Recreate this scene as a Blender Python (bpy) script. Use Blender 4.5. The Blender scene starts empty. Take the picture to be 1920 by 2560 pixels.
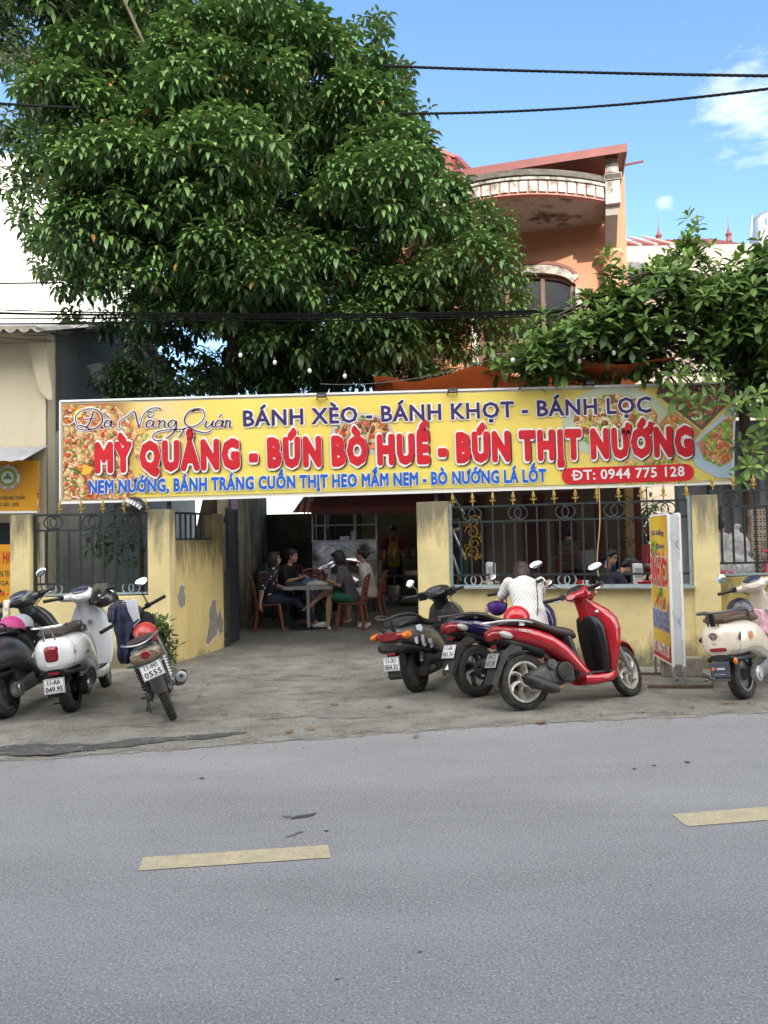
import bpy, bmesh, math, random
import numpy as np
from mathutils import Vector, Matrix, noise as mnoise
R = math.radians
sc = bpy.context.scene
col = sc.collection
rnd = random.Random(11)
nrng = np.random.default_rng(5)

# ------------------------------------------------------------------ camera
CAM = Vector((0, 0, 1.65)); FPX = 1900.0
pitch, roll = 70 / 1900.0, 0.0205
_F = Vector((0, math.cos(pitch), math.sin(pitch))); _R0 = Vector((1, 0, 0)); _U0 = Vector((0, -math.sin(pitch), math.cos(pitch)))
_CR = _R0 * math.cos(roll) - _U0 * math.sin(roll); _CU = _R0 * math.sin(roll) + _U0 * math.cos(roll)
cam_d = bpy.data.cameras.new('camera'); cam = bpy.data.objects.new('camera', cam_d); col.objects.link(cam)
cam_d.sensor_fit = 'VERTICAL'; cam_d.sensor_height = 36; cam_d.sensor_width = 27; cam_d.lens = 36 * FPX / 2560
cam_d.clip_end = 2000; cam_d.clip_start = 0.05
mw = Matrix.Identity(4)
for i in range(3):
    mw[i][0] = _CR[i]; mw[i][1] = _CU[i]; mw[i][2] = -_F[i]; mw[i][3] = CAM[i]
cam.matrix_world = mw; sc.camera = cam

# ------------------------------------------------------------------ sky, sun, exposure
SUN_EL, SUN_AZ = R(24), R(166)          # azimuth clockwise from +Y: behind the viewer, to the right
world = bpy.data.worlds.new("World"); sc.world = world; world.use_nodes = True
_nt = world.node_tree; _nt.nodes.clear()
_out = _nt.nodes.new('ShaderNodeOutputWorld'); _bg = _nt.nodes.new('ShaderNodeBackground')
_sky = _nt.nodes.new('ShaderNodeTexSky'); _sky.sky_type = 'NISHITA'; _sky.sun_disc = False
_sky.sun_elevation = SUN_EL; _sky.sun_rotation = SUN_AZ; _sky.air_density = 1.0; _sky.dust_density = 0.8; _sky.ozone_density = 2.0
_bg.inputs[1].default_value = 0.15
# thin clouds: two wisps and faint streaks, placed by sky direction
def _wn(t, **k):
    n = _nt.nodes.new(t)
    for a, b in k.items(): setattr(n, a, b)
    return n
_tc = _wn('ShaderNodeTexCoord'); _L = _nt.links.new
_nz = _wn('ShaderNodeTexNoise'); _nz.inputs['Scale'].default_value = 19; _nz.inputs['Detail'].default_value = 9; _nz.inputs['Roughness'].default_value = .62
_mp = _wn('ShaderNodeMapping'); _mp.inputs['Scale'].default_value = (1, .7, 2.4); _L(_tc.outputs['Generated'], _mp.inputs[0]); _L(_mp.outputs[0], _nz.inputs['Vector'])
_acc = None
for d, rad in (((0.4019, 0.7958, 0.4531), .095), ((0.3325, 0.8633, 0.3797), .02)):
    dv = Vector(d).normalized()
    dist = _wn('ShaderNodeVectorMath', operation='DISTANCE'); dist.inputs[1].default_value = dv; _L(_tc.outputs['Generated'], dist.inputs[0])
    mr = _wn('ShaderNodeMapRange'); mr.inputs[1].default_value = 0; mr.inputs[2].default_value = rad; mr.inputs[3].default_value = .44; mr.inputs[4].default_value = 0
    _L(dist.outputs['Value'], mr.inputs[0])
    if _acc is None: _acc = mr.outputs[0]
    else:
        mx = _wn('ShaderNodeMath', operation='MAXIMUM'); _L(_acc, mx.inputs[0]); _L(mr.outputs[0], mx.inputs[1]); _acc = mx.outputs[0]
_ad = _wn('ShaderNodeMath', operation='ADD'); _L(_acc, _ad.inputs[0]); _L(_nz.outputs[0], _ad.inputs[1])
_cr = _wn('ShaderNodeMapRange'); _cr.inputs[1].default_value = .70; _cr.inputs[2].default_value = 1.08; _cr.inputs[3].default_value = 0; _cr.inputs[4].default_value = .62
_L(_ad.outputs[0], _cr.inputs[0])
# bright broken cloud added to the unseen sky behind the viewer, brightening the shade
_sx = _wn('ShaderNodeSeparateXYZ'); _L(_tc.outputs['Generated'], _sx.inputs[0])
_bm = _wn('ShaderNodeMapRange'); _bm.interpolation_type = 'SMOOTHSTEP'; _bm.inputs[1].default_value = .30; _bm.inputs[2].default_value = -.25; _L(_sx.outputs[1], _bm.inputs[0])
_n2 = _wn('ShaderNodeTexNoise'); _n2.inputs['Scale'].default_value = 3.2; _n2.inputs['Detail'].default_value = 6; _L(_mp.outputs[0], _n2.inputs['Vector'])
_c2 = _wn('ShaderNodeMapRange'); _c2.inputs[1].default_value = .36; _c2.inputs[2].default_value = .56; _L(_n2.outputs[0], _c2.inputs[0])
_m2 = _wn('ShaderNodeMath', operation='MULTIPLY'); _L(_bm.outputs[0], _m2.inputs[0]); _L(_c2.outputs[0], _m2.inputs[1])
_hs = _wn('ShaderNodeHueSaturation'); _hs.inputs['Saturation'].default_value = 1.10; _hs.inputs['Value'].default_value = .82
_L(_sky.outputs[0], _hs.inputs['Color'])
_mixw = _wn('ShaderNodeMix', data_type='RGBA'); _L(_cr.outputs[0], _mixw.inputs[0]); _L(_hs.outputs[0], _mixw.inputs[6]); _mixw.inputs[7].default_value = (4.2, 4.3, 4.5, 1)
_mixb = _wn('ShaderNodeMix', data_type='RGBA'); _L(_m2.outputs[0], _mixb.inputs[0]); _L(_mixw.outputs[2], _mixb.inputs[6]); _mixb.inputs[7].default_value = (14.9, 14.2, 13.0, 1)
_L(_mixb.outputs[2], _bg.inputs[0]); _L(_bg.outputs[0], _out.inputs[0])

sun_d = bpy.data.lights.new('sun', 'SUN'); sun = bpy.data.objects.new('sun', sun_d); col.objects.link(sun)
sun_d.energy = 2.3; sun_d.angle = R(0.5); sun_d.color = (1, .93, .82)
_s = Vector((math.sin(SUN_AZ) * math.cos(SUN_EL), math.cos(SUN_AZ) * math.cos(SUN_EL), math.sin(SUN_EL)))
sun.rotation_euler = _s.to_track_quat('Z', 'Y').to_euler(); sun.location = _s * 40
sc.view_settings.view_transform = 'Standard'; sc.view_settings.look = 'None'
sc.view_settings.exposure = 1.52; sc.view_settings.gamma = 1.0; sc.view_settings.use_curve_mapping = False
sc.cycles.max_bounces = 6; sc.cycles.diffuse_bounces = 3; sc.cycles.glossy_bounces = 3; sc.cycles.transmission_bounces = 4; sc.cycles.transparent_max_bounces = 6
sc.cycles.use_denoising = True; sc.cycles.denoising_prefilter = 'ACCURATE'

# ------------------------------------------------------------------ photo geometry helpers
def ray(px, py):
    return (_F * FPX + _CR * (px - 960) + _CU * (1280 - py)).normalized()
def P(px, py, Y):
    r = ray(px, py); return CAM + r * ((Y - CAM.y) / r.y)
def smooth(a, b, x):
    t = min(1, max(0, (x - a) / (b - a))); return t * t * (3 - 2 * t)
def road_edge(x): return 6.574 + 0.157 * x + 0.10 * math.sin(x * .9 + .5) * (1 if x < 0 else .4)
def gz(x, y):
    """height of the apron and yard"""
    e = road_edge(x)
    if y < e: return 0.0
    k = 1 - .75 * smooth(.8, 3.2, x)
    return .014 + .03 * smooth(0, 1.6, y - e) + .036 * max(0, y - 8.6) * k
def G(px, py):
    """ground point seen at a photo pixel"""
    r = ray(px, py); z = 0.0
    for _ in range(12):
        t = (z - CAM.z) / r.z; p = CAM + r * t; z = gz(p.x, p.y)
    return p

# ------------------------------------------------------------------ materials
def S(r, g, b):
    f = lambda c: (c / 255 / 12.92) if c / 255 <= .04045 else ((c / 255 + .055) / 1.055) ** 2.4
    return (f(r), f(g), f(b))
MATS = {}
def M(name, color, rough=.6, metal=0.0, var=0.0, vs=6.0, bump=0.0, bs=60.0, coat=0.0, spec=.5, stretch=(1, 1, 1), dirt=None, dirt2=None, trans=0.0, alpha=1.0, attr=None, transl=0.0, emit=None):
    if name in MATS: return MATS[name]
    m = bpy.data.materials.new(name); MATS[name] = m; m.use_nodes = True
    nt = m.node_tree; b = nt.nodes['Principled BSDF']; L = nt.links.new
    b.inputs['Base Color'].default_value = (*color, 1); b.inputs['Roughness'].default_value = rough; b.inputs['Metallic'].default_value = metal
    b.inputs['Specular IOR Level'].default_value = spec; b.inputs['Coat Weight'].default_value = coat; b.inputs['Coat Roughness'].default_value = .06
    if trans: b.inputs['Transmission Weight'].default_value = trans
    if alpha < 1: b.inputs['Alpha'].default_value = alpha
    tc = nt.nodes.new('ShaderNodeTexCoord'); out = None
    def noise(scale, st, detail=5, rg=.6):
        mp = nt.nodes.new('ShaderNodeMapping'); mp.inputs['Scale'].default_value = st; L(tc.outputs['Object'], mp.inputs[0])
        n = nt.nodes.new('ShaderNodeTexNoise'); n.inputs['Scale'].default_value = scale; n.inputs['Detail'].default_value = detail; n.inputs['Roughness'].default_value = rg
        L(mp.outputs[0], n.inputs['Vector']); return n.outputs[0]
    if attr:
        a = nt.nodes.new('ShaderNodeAttribute'); a.attribute_name = attr; out = a.outputs['Color']
    if var:
        r = nt.nodes.new('ShaderNodeMapRange'); r.inputs[1].default_value = .28; r.inputs[2].default_value = .72
        L(noise(vs, stretch), r.inputs[0])
        mx = nt.nodes.new('ShaderNodeMix'); mx.data_type = 'RGBA'; L(r.outputs[0], mx.inputs[0])
        if out is None:
            mx.inputs[6].default_value = (*[c * (1 - var) for c in color], 1); mx.inputs[7].default_value = (*[min(1, c * (1 + var)) for c in color], 1)
        else:
            mu = nt.nodes.new('ShaderNodeVectorMath'); mu.operation = 'SCALE'; mu.inputs['Scale'].default_value = 1 - var; L(out, mu.inputs[0]); L(mu.outputs[0], mx.inputs[6]); L(out, mx.inputs[7])
        out = mx.outputs[2]
    for dd in (dirt, dirt2):
        if not dd: continue
        dc, dsc, lo, hi, amt, st = dd[:6]
        src = noise(dsc, st, 7, .65)
        if len(dd) > 6:      # fade by height: (z0, z1): full at z1, none at z0
            sp = nt.nodes.new('ShaderNodeSeparateXYZ'); L(tc.outputs['Object'], sp.inputs[0])
            hr = nt.nodes.new('ShaderNodeMapRange'); hr.inputs[1].default_value = dd[6]; hr.inputs[2].default_value = dd[7]; hr.inputs[3].default_value = -.35; hr.inputs[4].default_value = .36
            L(sp.outputs[2], hr.inputs[0]); ad = nt.nodes.new('ShaderNodeMath'); ad.operation = 'ADD'; L(src, ad.inputs[0]); L(hr.outputs[0], ad.inputs[1]); src = ad.outputs[0]
        r = nt.nodes.new('ShaderNodeMapRange'); r.inputs[1].default_value = lo; r.inputs[2].default_value = hi; r.inputs[4].default_value = amt; L(src, r.inputs[0])
        mx = nt.nodes.new('ShaderNodeMix'); mx.data_type = 'RGBA'; L(r.outputs[0], mx.inputs[0])
        if out is None: mx.inputs[6].default_value = (*color, 1)
        else: L(out, mx.inputs[6])
        mx.inputs[7].default_value = (*dc, 1); out = mx.outputs[2]
    if out is not None: L(out, b.inputs['Base Color'])
    if bump:
        bp = nt.nodes.new('ShaderNodeBump'); bp.inputs['Strength'].default_value = bump; bp.inputs['Distance'].default_value = .01
        L(noise(bs, stretch, 6), bp.inputs['Height']); L(bp.outputs[0], b.inputs['Normal'])
    if transl:
        t = nt.nodes.new('ShaderNodeBsdfTranslucent'); ms = nt.nodes.new('ShaderNodeMixShader'); ms.inputs[0].default_value = transl
        if out is not None:
            L(out, t.inputs[0])
        else: t.inputs[0].default_value = (*color, 1)
        L(b.outputs[0], ms.inputs[1]); L(t.outputs[0], ms.inputs[2]); L(ms.outputs[0], nt.nodes['Material Output'].inputs[0])
    if emit:
        b.inputs['Emission Color'].default_value = (*emit[:3], 1); b.inputs['Emission Strength'].default_value = emit[3]
    return m

# ------------------------------------------------------------------ mesh builder
def rotm(rx=0, ry=0, rz=0):
    return Matrix.Rotation(R(rz), 3, 'Z') @ Matrix.Rotation(R(ry), 3, 'Y') @ Matrix.Rotation(R(rx), 3, 'X')
class MB:
    def __init__(s): s.v = []; s.f = []; s.mi = []; s.mats = []; s.sm = []
    def _m(s, m):
        if m not in s.mats: s.mats.append(m)
        return s.mats.index(m)
    def add(s, vs, fs, m, smooth=False):
        o = len(s.v); k = s._m(m); s.v.extend(Vector(v) for v in vs)
        for f in fs: s.f.append([i + o for i in f]); s.mi.append(k); s.sm.append(smooth)
        return s
    def box(s, c, size, m, rot=None):
        hx, hy, hz = [a / 2 for a in size]; c = Vector(c)
        vs = [Vector((x, y, z)) for x in (-hx, hx) for y in (-hy, hy) for z in (-hz, hz)]
        if rot is not None: vs = [rot @ v for v in vs]
        return s.add([v + c for v in vs], [(0, 1, 3, 2), (4, 6, 7, 5), (0, 4, 5, 1), (2, 3, 7, 6), (0, 2, 6, 4), (1, 5, 7, 3)], m)
    def beam(s, a, b, w, h, m, up=(0, 0, 1)):
        a = Vector(a); b = Vector(b); d = (b - a).normalized(); u = Vector(up); sx = d.cross(u)
        if sx.length < 1e-4: sx = d.cross(Vector((1, 0, 0)))
        sx.normalize(); u = sx.cross(d)
        vs = [p + sx * (i * w / 2) + u * (j * h / 2) for p in (a, b) for i in (-1, 1) for j in (-1, 1)]
        return s.add(vs, [(0, 2, 3, 1), (4, 5, 7, 6), (0, 1, 5, 4), (2, 6, 7, 3), (0, 4, 6, 2), (1, 3, 7, 5)], m)
    def loft(s, rings, m, caps=True, closed=False, smooth=True):
        n = len(rings[0]); vs = [p for r in rings for p in r]; fs = []
        K = len(rings)
        for k in range(K if closed else K - 1):
            a = k * n; b = ((k + 1) % K) * n
            for i in range(n):
                j = (i + 1) % n; fs.append((a + i, a + j, b + j, b + i))
        s.add(vs, fs, m, smooth)
        if caps and not closed: s.add(rings[0], [tuple(range(n))[::-1]], m); s.add(rings[-1], [tuple(range(n))], m)
        return s
    def tube(s, pts, r, m, n=8, caps=True, closed=False, flat=None):
        pts = [Vector(p) for p in pts]; K = len(pts); rs = r if isinstance(r, (list, tuple)) else [r] * K
        rings = []; nrm = None
        for k in range(K):
            if closed: t = pts[(k + 1) % K] - pts[k - 1]
            else: t = pts[min(k + 1, K - 1)] - pts[max(k - 1, 0)]
            if t.length < 1e-9: t = Vector((0, 0, 1))
            t.normalize()
            if nrm is None:
                nrm = t.cross(Vector((0, 0, 1)))
                if nrm.length < .05: nrm = t.cross(Vector((0, 1, 0)))
            nrm = nrm - t * nrm.dot(t); nrm.normalize(); bn = t.cross(nrm)
            fl = flat or 1
            rings.append([pts[k] + (nrm * math.cos(2 * math.pi * i / n) + bn * math.sin(2 * math.pi * i / n) * fl) * rs[k] for i in range(n)])
        return s.loft(rings, m, caps, closed)
    def lathe(s, prof, c, axis, m, n=20, smooth=True, caps=True):
        ax = Vector(axis).normalized(); a = ax.cross(Vector((0, 0, 1)))
        if a.length < .01: a = Vector((1, 0, 0))
        a.normalize(); b = ax.cross(a); c = Vector(c)
        rings = [[c + ax * z + (a * math.cos(2 * math.pi * i / n) + b * math.sin(2 * math.pi * i / n)) * max(r, 1e-4) for i in range(n)] for r, z in prof]
        return s.loft(rings, m, caps, False, smooth)
    def ell(s, c, rad, m, rot=None, nu=14, nv=9, v0=0.0, v1=1.0, k=1.0):
        c = Vector(c); rings = []
        for j in range(nv + 1):
            th = math.pi * (v0 + (v1 - v0) * j / nv); ring = []
            for i in range(nu):
                ph = 2 * math.pi * i / nu
                p = Vector((rad[0] * math.sin(th) * math.cos(ph), rad[1] * math.sin(th) * math.sin(ph), rad[2] * math.cos(th)))
                if rot is not None: p = rot @ p
                ring.append(c + p)
            rings.append(ring)
        return s.loft(rings, m, v1 < .99 or v0 > .01)
    def prism(s, pts, d, m, smooth=False):
        """polygon (3-D points, flat) pushed along vector d"""
        a = [Vector(p) for p in pts]; d = Vector(d); n = len(a)
        s.add(a + [p + d for p in a], [tuple(range(n))[::-1], tuple(range(n, 2 * n))] + [(i, (i + 1) % n, n + (i + 1) % n, n + i) for i in range(n)], m, smooth)
        return s
    def poly(s, pts, m): return s.add(pts, [tuple(range(len(pts)))], m)
    def body(s, prof, m, n=16, e=2.6, y0=0.0):
        """bodywork along x: rows (x, z_top, z_bottom, half_width); rounded sections"""
        rings = []
        for x, zt, zb, w in prof:
            zc = (zt + zb) / 2; h = (zt - zb) / 2; ring = []
            for i in range(n):
                a = 2 * math.pi * i / n; ca, sa = math.cos(a), math.sin(a)
                ring.append(Vector((x, y0 + w * math.copysign(abs(ca) ** (2 / e), ca), zc + h * math.copysign(abs(sa) ** (2 / e), sa))))
            rings.append(ring)
        return s.loft(rings, m)
    def text(s, txt, o, u, v, m, width=None, height=None, bold=0.0, shear=0.0, align='L', space=1.0, lift=0.0, round_=0.0):
        """lettering fitted to a width and a cap height in the plane (o; u, v)"""
        vs, fs = text_geo(txt, bold, shear, space)
        if not len(vs): return s
        ch = CAP
        x0, x1 = vs[:, 0].min(), vs[:, 0].max()
        sx = (width / (x1 - x0)) if width else height / ch
        sy = (height / ch) if height else sx
        o = Vector(o); u = Vector(u).normalized(); v = Vector(v).normalized(); w = u.cross(v)
        off = -x0 if align == 'L' else (-(x0 + x1) / 2 if align == 'C' else -x1)
        return s.add([o + u * ((p[0] + off) * sx) + v * (p[1] * sy) + w * (lift + p[2]) for p in vs], fs, m)
    def build(s, name, parent=None, bevel=0.0, sub=0, mx=None, split=True):
        me = bpy.data.meshes.new(name); me.from_pydata([tuple(p) for p in s.v], [], s.f)
        for m in s.mats: me.materials.append(m)
        me.polygons.foreach_set('material_index', s.mi); me.polygons.foreach_set('use_smooth', s.sm)
        bm = bmesh.new(); bm.from_mesh(me); bmesh.ops.remove_doubles(bm, verts=bm.verts, dist=1e-5)
        if bevel > 0:
            ed = [e for e in bm.edges if len(e.link_faces) == 2 and e.calc_face_angle(0) > .6]
            bmesh.ops.bevel(bm, geom=ed, offset=bevel, segments=2, profile=.6, affect='EDGES', clamp_overlap=True)
        bmesh.ops.recalc_face_normals(bm, faces=bm.faces)
        for e in bm.edges:
            if len(e.link_faces) == 2 and e.calc_face_angle(0) > .75: e.smooth = False
        bm.to_mesh(me); bm.free()
        o = bpy.data.objects.new(name, me); col.objects.link(o)
        if parent is not None: o.parent = parent
        if mx is not None: o.matrix_world = mx
        if sub:
            md = o.modifiers.new('s', 'SUBSURF'); md.levels = sub; md.render_levels = sub
        return o
_GC = {}
def _raw(txt):
    if txt in _GC: return _GC[txt]
    cu = bpy.data.curves.new('lettering', 'FONT'); cu.body = txt; cu.size = 1; cu.resolution_u = 2
    ob = bpy.data.objects.new('lettering', cu); col.objects.link(ob)
    dg = bpy.context.evaluated_depsgraph_get(); dg.update(); me = bpy.data.meshes.new_from_object(ob.evaluated_get(dg))
    vs = np.array([v.co[:2] for v in me.vertices]) if len(me.vertices) else np.zeros((0, 2)); fs = [tuple(p.vertices) for p in me.polygons]
    bpy.data.objects.remove(ob); bpy.data.curves.remove(cu); bpy.data.meshes.remove(me)
    _GC[txt] = (vs, fs); return vs, fs
CAP = float(_raw('H')[0][:, 1].max())
import unicodedata
def _strokes(mark, cx, top, w):
    """diacritics as short bars: lists of (x0, y0, x1, y1, thickness)"""
    t = .085
    if mark == '\u0300': return [(cx - .11, top + .20, cx + .04, top + .08, t)]
    if mark == '\u0301': return [(cx + .11, top + .20, cx - .04, top + .08, t)]
    if mark == '\u0302': return [(cx - .15, top + .07, cx, top + .19, t * .8), (cx, top + .19, cx + .15, top + .07, t * .8)]
    if mark == '\u0306': return [(cx - .15, top + .18, cx - .07, top + .08, t * .8), (cx - .07, top + .08, cx + .07, top + .08, t * .8), (cx + .07, top + .08, cx + .15, top + .18, t * .8)]
    if mark == '\u0309': return [(cx - .06, top + .25, cx + .05, top + .25, t * .7), (cx + .05, top + .25, cx + .05, top + .17, t * .7), (cx + .05, top + .17, cx - .01, top + .14, t * .7), (cx - .01, top + .14, cx - .01, top + .07, t * .7)]
    if mark == '\u0303': return [(cx - .15, top + .10, cx - .05, top + .17, t * .8), (cx - .05, top + .17, cx + .05, top + .10, t * .8), (cx + .05, top + .10, cx + .15, top + .17, t * .8)]
    if mark == '\u0323': return [(cx - .05, -.14, cx + .05, -.14, .11)]
    if mark == '\u031b': return [(cx + w * .5 - .09, top - .05, cx + w * .5 + .02, top - .02, t), (cx + w * .5 + .02, top - .02, cx + w * .5 + .06, top + .10, t)]
    return []
_TC = {}
def text_geo(txt, bold=0.0, shear=0.0, space=1.0):
    """flat letters; bold widens every stroke by laying shifted copies in thin layers"""
    k = (txt, bold, shear, space)
    if k in _TC: return _TC[k]
    V, F, x = [], [], 0.0; bar0 = _raw('|')[0][:, 0].min()
    for ch in txt:
        if ch == ' ': x += .30 * space; continue
        dec = unicodedata.normalize('NFD', ch); base = dec[0]; bar = base in '\u0110\u0111'
        if bar: base = 'D' if base == '\u0110' else 'd'
        v, f = _raw(base); adv = float(_raw(base + '|')[0][:, 0].max() - _raw('|')[0][:, 0].max())
        o = len(V); V.extend([(p[0] + x, p[1]) for p in v]); F.extend([tuple(i + o for i in q) for q in f])
        x0, x1, top = v[:, 0].min() + x, v[:, 0].max() + x, v[:, 1].max(); cx = (x0 + x1) / 2
        st = [(x0 - .09, top * .5, x0 + .28, top * .5, .085)] if bar else []
        up = 0
        for mk in dec[1:]:
            q = _strokes(mk, cx, top + up, x1 - x0)
            if mk in '\u0302\u0306': up = .13
            st += q
        for (ax, ay, bx, by, t) in st:
            dx, dy = bx - ax, by - ay; l = math.hypot(dx, dy); nx, ny = -dy / l * t / 2, dx / l * t / 2; ex, ey = dx / l * t * .3, dy / l * t * .3
            o = len(V); V += [(ax + nx - ex, ay + ny - ey), (bx + nx + ex, by + ny + ey), (bx - nx + ex, by - ny + ey), (ax - nx - ex, ay - ny - ey)]; F.append((o, o + 1, o + 2, o + 3))
        x += adv * space + bold * 1.4
    V = np.array(V).reshape(-1, 2); V[:, 0] += V[:, 1] * shear; n = len(V)
    if bold > 0:
        K = 6 if bold < .04 else (10 if bold < .07 else 16); sh = [(0, 0)] + [(bold * math.cos(2 * math.pi * (i + .5) / K), bold * math.sin(2 * math.pi * (i + .5) / K)) for i in range(K)]
    else: sh = [(0, 0)]
    vs = np.concatenate([np.column_stack([V + np.array(q), np.full(n, .00012 * i)]) for i, q in enumerate(sh)]) if n else np.zeros((0, 3))
    fs = [tuple(i + n * k2 for i in f) for k2 in range(len(sh)) for f in F]
    _TC[k] = (vs, fs); return vs, fs

def tag(o, label=None, cat=None, group=None, kind=None):
    if label: o['label'] = label
    if cat: o['category'] = cat
    if group: o['group'] = group
    if kind: o['kind'] = kind
    return o
def empty(name, loc=(0, 0, 0), label=None, cat=None, group=None, mx=None):
    o = bpy.data.objects.new(name, None); col.objects.link(o); o.empty_display_size = .1
    if mx is not None: o.matrix_world = mx
    else: o.location = loc
    tag(o, label, cat, group); return o
def copy_tree(o, parent=None):
    c = o.copy(); col.objects.link(c)
    if parent is not None: c.parent = parent
    for ch in list(o.children): copy_tree(ch, c)
    return c
def voxel(mb, name, parent, size=.015, smoothit=4, mat=None, disp=None):
    """fuse overlapping pieces into one continuous skin"""
    o = mb.build('tmp'); me0 = o.data
    md = o.modifiers.new('r', 'REMESH'); md.mode = 'VOXEL'; md.voxel_size = size
    if smoothit:
        ms = o.modifiers.new('m', 'SMOOTH'); ms.iterations = smoothit; ms.factor = .5
    dg = bpy.context.evaluated_depsgraph_get(); dg.update(); me = bpy.data.meshes.new_from_object(o.evaluated_get(dg))
    bpy.data.objects.remove(o); bpy.data.meshes.remove(me0)
    me.name = name; me.materials.clear(); me.materials.append(mat or mb.mats[0])
    n = len(me.vertices)
    if disp:
        amp, scl = disp
        for v in me.vertices:
            q = v.co * scl; d = mnoise.noise(q) * .7 + mnoise.noise(q * 2.3) * .3
            v.co += v.normal * (amp * d)
    me.polygons.foreach_set('use_smooth', [True] * len(me.polygons)); me.polygons.foreach_set('material_index', [0] * len(me.polygons))
    ob = bpy.data.objects.new(name, me); col.objects.link(ob)
    if parent is not None: ob.parent = parent
    return ob
# ================================================================== shared materials
asphalt = M('asphalt', (.222, .228, .238), .85, var=.20, vs=.9, bump=.9, bs=80, stretch=(.4, 1.3, 1), dirt=((.50, .49, .48), 90, .54, .62, .7, (1, 1, 1)), dirt2=((.10, .10, .10), 70, .53, .63, .7, (1, 1, 1)))
apron_m = M('worn_concrete', (.185, .178, .160), .9, var=.34, vs=1.6, bump=.9, bs=45, dirt=((.085, .078, .064), 3.2, .48, .66, .8, (1, 1.5, 1)), dirt2=((.36, .345, .31), 42, .55, .64, .6, (1, 1, 1)))
yardf = M('yard_cement', (.15, .15, .135), .62, var=.25, vs=2.2, bump=.25, bs=20, dirt=((.08, .085, .07), 3, .5, .7, .6, (1, 1, 1)))
tar = M('fresh_tar', (.065, .065, .065), .85, bump=1.0, bs=80, var=.4, vs=9, dirt=((.2, .19, .17), 14, .55, .66, .7, (1, 1, 1)))
roadpaint = M('yellow_road_paint', (.46, .385, .245), .8, var=.15, vs=9, bump=.8, bs=70, dirt=((.26, .255, .245), 50, .52, .62, .8, (1, 1, 1)), dirt2=((.40, .35, .26), 5, .45, .65, .7, (1, 1, 1)))
soil = M('soil', (.12, .10, .07), .95, var=.4, vs=3)
YEL = (.68, .565, .29)
ywall = M('yellow_limewash', YEL, .88, var=.2, vs=1.7, bump=.25, bs=45,
          dirt=((.12, .11, .08), 9, .50, .80, .85, (1, 1, .16), 1.0, 2.12), dirt2=((.15, .14, .10), 6, .47, .74, .9, (1, 1, .5), .75, .0))
ywall2 = M('streaked_yellow_limewash', (.60, .47, .20), .88, var=.18, vs=3, bump=.25, bs=45, stretch=(1, 1, .4),
          dirt=((.115, .10, .055), 11, .50, .80, .9, (1.2, 1.2, .16), .75, 1.75), dirt2=((.16, .15, .10), 5, .60, .8, .8, (1, 1, .8), .45, .0))
mosswall = M('mossy_yellow_limewash', (.36, .28, .09), .9, var=.3, vs=4, bump=.3, bs=45, dirt=((.09, .085, .035), 5, .46, .7, .85, (1, 1, .35)))
bare = M('bare_render', (.24, .225, .195), .95, var=.18, vs=14, bump=.4, bs=60)
iron = M('blue_grey_iron_paint', (.020, .029, .032), .5, var=.25, vs=18, dirt=((.16, .10, .06), 26, .62, .72, .7, (1, 1, .5)))
iron_l = M('pale_blue_iron_paint', (.26, .33, .36), .5, var=.2, vs=14, dirt=((.08, .08, .075), 20, .58, .7, .7, (1, 1, .5)))
gold = M('gold_paint', (.38, .25, .055), .45, metal=.25, var=.3, vs=30)
steelg = M('galvanised_steel', (.42, .43, .44), .42, metal=.85, var=.15, vs=9)
cream = M('cream_house_paint', (.62, .55, .39), .85, var=.05, vs=1.5, bump=.1, bs=40, dirt=((.40, .35, .25), 2.4, .55, .8, .5, (1, 1, .4)))
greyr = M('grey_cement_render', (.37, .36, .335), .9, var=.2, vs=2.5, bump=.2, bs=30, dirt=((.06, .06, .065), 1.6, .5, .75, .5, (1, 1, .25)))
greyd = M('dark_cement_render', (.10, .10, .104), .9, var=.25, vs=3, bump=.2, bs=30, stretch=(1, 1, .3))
white_b = M('sunlit_white_paint', (.80, .78, .70), .8, var=.03)
fibro = M('fibre_cement_roofing', (.34, .34, .36), .85, var=.2, vs=4)
black_r = M('black_rubber', (.018, .018, .019), .75, var=.2, vs=30)
whitepl = M('white_plastic', (.75, .76, .78), .35)
darkv = M('near_black_paint', (.012, .012, .013), .6)

# ================================================================== ground, road, yard
def sheet(name, pts_fn, nx, ny, m):
    vs = [pts_fn(i / nx, j / ny) for j in range(ny + 1) for i in range(nx + 1)]
    fs = [(j * (nx + 1) + i, j * (nx + 1) + i + 1, (j + 1) * (nx + 1) + i + 1, (j + 1) * (nx + 1) + i) for j in range(ny) for i in range(nx)]
    o = MB().add(vs, fs, m, True).build(name); o['kind'] = 'structure'; return o
sheet('ground', lambda a, b: (-400 + 800 * a, -400 + 800 * b, -.04), 2, 2, soil)
RD = Vector((1, .157, 0)).normalized(); RN = Vector((-RD.y, RD.x, 0))
def road_pt(a, b):
    x = -45 + 90 * a; y0 = road_edge(x) + .02 if abs(x) < 8 else 6.574 + .157 * x
    y1 = .6 + .157 * x; return (x, y1 + (y0 - y1) * b, 0.0)
sheet('road', road_pt, 240, 4, asphalt)
sheet('pavement', lambda a, b: (-45 + 90 * a, .6 + .157 * (-45 + 90 * a) - .002 - 5 * b, .06), 20, 2, apron_m)
def apron_pt(a, b):
    x = -8 + 16 * a; e = road_edge(x) - .03 - .05 * (mnoise.noise(Vector((x * 2.2, 3, 0))) + .6 * mnoise.noise(Vector((x * 9, 1, 0))))
    y = e + (11.3 - e) * b ** 1.2
    return (x, y, max(.006, gz(x, max(y, road_edge(x) + .001)) - (.012 if b == 0 else 0)) + .006 * mnoise.noise(Vector((x * 1.5, y * 1.5, 0))) * min(1, b * 6))
sheet('apron', apron_pt, 200, 60, apron_m)
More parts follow.
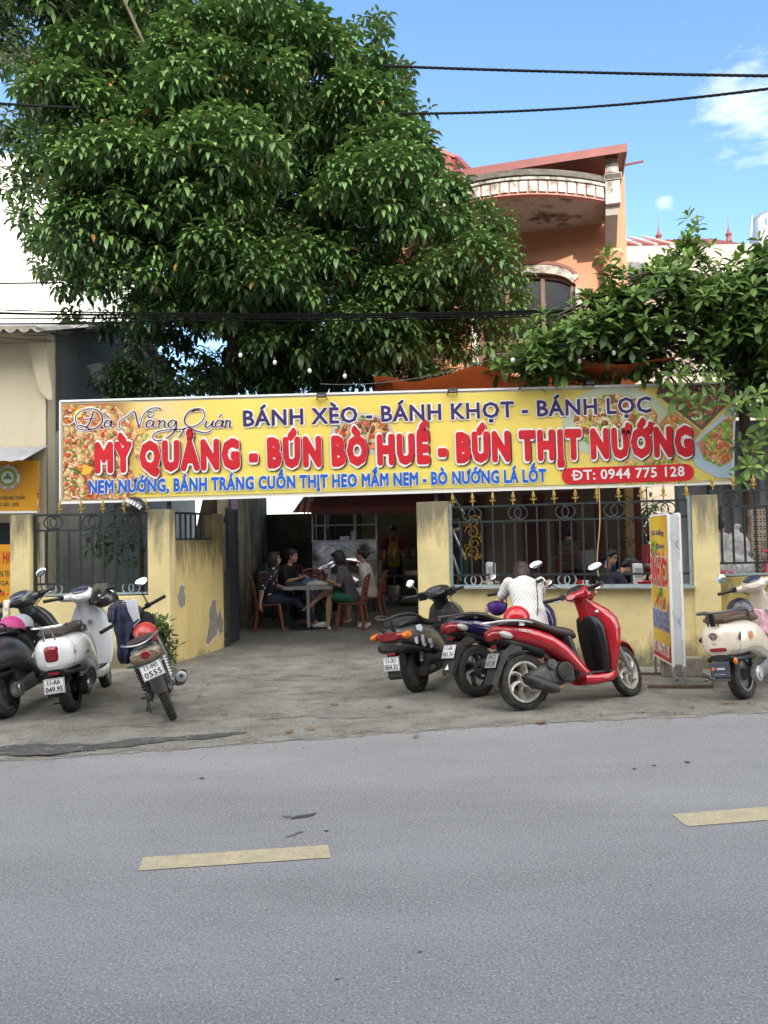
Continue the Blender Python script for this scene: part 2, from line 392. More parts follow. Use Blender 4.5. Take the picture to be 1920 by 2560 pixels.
sheet('yard_floor', lambda a, b: (-4.6 + 12 * a, 11.29 + 11 * b, gz(-4.6 + 12 * a, 11.3 + 11 * b) + (.004 if b > 0 else -.01)), 24, 24, yardf)
# two dashes of the centre line and wear on them
def on_road(px, py, z): 
    r = ray(px, py); p = CAM + r * ((z - CAM.z) / r.z); return Vector((p.x, p.y, z))
dashes = [[(345, 2176), (358, 2143), (820, 2112), (826, 2144)], [(1716, 2066), (1681, 2035), (2110, 2001), (2140, 2032)]]
for k, q in enumerate(dashes):
    c = [on_road(x, y, .004) for x, y in q]; nx = 40; vs = []; fs = []
    for i in range(nx + 1):
        t = i / nx
        for j in range(4):
            b = j / 3; p = c[0].lerp(c[3], t).lerp(c[1].lerp(c[2], t), b)
            if j in (0, 3): p = p + Vector((0, 1, 0)) * (.006 * mnoise.noise(Vector((t * 60, j, k))))
            if i in (0, nx): p = p + Vector((1, 0, 0)) * (.01 * mnoise.noise(Vector((i, j * 5, k))))
            vs.append(p)
    for i in range(nx):
        for j in range(3): fs.append((i * 4 + j, i * 4 + j + 4, i * 4 + j + 5, i * 4 + j + 1))
    o = MB().add(vs, fs, roadpaint).build('road_marking'); o['kind'] = 'structure'
# fresh tar along the apron edge
def blob(name, px_pts, m, z, jag=.02, n=6):
    pts = []
    for a, b in zip(px_pts, px_pts[1:] + px_pts[:1]):
        A, B = on_road(*a, z), on_road(*b, z)
        for i in range(n):
            p = A.lerp(B, i / n); q = p * 9
            pts.append(p + Vector((mnoise.noise(q), mnoise.noise(q + Vector((5, 5, 5))), 0)) * jag)
    o = MB().add(pts, [tuple(range(len(pts)))], m).build(name); o['kind'] = 'structure'; return o
blob('tar_patch', [(-20, 1886), (60, 1888), (130, 1888), (190, 1879), (300, 1868), (420, 1852), (520, 1846), (625, 1830), (560, 1830), (480, 1838), (380, 1843), (300, 1850), (230, 1862), (180, 1858), (150, 1862), (80, 1858), (-20, 1868)], tar, .022, .045)
blob('road_stain', [(722, 2050), (745, 2040), (770, 2034), (786, 2028), (788, 2035), (770, 2044), (735, 2048)], M('oil_stain', (.045, .045, .048), .6), .003, .03)
blob('road_stain', [(700, 2040), (730, 2038), (735, 2043), (706, 2046)], M('oil_stain2', (.10, .10, .105), .7), .003, .02)
blob('road_stain', [(715, 2090), (745, 2078), (758, 2080), (725, 2094)], M('oil_stain2', (.10, .10, .105), .7), .003, .03)
for (x, y) in ((1636, 1913), (1586, 1922), (1718, 1905), (842, 2448), (1050, 2380), (505, 1945), (1625, 2212), (815, 2076)):
    w = rnd.uniform(5, 9)
    blob('road_stain', [(x - w, y), (x, y - w * .35), (x + w, y), (x + w * .2, y + w * .4)], M('oil_stain', (.045, .045, .048), .6), .003, .01, 3)

# dry leaves lying about
leafdry = M('dry_leaf', (.26, .13, .05), .7, var=.4, vs=40)
for px, py in ((724, 1832), (775, 1826), (1352, 1811), (1500, 1790), (1815, 1760), (1790, 1712), (1040, 1845), (1355, 1812), (1730, 1770), (500, 1742), (520, 1716), (972, 1769), (970, 1628), (1600, 1786), (1880, 1763), (690, 1700), (836, 1765), (560, 1790)):
    p = G(px, py); mb = MB(); a = rnd.uniform(0, 6.28); s = rnd.uniform(.025, .055)
    vs = []
    for t in range(6):
        tt = t / 5; w = s * .42 * math.sin(math.pi * min(.97, tt * .9 + .06)); z = .010 + .008 * math.sin(tt * 3.1)
        for k in (-1, 0, 1):
            x = (tt - .5) * s * 2; y = k * w; vs.append(p + Vector((x * math.cos(a) - y * math.sin(a), x * math.sin(a) + y * math.cos(a), z + abs(k) * .006 * rnd.uniform(.3, 2))))
    fs = [(t * 3 + k, t * 3 + k + 1, t * 3 + k + 4, t * 3 + k + 3) for t in range(5) for k in range(2)]
    tag(mb.add(vs, fs, leafdry, True).build('fallen_leaf'), 'curled brown leaf fallen on the paving before the shopfront', 'leaf', 'dry leaves scattered on the ground')

# grit along the road edge and cracks in the paving
rg = random.Random(9); vs, fs = [], []
for _ in range(2600):
    x = rg.uniform(-4.5, 5); y = road_edge(x) + rg.gauss(.0, .10) if rg.random() < .6 else road_edge(x) + rg.uniform(-.6, 3.0)
    r = rg.uniform(.003, .011); z = gz(x, y) + .002; o = len(vs); a = rg.uniform(0, 6.28)
    for k in range(4): vs.append((x + r * math.cos(a + k * 1.57) * rg.uniform(.6, 1.2), y + r * math.sin(a + k * 1.57) * rg.uniform(.6, 1.2), z))
    vs.append((x, y, z + r * .8)); fs += [(o + k, o + (k + 1) % 4, o + 4) for k in range(4)]
o = MB().add(vs, fs, M('grit_stone', (.24, .22, .19), .9, var=.5, vs=60)).build('gravel'); o['kind'] = 'stuff'
vs, fs = [], []
for i in range(361):
    x = -8 + 16 * i / 360; w = .05 + .11 * abs(mnoise.noise(Vector((x * 1.3, 8, 0)))) + .05 * mnoise.noise(Vector((x * 7, 2, 0))); e = road_edge(x); vs += [(x, e - w, .0035), (x, e + .06, .0035)]
o = MB().add(vs, [(2 * i, 2 * i + 2, 2 * i + 3, 2 * i + 1) for i in range(360)], M('edge_sand', (.22, .205, .18), .95, var=.3, vs=9, bump=.8, bs=70, dirt=((.12, .11, .095), 12, .5, .62, .7, (1, 1, 1)))).build('road_edge_dirt'); o['kind'] = 'structure'
crk = M('crack_dark', (.045, .042, .036), .95)
for pts in ([(480, 1706), (560, 1690), (640, 1700), (760, 1688), (880, 1702)], [(566, 1628), (600, 1640), (640, 1646), (700, 1640)], [(640, 1800), (760, 1792), (900, 1797), (1030, 1786)], [(470, 1680), (510, 1664), (540, 1652)], [(1500, 1790), (1600, 1782), (1720, 1788)], [(700, 1740), (820, 1730), (930, 1745), (1010, 1738)], [(150, 1830), (300, 1815), (420, 1822)]):
    c = [G(*p) for p in pts]; L_, R_ = [], []
    for a, b in zip(c, c[1:]):
        for i in range(14):
            p = a.lerp(b, i / 14); q = p * 6; p = p + Vector((mnoise.noise(q), mnoise.noise(q + Vector((4, 2, 7))), 0)) * .05; w = .004 + .006 * abs(mnoise.noise(p * 5)); z = gz(p.x, p.y) + .008
            L_.append((p.x, p.y - w, z)); R_.append((p.x, p.y + w, z))
    n = len(L_); o = MB().add(L_ + R_, [(i, i + 1, n + i + 1, n + i) for i in range(n - 1)], crk).build('pavement_crack'); o['kind'] = 'structure'

# ================================================================== boundary walls and pillars
def wall_seg(mb, a, b, z0, z1, th, m, n=1):
    a = Vector((*a, 0)); b = Vector((*b, 0)); d = (b - a).normalized(); nn = Vector((d.y, -d.x, 0))  # outward to viewer
    pts = [a, b, b - nn * th, a - nn * th]
    mb.prism([(p.x, p.y, z0) for p in pts], (0, 0, z1 - z0), m)
def patch(parent, a, b, uv, m, lift=.004, name='bare_patch', jag=.03):
    """irregular flake of missing paint on the wall a->b; uv in metres along / up"""
    a = Vector((*a, 0)); b = Vector((*b, 0)); d = (b - a).normalized(); nn = Vector((d.y, -d.x, 0)); pts = []
    for q, w in zip(uv, uv[1:] + uv[:1]):
        for i in range(5):
            u = q[0] + (w[0] - q[0]) * i / 5; v = q[1] + (w[1] - q[1]) * i / 5
            e = Vector((u * 13, v * 13, a.x)); u += jag * mnoise.noise(e); v += jag * mnoise.noise(e + Vector((9, 3, 1)))
            pts.append(a + d * u + Vector((0, 0, v)) + nn * lift)
    cen = sum(pts, Vector()) / len(pts); out = [cen + (p - cen) * (1.10 + .10 * mnoise.noise(p * 22)) - nn * lift * .5 for p in pts]
    if m is bare: MB().poly(out, M('chipped_undercoat', (.60, .54, .42), .9, var=.2, vs=20)).build('chipped_rim', parent)
    return MB().poly(pts, m).build(name, parent)
LB = (-2.75, 9.75)                     # outer corner of the left pillar
GP = (-2.36, 11.1)                     # gate post end of the return wall
def pillar(x0, x1, y0, th, z0, z1, m, label, rz=0, cap=True):
    mb = MB(); c = ((x0 + x1) / 2, y0 + th / 2, (z0 + z1) / 2)
    mb.box(c, (x1 - x0, th, z1 - z0), m, rotm(0, 0, rz))
    o = mb.build('wall_pillar', bevel=.008); tag(o, label, 'pillar'); return o
pillar(-4.79, -4.54, 9.72, .26, 0, 2.07, ywall, 'stained narrow yellow pillar at the end of the fence beside the neighbour')
pb = pillar(-3.03, -2.75, 9.72, .28, 0, 2.10, ywall, 'yellow pillar with black stained top at the corner of the recessed gateway')
w = MB(); wall_seg(w, (-4.54, 9.75), (-3.03, 9.75), 0, 1.0, .16, ywall); o = w.build('low_wall', bevel=.006)
tag(o, 'low yellow wall behind the parked white scooter under the iron fence', 'wall')
patch(o, (-4.54, 9.75), (-3.03, 9.75), [(.42, .52), (.52, .5), (.56, .58), (.47, .62)], bare)
# return wall into the gateway, with a barred opening
w = MB(); d = (Vector(GP) - Vector(LB)).normalized(); nn = Vector((d.y, -d.x))
A0 = Vector(LB) + Vector((0, .25)); 
wall_seg(w, A0, GP, 0, 1.70, .16, ywall2); pe = Vector(GP) - d * .24
wall_seg(w, pe, GP, 1.70, 2.08, .16, ywall2)
ret = w.build('return_wall', bevel=.006); tag(ret, 'water streaked yellow side wall of the gateway with grey bare patches', 'wall')
L2 = 1.15
patch(ret, A0, GP, [(-.22 + .25, .98), (.10, 1.12), (.20, 1.08), (.2, .85), (.12, .80), (.04, .86)], bare)
patch(ret, A0, GP, [(.68, .28), (.76, .48), (.78, .70), (.86, .84), (.96, .86), (.97, .62), (1.02, .52), (.96, .36), (.86, .30), (.74, .24)], bare)
patch(ret, A0, GP, [(.98, .36), (1.0, .58), (1.07, .72), (1.09, .62), (1.12, .56), (1.12, .38), (1.07, .32), (1.03, .44)], bare)
mbx = MB()
for i in range(6):
    q = A0 + d * (.12 + i * .135); mbx.box((q.x - nn.x * .08, q.y - nn.y * .08, 1.89), (.022, .022, .38), iron)
q0 = A0 + d * .02; q1 = pe
for z in (1.715, 2.07): mbx.beam((q0.x - nn.x * .08, q0.y - nn.y * .08, z), (q1.x - nn.x * .08, q1.y - nn.y * .08, z), .03, .03, iron)
mbx.build('window_bars', ret)
# steel gate leaf folded back against the wall end
g = empty('folded_gate', (0, 0, 0), 'dark steel gate leaf folded back at the wall end', 'gate')
gx, gy = GP[0] + .06, GP[1]
mb = MB(); mb.box((gx, gy + .03, 1.17), (.045, .05, 2.0), iron); mb.box((gx + .02, gy + .62, 1.17), (.045, .05, 2.0), iron)
for z in (.2, 1.17, 2.14): mb.beam((gx, gy + .05, z), (gx + .02, gy + .6, z), .04, .04, iron)
mb.build('gate_frame', g); mb = MB(); mb.box((gx + .012, gy + .32, 1.17), (.012, .5, 1.9), M('gate_sheet', (.022, .026, .028), .6, var=.4, vs=12, dirt=((.4, .4, .38), 30, .62, .7, .8, (1, 1, .3)))); mb.build('gate_panel', g)
mb = MB()
for z in (.35, 1.2, 2.0): mb.tube([(gx - .03, gy, z - .05), (gx - .03, gy, z + .05)], .018, iron, 8)
mb.build('hinge', g)

# right of the gate: wall D turning toward the street, its two pillars
D0, D1 = Vector((.84, 9.93)), Vector((3.70, 9.13)); dD = (D1 - D0).normalized(); nD = Vector((dD.y, -dD.x)); angD = math.degrees(math.atan2(dD.y, dD.x))
def d_pt(s, n=0.0, z=0.0): q = D0 + dD * s + nD * n; return Vector((q.x, q.y, z))
LD = (D1 - D0).length
mb = MB(); c = d_pt(-.21, -.10); mb.box((c.x, c.y, 1.05), (.42, .26, 2.18), ywall, rotm(0, 0, angD)); tag(mb.build('wall_pillar', bevel=.008), 'clean wide yellow pillar at the inner side of the gateway', 'pillar')
mb = MB(); c = d_pt(LD + .14, -.10); mb.box((c.x, c.y, 1.04), (.29, .27, 2.14), ywall, rotm(0, 0, angD)); pe_r = mb.build('wall_pillar', bevel=.008); tag(pe_r, 'yellow pillar behind the upright advertising board', 'pillar')
patch(pe_r, tuple(d_pt(LD, .035).xy), tuple(d_pt(LD + .3, .035).xy), [(.16, .28), (.22, .33), (.27, .28), (.24, .22), (.19, .24)], bare, lift=.003, jag=.02)
mb = MB(); wall_seg(mb, D0, D1, 0, 1.0, .16, ywall); wD = mb.build('low_wall', bevel=.006); tag(wD, 'low yellow wall behind the red scooter with a grey bare patch', 'wall')
patch(wD, tuple(D0), tuple(D1), [(1.62, .50), (1.66, .60), (1.75, .62), (1.86, .59), (1.92, .52), (1.90, .44), (1.80, .40), (1.70, .46)], bare)
mb = MB(); mb.beam(d_pt(.0, .0, 1.012), d_pt(LD, .0, 1.012), .17, .024, M('sill_cement', (.30, .33, .34), .7, var=.2)); mb.build('sill', wD)
mb = MB(); wall_seg(mb, (3.98, 9.26), (7.5, 9.3), 0, 1.11, .16, mosswall); tag(mb.build('low_wall', bevel=.006), 'mossy green low wall behind the cream scooter', 'wall')

# ------------------------------------------------------------------ iron fences
def make_fence(a, b, zb, label, spear_skip=(), nring=4, off=-.08, zr=None, spacing=.137, bracket=False):
    a = Vector((*a, 0)); b = Vector((*b, 0)); L = (b - a).length; d = (b - a) / L; nn = Vector((d.y, -d.x, 0))
    f = empty('iron_fence', tuple(a), label, 'fence'); base = a + nn * off
    pt = lambda s, z: d * s + nn * off + Vector((0, 0, z))
    z0, z1, z2, z3 = zb + .012, zb + .17, zb + .86, zb + 1.06
    for z in (z0 + .02, z1, z2, z3):
        m = MB(); m.beam(pt(0, z), pt(L, z), .028, .026, iron if z > z0 + .03 else iron_l); m.build('rail', f)
    n = int(L / spacing); step = L / n
    for i in range(n + 1):
        s = min(L - .02, max(.02, i * step)); full = i % 4 == 0 or i in (0, n); m = MB()
        w = .03 if i in (0, n) else .02
        m.beam(pt(s, z0 if full else z1), pt(s, z3 if full else z2), w, w, iron, up=tuple(nn)); m.build('bar', f)
    for k in range(nring):
        s = L * (k + .5) / nring
        for zz, keep in (((z2 + z3) / 2, True), ((z0 + z1) / 2 + .01, k % 2 == 0 or nring < 3)):
            if not keep: continue
            m = MB(); r = .082 if zz > z1 else .072
            for o_ in (-.04, .04):
                m.tube([pt(s + o_ + r * math.cos(t * .3927), zz + r * math.sin(t * .3927)) for t in range(16)], .009, iron_l if zz < z1 else iron, 6, closed=True)
            m.build('ring_pair', f)
    ns = int(L / .255)
    for k in range(ns + 1):
        s = .05 + (L - .1) * k / ns; m = MB(); tl = Matrix.Rotation(rnd.uniform(-.12, .12), 3, 'X')
        if k in spear_skip: continue
        o = pt(s, z3 + .01)
        prof = [(.008, 0), (.008, .04), (.02, .05), (.008, .062), (.012, .075), (.026, .11), (.012, .15), (.0, .21)]
        m.lathe([(r, z) for r, z in prof], o, (rnd.uniform(-.05, .05), 0, 1), gold, 6)
        for sg in (-1, 1): m.tube([o + d * (sg * .004) + Vector((0, 0, .07)), o + d * (sg * .03) + Vector((0, 0, .055)), o + d * (sg * .042) + Vector((0, 0, .078))], [.007, .008, .004], gold, 5)
        m.build('spear_finial', f)
    return f
make_fence((-4.53, 9.75), (-3.03, 9.75), 1.0, 'dark iron fence with gold spears above the low wall by the white scooter', nring=3)
fD = make_fence(tuple(D0), tuple(D1), 1.0, 'long iron fence with ring pattern above the wall by the red scooter', nring=5)
make_fence((4.0, 9.26), (7.4, 9.3), 1.11, 'iron fence over the mossy wall at the frame edge', nring=6)
# lone pair of stay posts of pale steel at the fence ends
for s_ in (.02, LD - .03):
    m = MB(); p = d_pt(s_, -.03) - Vector((D0.x, D0.y, 0)); m.box(p + Vector((0, 0, 1.56)), (.035, .035, 1.1), iron_l, rotm(0, 0, angD)); m.build('stay_post', fD)
# ================================================================== banner over the gateway
BY = 10.0
ban = empty('shop_banner', P(960, 1230, BY), 'long yellow restaurant banner hung across the gateway', 'banner'); bo = ban.location
def bl(px, py, lift=0.0):            # point on the banner face, in the banner's own space
    return P(px, py, BY - lift) - bo
c4 = [(150, 1258), (1830, 1208), (1840, 956), (150, 1003)]
def bq(u, v):                         # 0..1 across the cloth
    a = Vector(c4[0]).lerp(Vector(c4[1]), u); b = Vector(c4[3]).lerp(Vector(c4[2]), u); return a.lerp(b, v)
frame_w = M('white_banner_border', (.80, .80, .80), .6)
mb = MB(); q = [bl(*p) for p in c4]; mb.prism(q, (0, .04, 0), M('banner_cloth_back', (.55, .5, .35), .7)); mb.build('backing', ban)
# cloth with soft yellow print
clothm = bpy.data.materials.new('banner_print'); clothm.use_nodes = True; nt = clothm.node_tree; b = nt.nodes['Principled BSDF']; b.inputs['Roughness'].default_value = .45
at = nt.nodes.new('ShaderNodeAttribute'); at.attribute_name = 'Col'; nt.links.new(at.outputs['Color'], b.inputs['Base Color'])
def colour_mesh(name, parent, vs, fs, cols, m):
    me = bpy.data.meshes.new(name); me.from_pydata([tuple(v) for v in vs], [], fs); me.materials.append(m)
    ca = me.color_attributes.new('Col', 'FLOAT_COLOR', 'CORNER')
    arr = [];
    per_face = len(cols) == len(fs) and len(cols) != len(vs)
    for p in me.polygons:
        for vi in p.vertices:
            c = cols[p.index] if per_face else cols[vi]; arr.extend((*c[:3], 1))
    ca.data.foreach_set('color', arr); o = bpy.data.objects.new(name, me); col.objects.link(o); o.parent = parent; return o
vs, fs, cs = [], [], []; nx, ny = 150, 26
for j in range(ny + 1):
    for i in range(nx + 1):
        u, v = .004 + .992 * i / nx, .035 + .935 * j / ny; px, py = bq(u, v); p = bl(px, py, .006)
        p.y += .006 * math.sin(u * 40) * mnoise.noise(Vector((u * 30, v * 2, 0)))
        vs.append(p)
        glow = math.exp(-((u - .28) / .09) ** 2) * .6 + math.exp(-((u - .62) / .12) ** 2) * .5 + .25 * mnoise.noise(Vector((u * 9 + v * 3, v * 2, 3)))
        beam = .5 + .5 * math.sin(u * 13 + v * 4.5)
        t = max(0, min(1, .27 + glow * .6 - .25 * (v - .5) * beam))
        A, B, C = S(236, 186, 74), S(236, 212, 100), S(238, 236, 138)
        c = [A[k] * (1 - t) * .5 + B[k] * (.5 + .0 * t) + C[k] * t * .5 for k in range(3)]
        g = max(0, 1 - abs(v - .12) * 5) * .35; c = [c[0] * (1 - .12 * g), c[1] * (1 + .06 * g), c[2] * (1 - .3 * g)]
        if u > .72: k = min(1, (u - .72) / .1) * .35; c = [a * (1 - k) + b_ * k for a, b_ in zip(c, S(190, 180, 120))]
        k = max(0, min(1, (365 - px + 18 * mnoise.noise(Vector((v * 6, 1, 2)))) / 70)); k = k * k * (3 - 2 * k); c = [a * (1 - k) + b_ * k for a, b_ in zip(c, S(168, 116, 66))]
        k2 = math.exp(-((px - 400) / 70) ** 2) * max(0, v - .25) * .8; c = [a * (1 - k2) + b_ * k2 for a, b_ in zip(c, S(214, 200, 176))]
        cs.append(c)
fs = [(j * (nx + 1) + i, j * (nx + 1) + i + 1, (j + 1) * (nx + 1) + i + 1, (j + 1) * (nx + 1) + i) for j in range(ny) for i in range(nx)]
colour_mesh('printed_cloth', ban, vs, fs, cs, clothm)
mb = MB()
for a, b_ in ((0, 1), (1, 2), (2, 3), (3, 0)):
    mb.beam(bl(*c4[a], .008), bl(*c4[b_], .008), .018 if a % 2 else .026, .014, frame_w, up=(0, -1, 0))
mb.build('hem', ban)
# printed food pictures: flat coloured shapes
def food(name, region, n, kinds, seed, lift=.009, back=None):
    rr = random.Random(seed); vs, fs, cs = [], [], []; L = lift
    if back:
        o = len(vs); vs += [bl(*p, L) for p in back[0]]; fs.append(tuple(range(o, o + len(back[0])))); cs.append(back[1])
    def inside(x, y):
        c = False; m = len(region)
        for i in range(m):
            x1, y1 = region[i]; x2, y2 = region[i - 1]
            if (y1 > y) != (y2 > y) and x < (x2 - x1) * (y - y1) / (y2 - y1) + x1: c = not c
        return c
    xs = [p[0] for p in region]; ys = [p[1] for p in region]; k = 0
    while k < n:
        x, y = rr.uniform(min(xs), max(xs)), rr.uniform(min(ys), max(ys))
        if not inside(x, y): continue
        k += 1; L = lift + .004 * k / n
        kind, c1, c2, smin, smax = rr.choice(kinds); s = rr.uniform(smin, smax); a = rr.uniform(0, 6.28); t = rr.random()
        c = [p * (1 - t) + q_ * t for p, q_ in zip(c1, c2)]
        if kind == 'noodle':
            pts = []; cur = rr.uniform(-.5, .5)
            for j in range(7):
                pts.append((x, y)); x += s * math.cos(a); y += s * math.sin(a); a += cur
            w = rr.uniform(1.2, 2.2)
            for (xa, ya), (xb, yb) in zip(pts, pts[1:]):
                if not inside(xb, yb): break
                dx, dy = xb - xa, yb - ya; l = math.hypot(dx, dy); nx_, ny_ = -dy / l * w, dx / l * w; o = len(vs)
                vs += [bl(xa - nx_, ya - ny_, L), bl(xb - nx_, yb - ny_, L), bl(xb + nx_, yb + ny_, L), bl(xa + nx_, ya + ny_, L)]; fs.append((o, o + 1, o + 2, o + 3)); cs.append(c)
        else:
            m = 9 if kind == 'lump' else 14; el = {'lump': rr.uniform(.5, 1), 'disc': .95, 'stick': .38, 'leaf': .5}[kind]
            for sh, cc in ((1, [q_ * .55 for q_ in c]), (.86, c), (.42, [min(1, q_ * 1.35 + .03) for q_ in c])):
                o = len(vs); off = (0, 0) if sh != .42 else (-.25 * s, -.25 * s)
                for j in range(m):
                    th = 2 * math.pi * j / m; r_ = s * sh * (1 + (.22 * rr.uniform(-1, 1) if kind == 'lump' else .05 * rr.uniform(-1, 1)))
                    ex, ey = r_ * math.cos(th), r_ * el * math.sin(th); X, Y = x + off[0] + ex * math.cos(a) - ey * math.sin(a), y + off[1] + ex * math.sin(a) + ey * math.cos(a)
                    if not inside(X, Y): X, Y = x + (X - x) * .15, y + (Y - y) * .15
                    vs.append(bl(X, Y, L)); 
                L += .0001
                fs.append(tuple(range(o, o + m))); cs.append(cc)
    return colour_mesh(name, ban, vs, fs, cs, clothm)
RED, ORG, TAN, GRN, DGR, YOL, BRN, WHT, PNK, PEA = S(176, 46, 26), S(196, 104, 44), S(206, 170, 112), S(96, 164, 62), S(50, 104, 34), S(232, 176, 60), S(112, 62, 34), S(224, 212, 190), S(190, 110, 92), S(216, 180, 140)
mixA = [('lump', ORG, BRN, 4, 12), ('lump', RED, ORG, 3, 9), ('lump', TAN, ORG, 4, 11), ('lump', TAN, PEA, 6, 16), ('stick', GRN, DGR, 4, 9), ('noodle', TAN, WHT, 5, 9), ('lump', PEA, WHT, 3, 6), ('lump', ORG, TAN, 4, 12)]
food('food_picture', [(157, 1012), (290, 1014), (325, 1050), (345, 1090), (322, 1140), (330, 1180), (352, 1215), (330, 1248), (158, 1250)], 1000, mixA, 3)
food('food_picture', [(200, 1160), (245, 1160), (245, 1205), (200, 1205)], 1, [('disc', YOL, YOL, 25, 26)], 4, lift=.0135)
food('food_picture', [(180, 1010), (215, 1010), (215, 1050), (180, 1050)], 1, [('disc', YOL, YOL, 22, 23)], 5, lift=.0135)
food('food_picture', [(320, 1040), (395, 1040), (420, 1110), (400, 1230), (350, 1240)], 30, [('lump', TAN, YOL, 12, 30), ('leaf', GRN, TAN, 10, 18)], 8, lift=.008)
circ = lambda x, y, rx, ry, n=28: [(x + rx * math.cos(2 * math.pi * i / n), y + ry * math.sin(2 * math.pi * i / n)) for i in range(n)]
food('food_picture', circ(905, 1082, 72, 46), 150, [('lump', TAN, ORG, 8, 18), ('noodle', WHT, TAN, 6, 10), ('leaf', GRN, DGR, 4, 8), ('lump', RED, PNK, 6, 12), ('lump', BRN, BRN, 8, 14)], 9, back=(circ(905, 1085, 80, 54), S(196, 186, 168)))
# right collage: three rows of tilted pictures with pale rims
food('food_picture', circ(1540, 1056, 108, 72), 330, [('lump', TAN, BRN, 7, 14), ('noodle', YOL, TAN, 7, 11), ('leaf', GRN, S(180, 190, 90), 6, 13), ('lump', ORG, BRN, 6, 12), ('noodle', WHT, YOL, 6, 10)], 10, back=(circ(1540, 1058, 135, 92), S(188, 196, 168)))
food('food_picture', [(1672, 968), (1836, 960), (1836, 985), (1752, 1068), (1660, 990)], 230, [('lump', PNK, BRN, 7, 15), ('noodle', WHT, WHT, 5, 9), ('leaf', GRN, DGR, 7, 13), ('lump', S(96, 60, 56), PNK, 7, 14)], 12, lift=.011, back=([(1650, 962), (1838, 958), (1838, 990), (1755, 1076), (1640, 985)], S(104, 86, 76)))
food('food_picture', [(1680, 1030), (1745, 1080), (1700, 1136), (1640, 1080)], 140, [('lump', ORG, TAN, 6, 12), ('noodle', YOL, ORG, 6, 10), ('lump', WHT, PEA, 4, 8), ('leaf', GRN, GRN, 5, 9)], 13, lift=.0125, back=([(1680, 1022), (1752, 1080), (1700, 1144), (1630, 1078)], S(182, 140, 92)))
food('food_picture', [(1832, 1030), (1834, 1150), (1800, 1168), (1760, 1150), (1740, 1110), (1765, 1084)], 250, [('lump', PNK, PEA, 8, 17), ('leaf', GRN, S(150, 190, 90), 8, 16), ('lump', PNK, ORG, 7, 13), ('noodle', YOL, TAN, 6, 10)], 14, lift=.0125, back=([(1836, 1010), (1836, 1196), (1790, 1194), (1740, 1165), (1722, 1120), (1762, 1076)], S(176, 196, 214)))
food('food_picture', [(1560, 1150), (1690, 1146), (1740, 1200), (1700, 1212), (1560, 1218)], 130, [('lump', TAN, ORG, 6, 12), ('leaf', GRN, GRN, 6, 10), ('noodle', YOL, TAN, 6, 10)], 15, lift=.0105, back=([(1545, 1148), (1695, 1142), (1750, 1205), (1545, 1222)], S(196, 178, 120)))
# lettering: (text, left baseline px, right baseline px, cap px, fill, outline, bold)
def blet(txt, l, r, cap, fill, edge, bold, grow, shadow=None, name='lettering'):
    a, b_ = bl(*l), bl(*r); u = b_ - a; W = u.length; u.normalize(); v = Vector((-u.z, 0, u.x)); h = cap * BY / FPX
    mb = MB()
    if shadow: mb.text(txt, a + u * .019 - v * .019 + Vector((0, -.0195, 0)), u, v, shadow, W, h, bold + grow * .6)
    mb.text(txt, a + Vector((0, -.0215, 0)), u, v, edge, W, h, bold + grow); mb.text(txt, a + Vector((0, -.0235, 0)), u, v, fill, W, h, bold)
    return mb.build(name, ban)
f_pur, f_blu, f_red, f_dk, f_wh = M('purple_print', S(54, 34, 96), .5), M('blue_print', S(16, 92, 196), .5), M('red_print', S(196, 22, 36), .5, var=.25, vs=5, stretch=(.2, .2, 1)), M('dark_print', S(70, 40, 44), .5), M('white_print', (.8, .8, .8), .5)
blet('BÁNH XÈO - BÁNH KHỌT - BÁNH LỌC', (609, 1066), (1627, 1031), 38, f_pur, f_wh, .030, .05)
blet('MỲ QUẢNG - BÚN BÒ HUẾ - BÚN THỊT NƯỚNG', (238, 1177), (1732, 1135), 64, f_red, f_wh, .080, .055, f_dk)
blet('NEM NƯỚNG, BÁNH TRÁNG CUỐN THỊT HEO MẮM NEM - BÒ NƯỚNG LÁ LỐT', (224, 1233), (1365, 1204), 30, f_blu, f_wh, .048, .05)
pill = []
for i in range(17):
    a = math.pi / 2 + math.pi * i / 16; pill.append((1425 + 20 * math.cos(a), 1190 - 20 * math.sin(a)))
for i in range(17):
    a = -math.pi / 2 + math.pi * i / 16; pill.append((1714 + 21 * math.cos(a), 1181 - 21 * math.sin(a)))
MB().poly([bl(x, y, .0185) for x, y in pill], M('red_pill_print', S(206, 26, 40), .5)).build('printed_pill', ban)
blet('ĐT: 0944 775 128', (1428, 1201), (1710, 1190), 24, f_wh, f_wh, .02, .0)
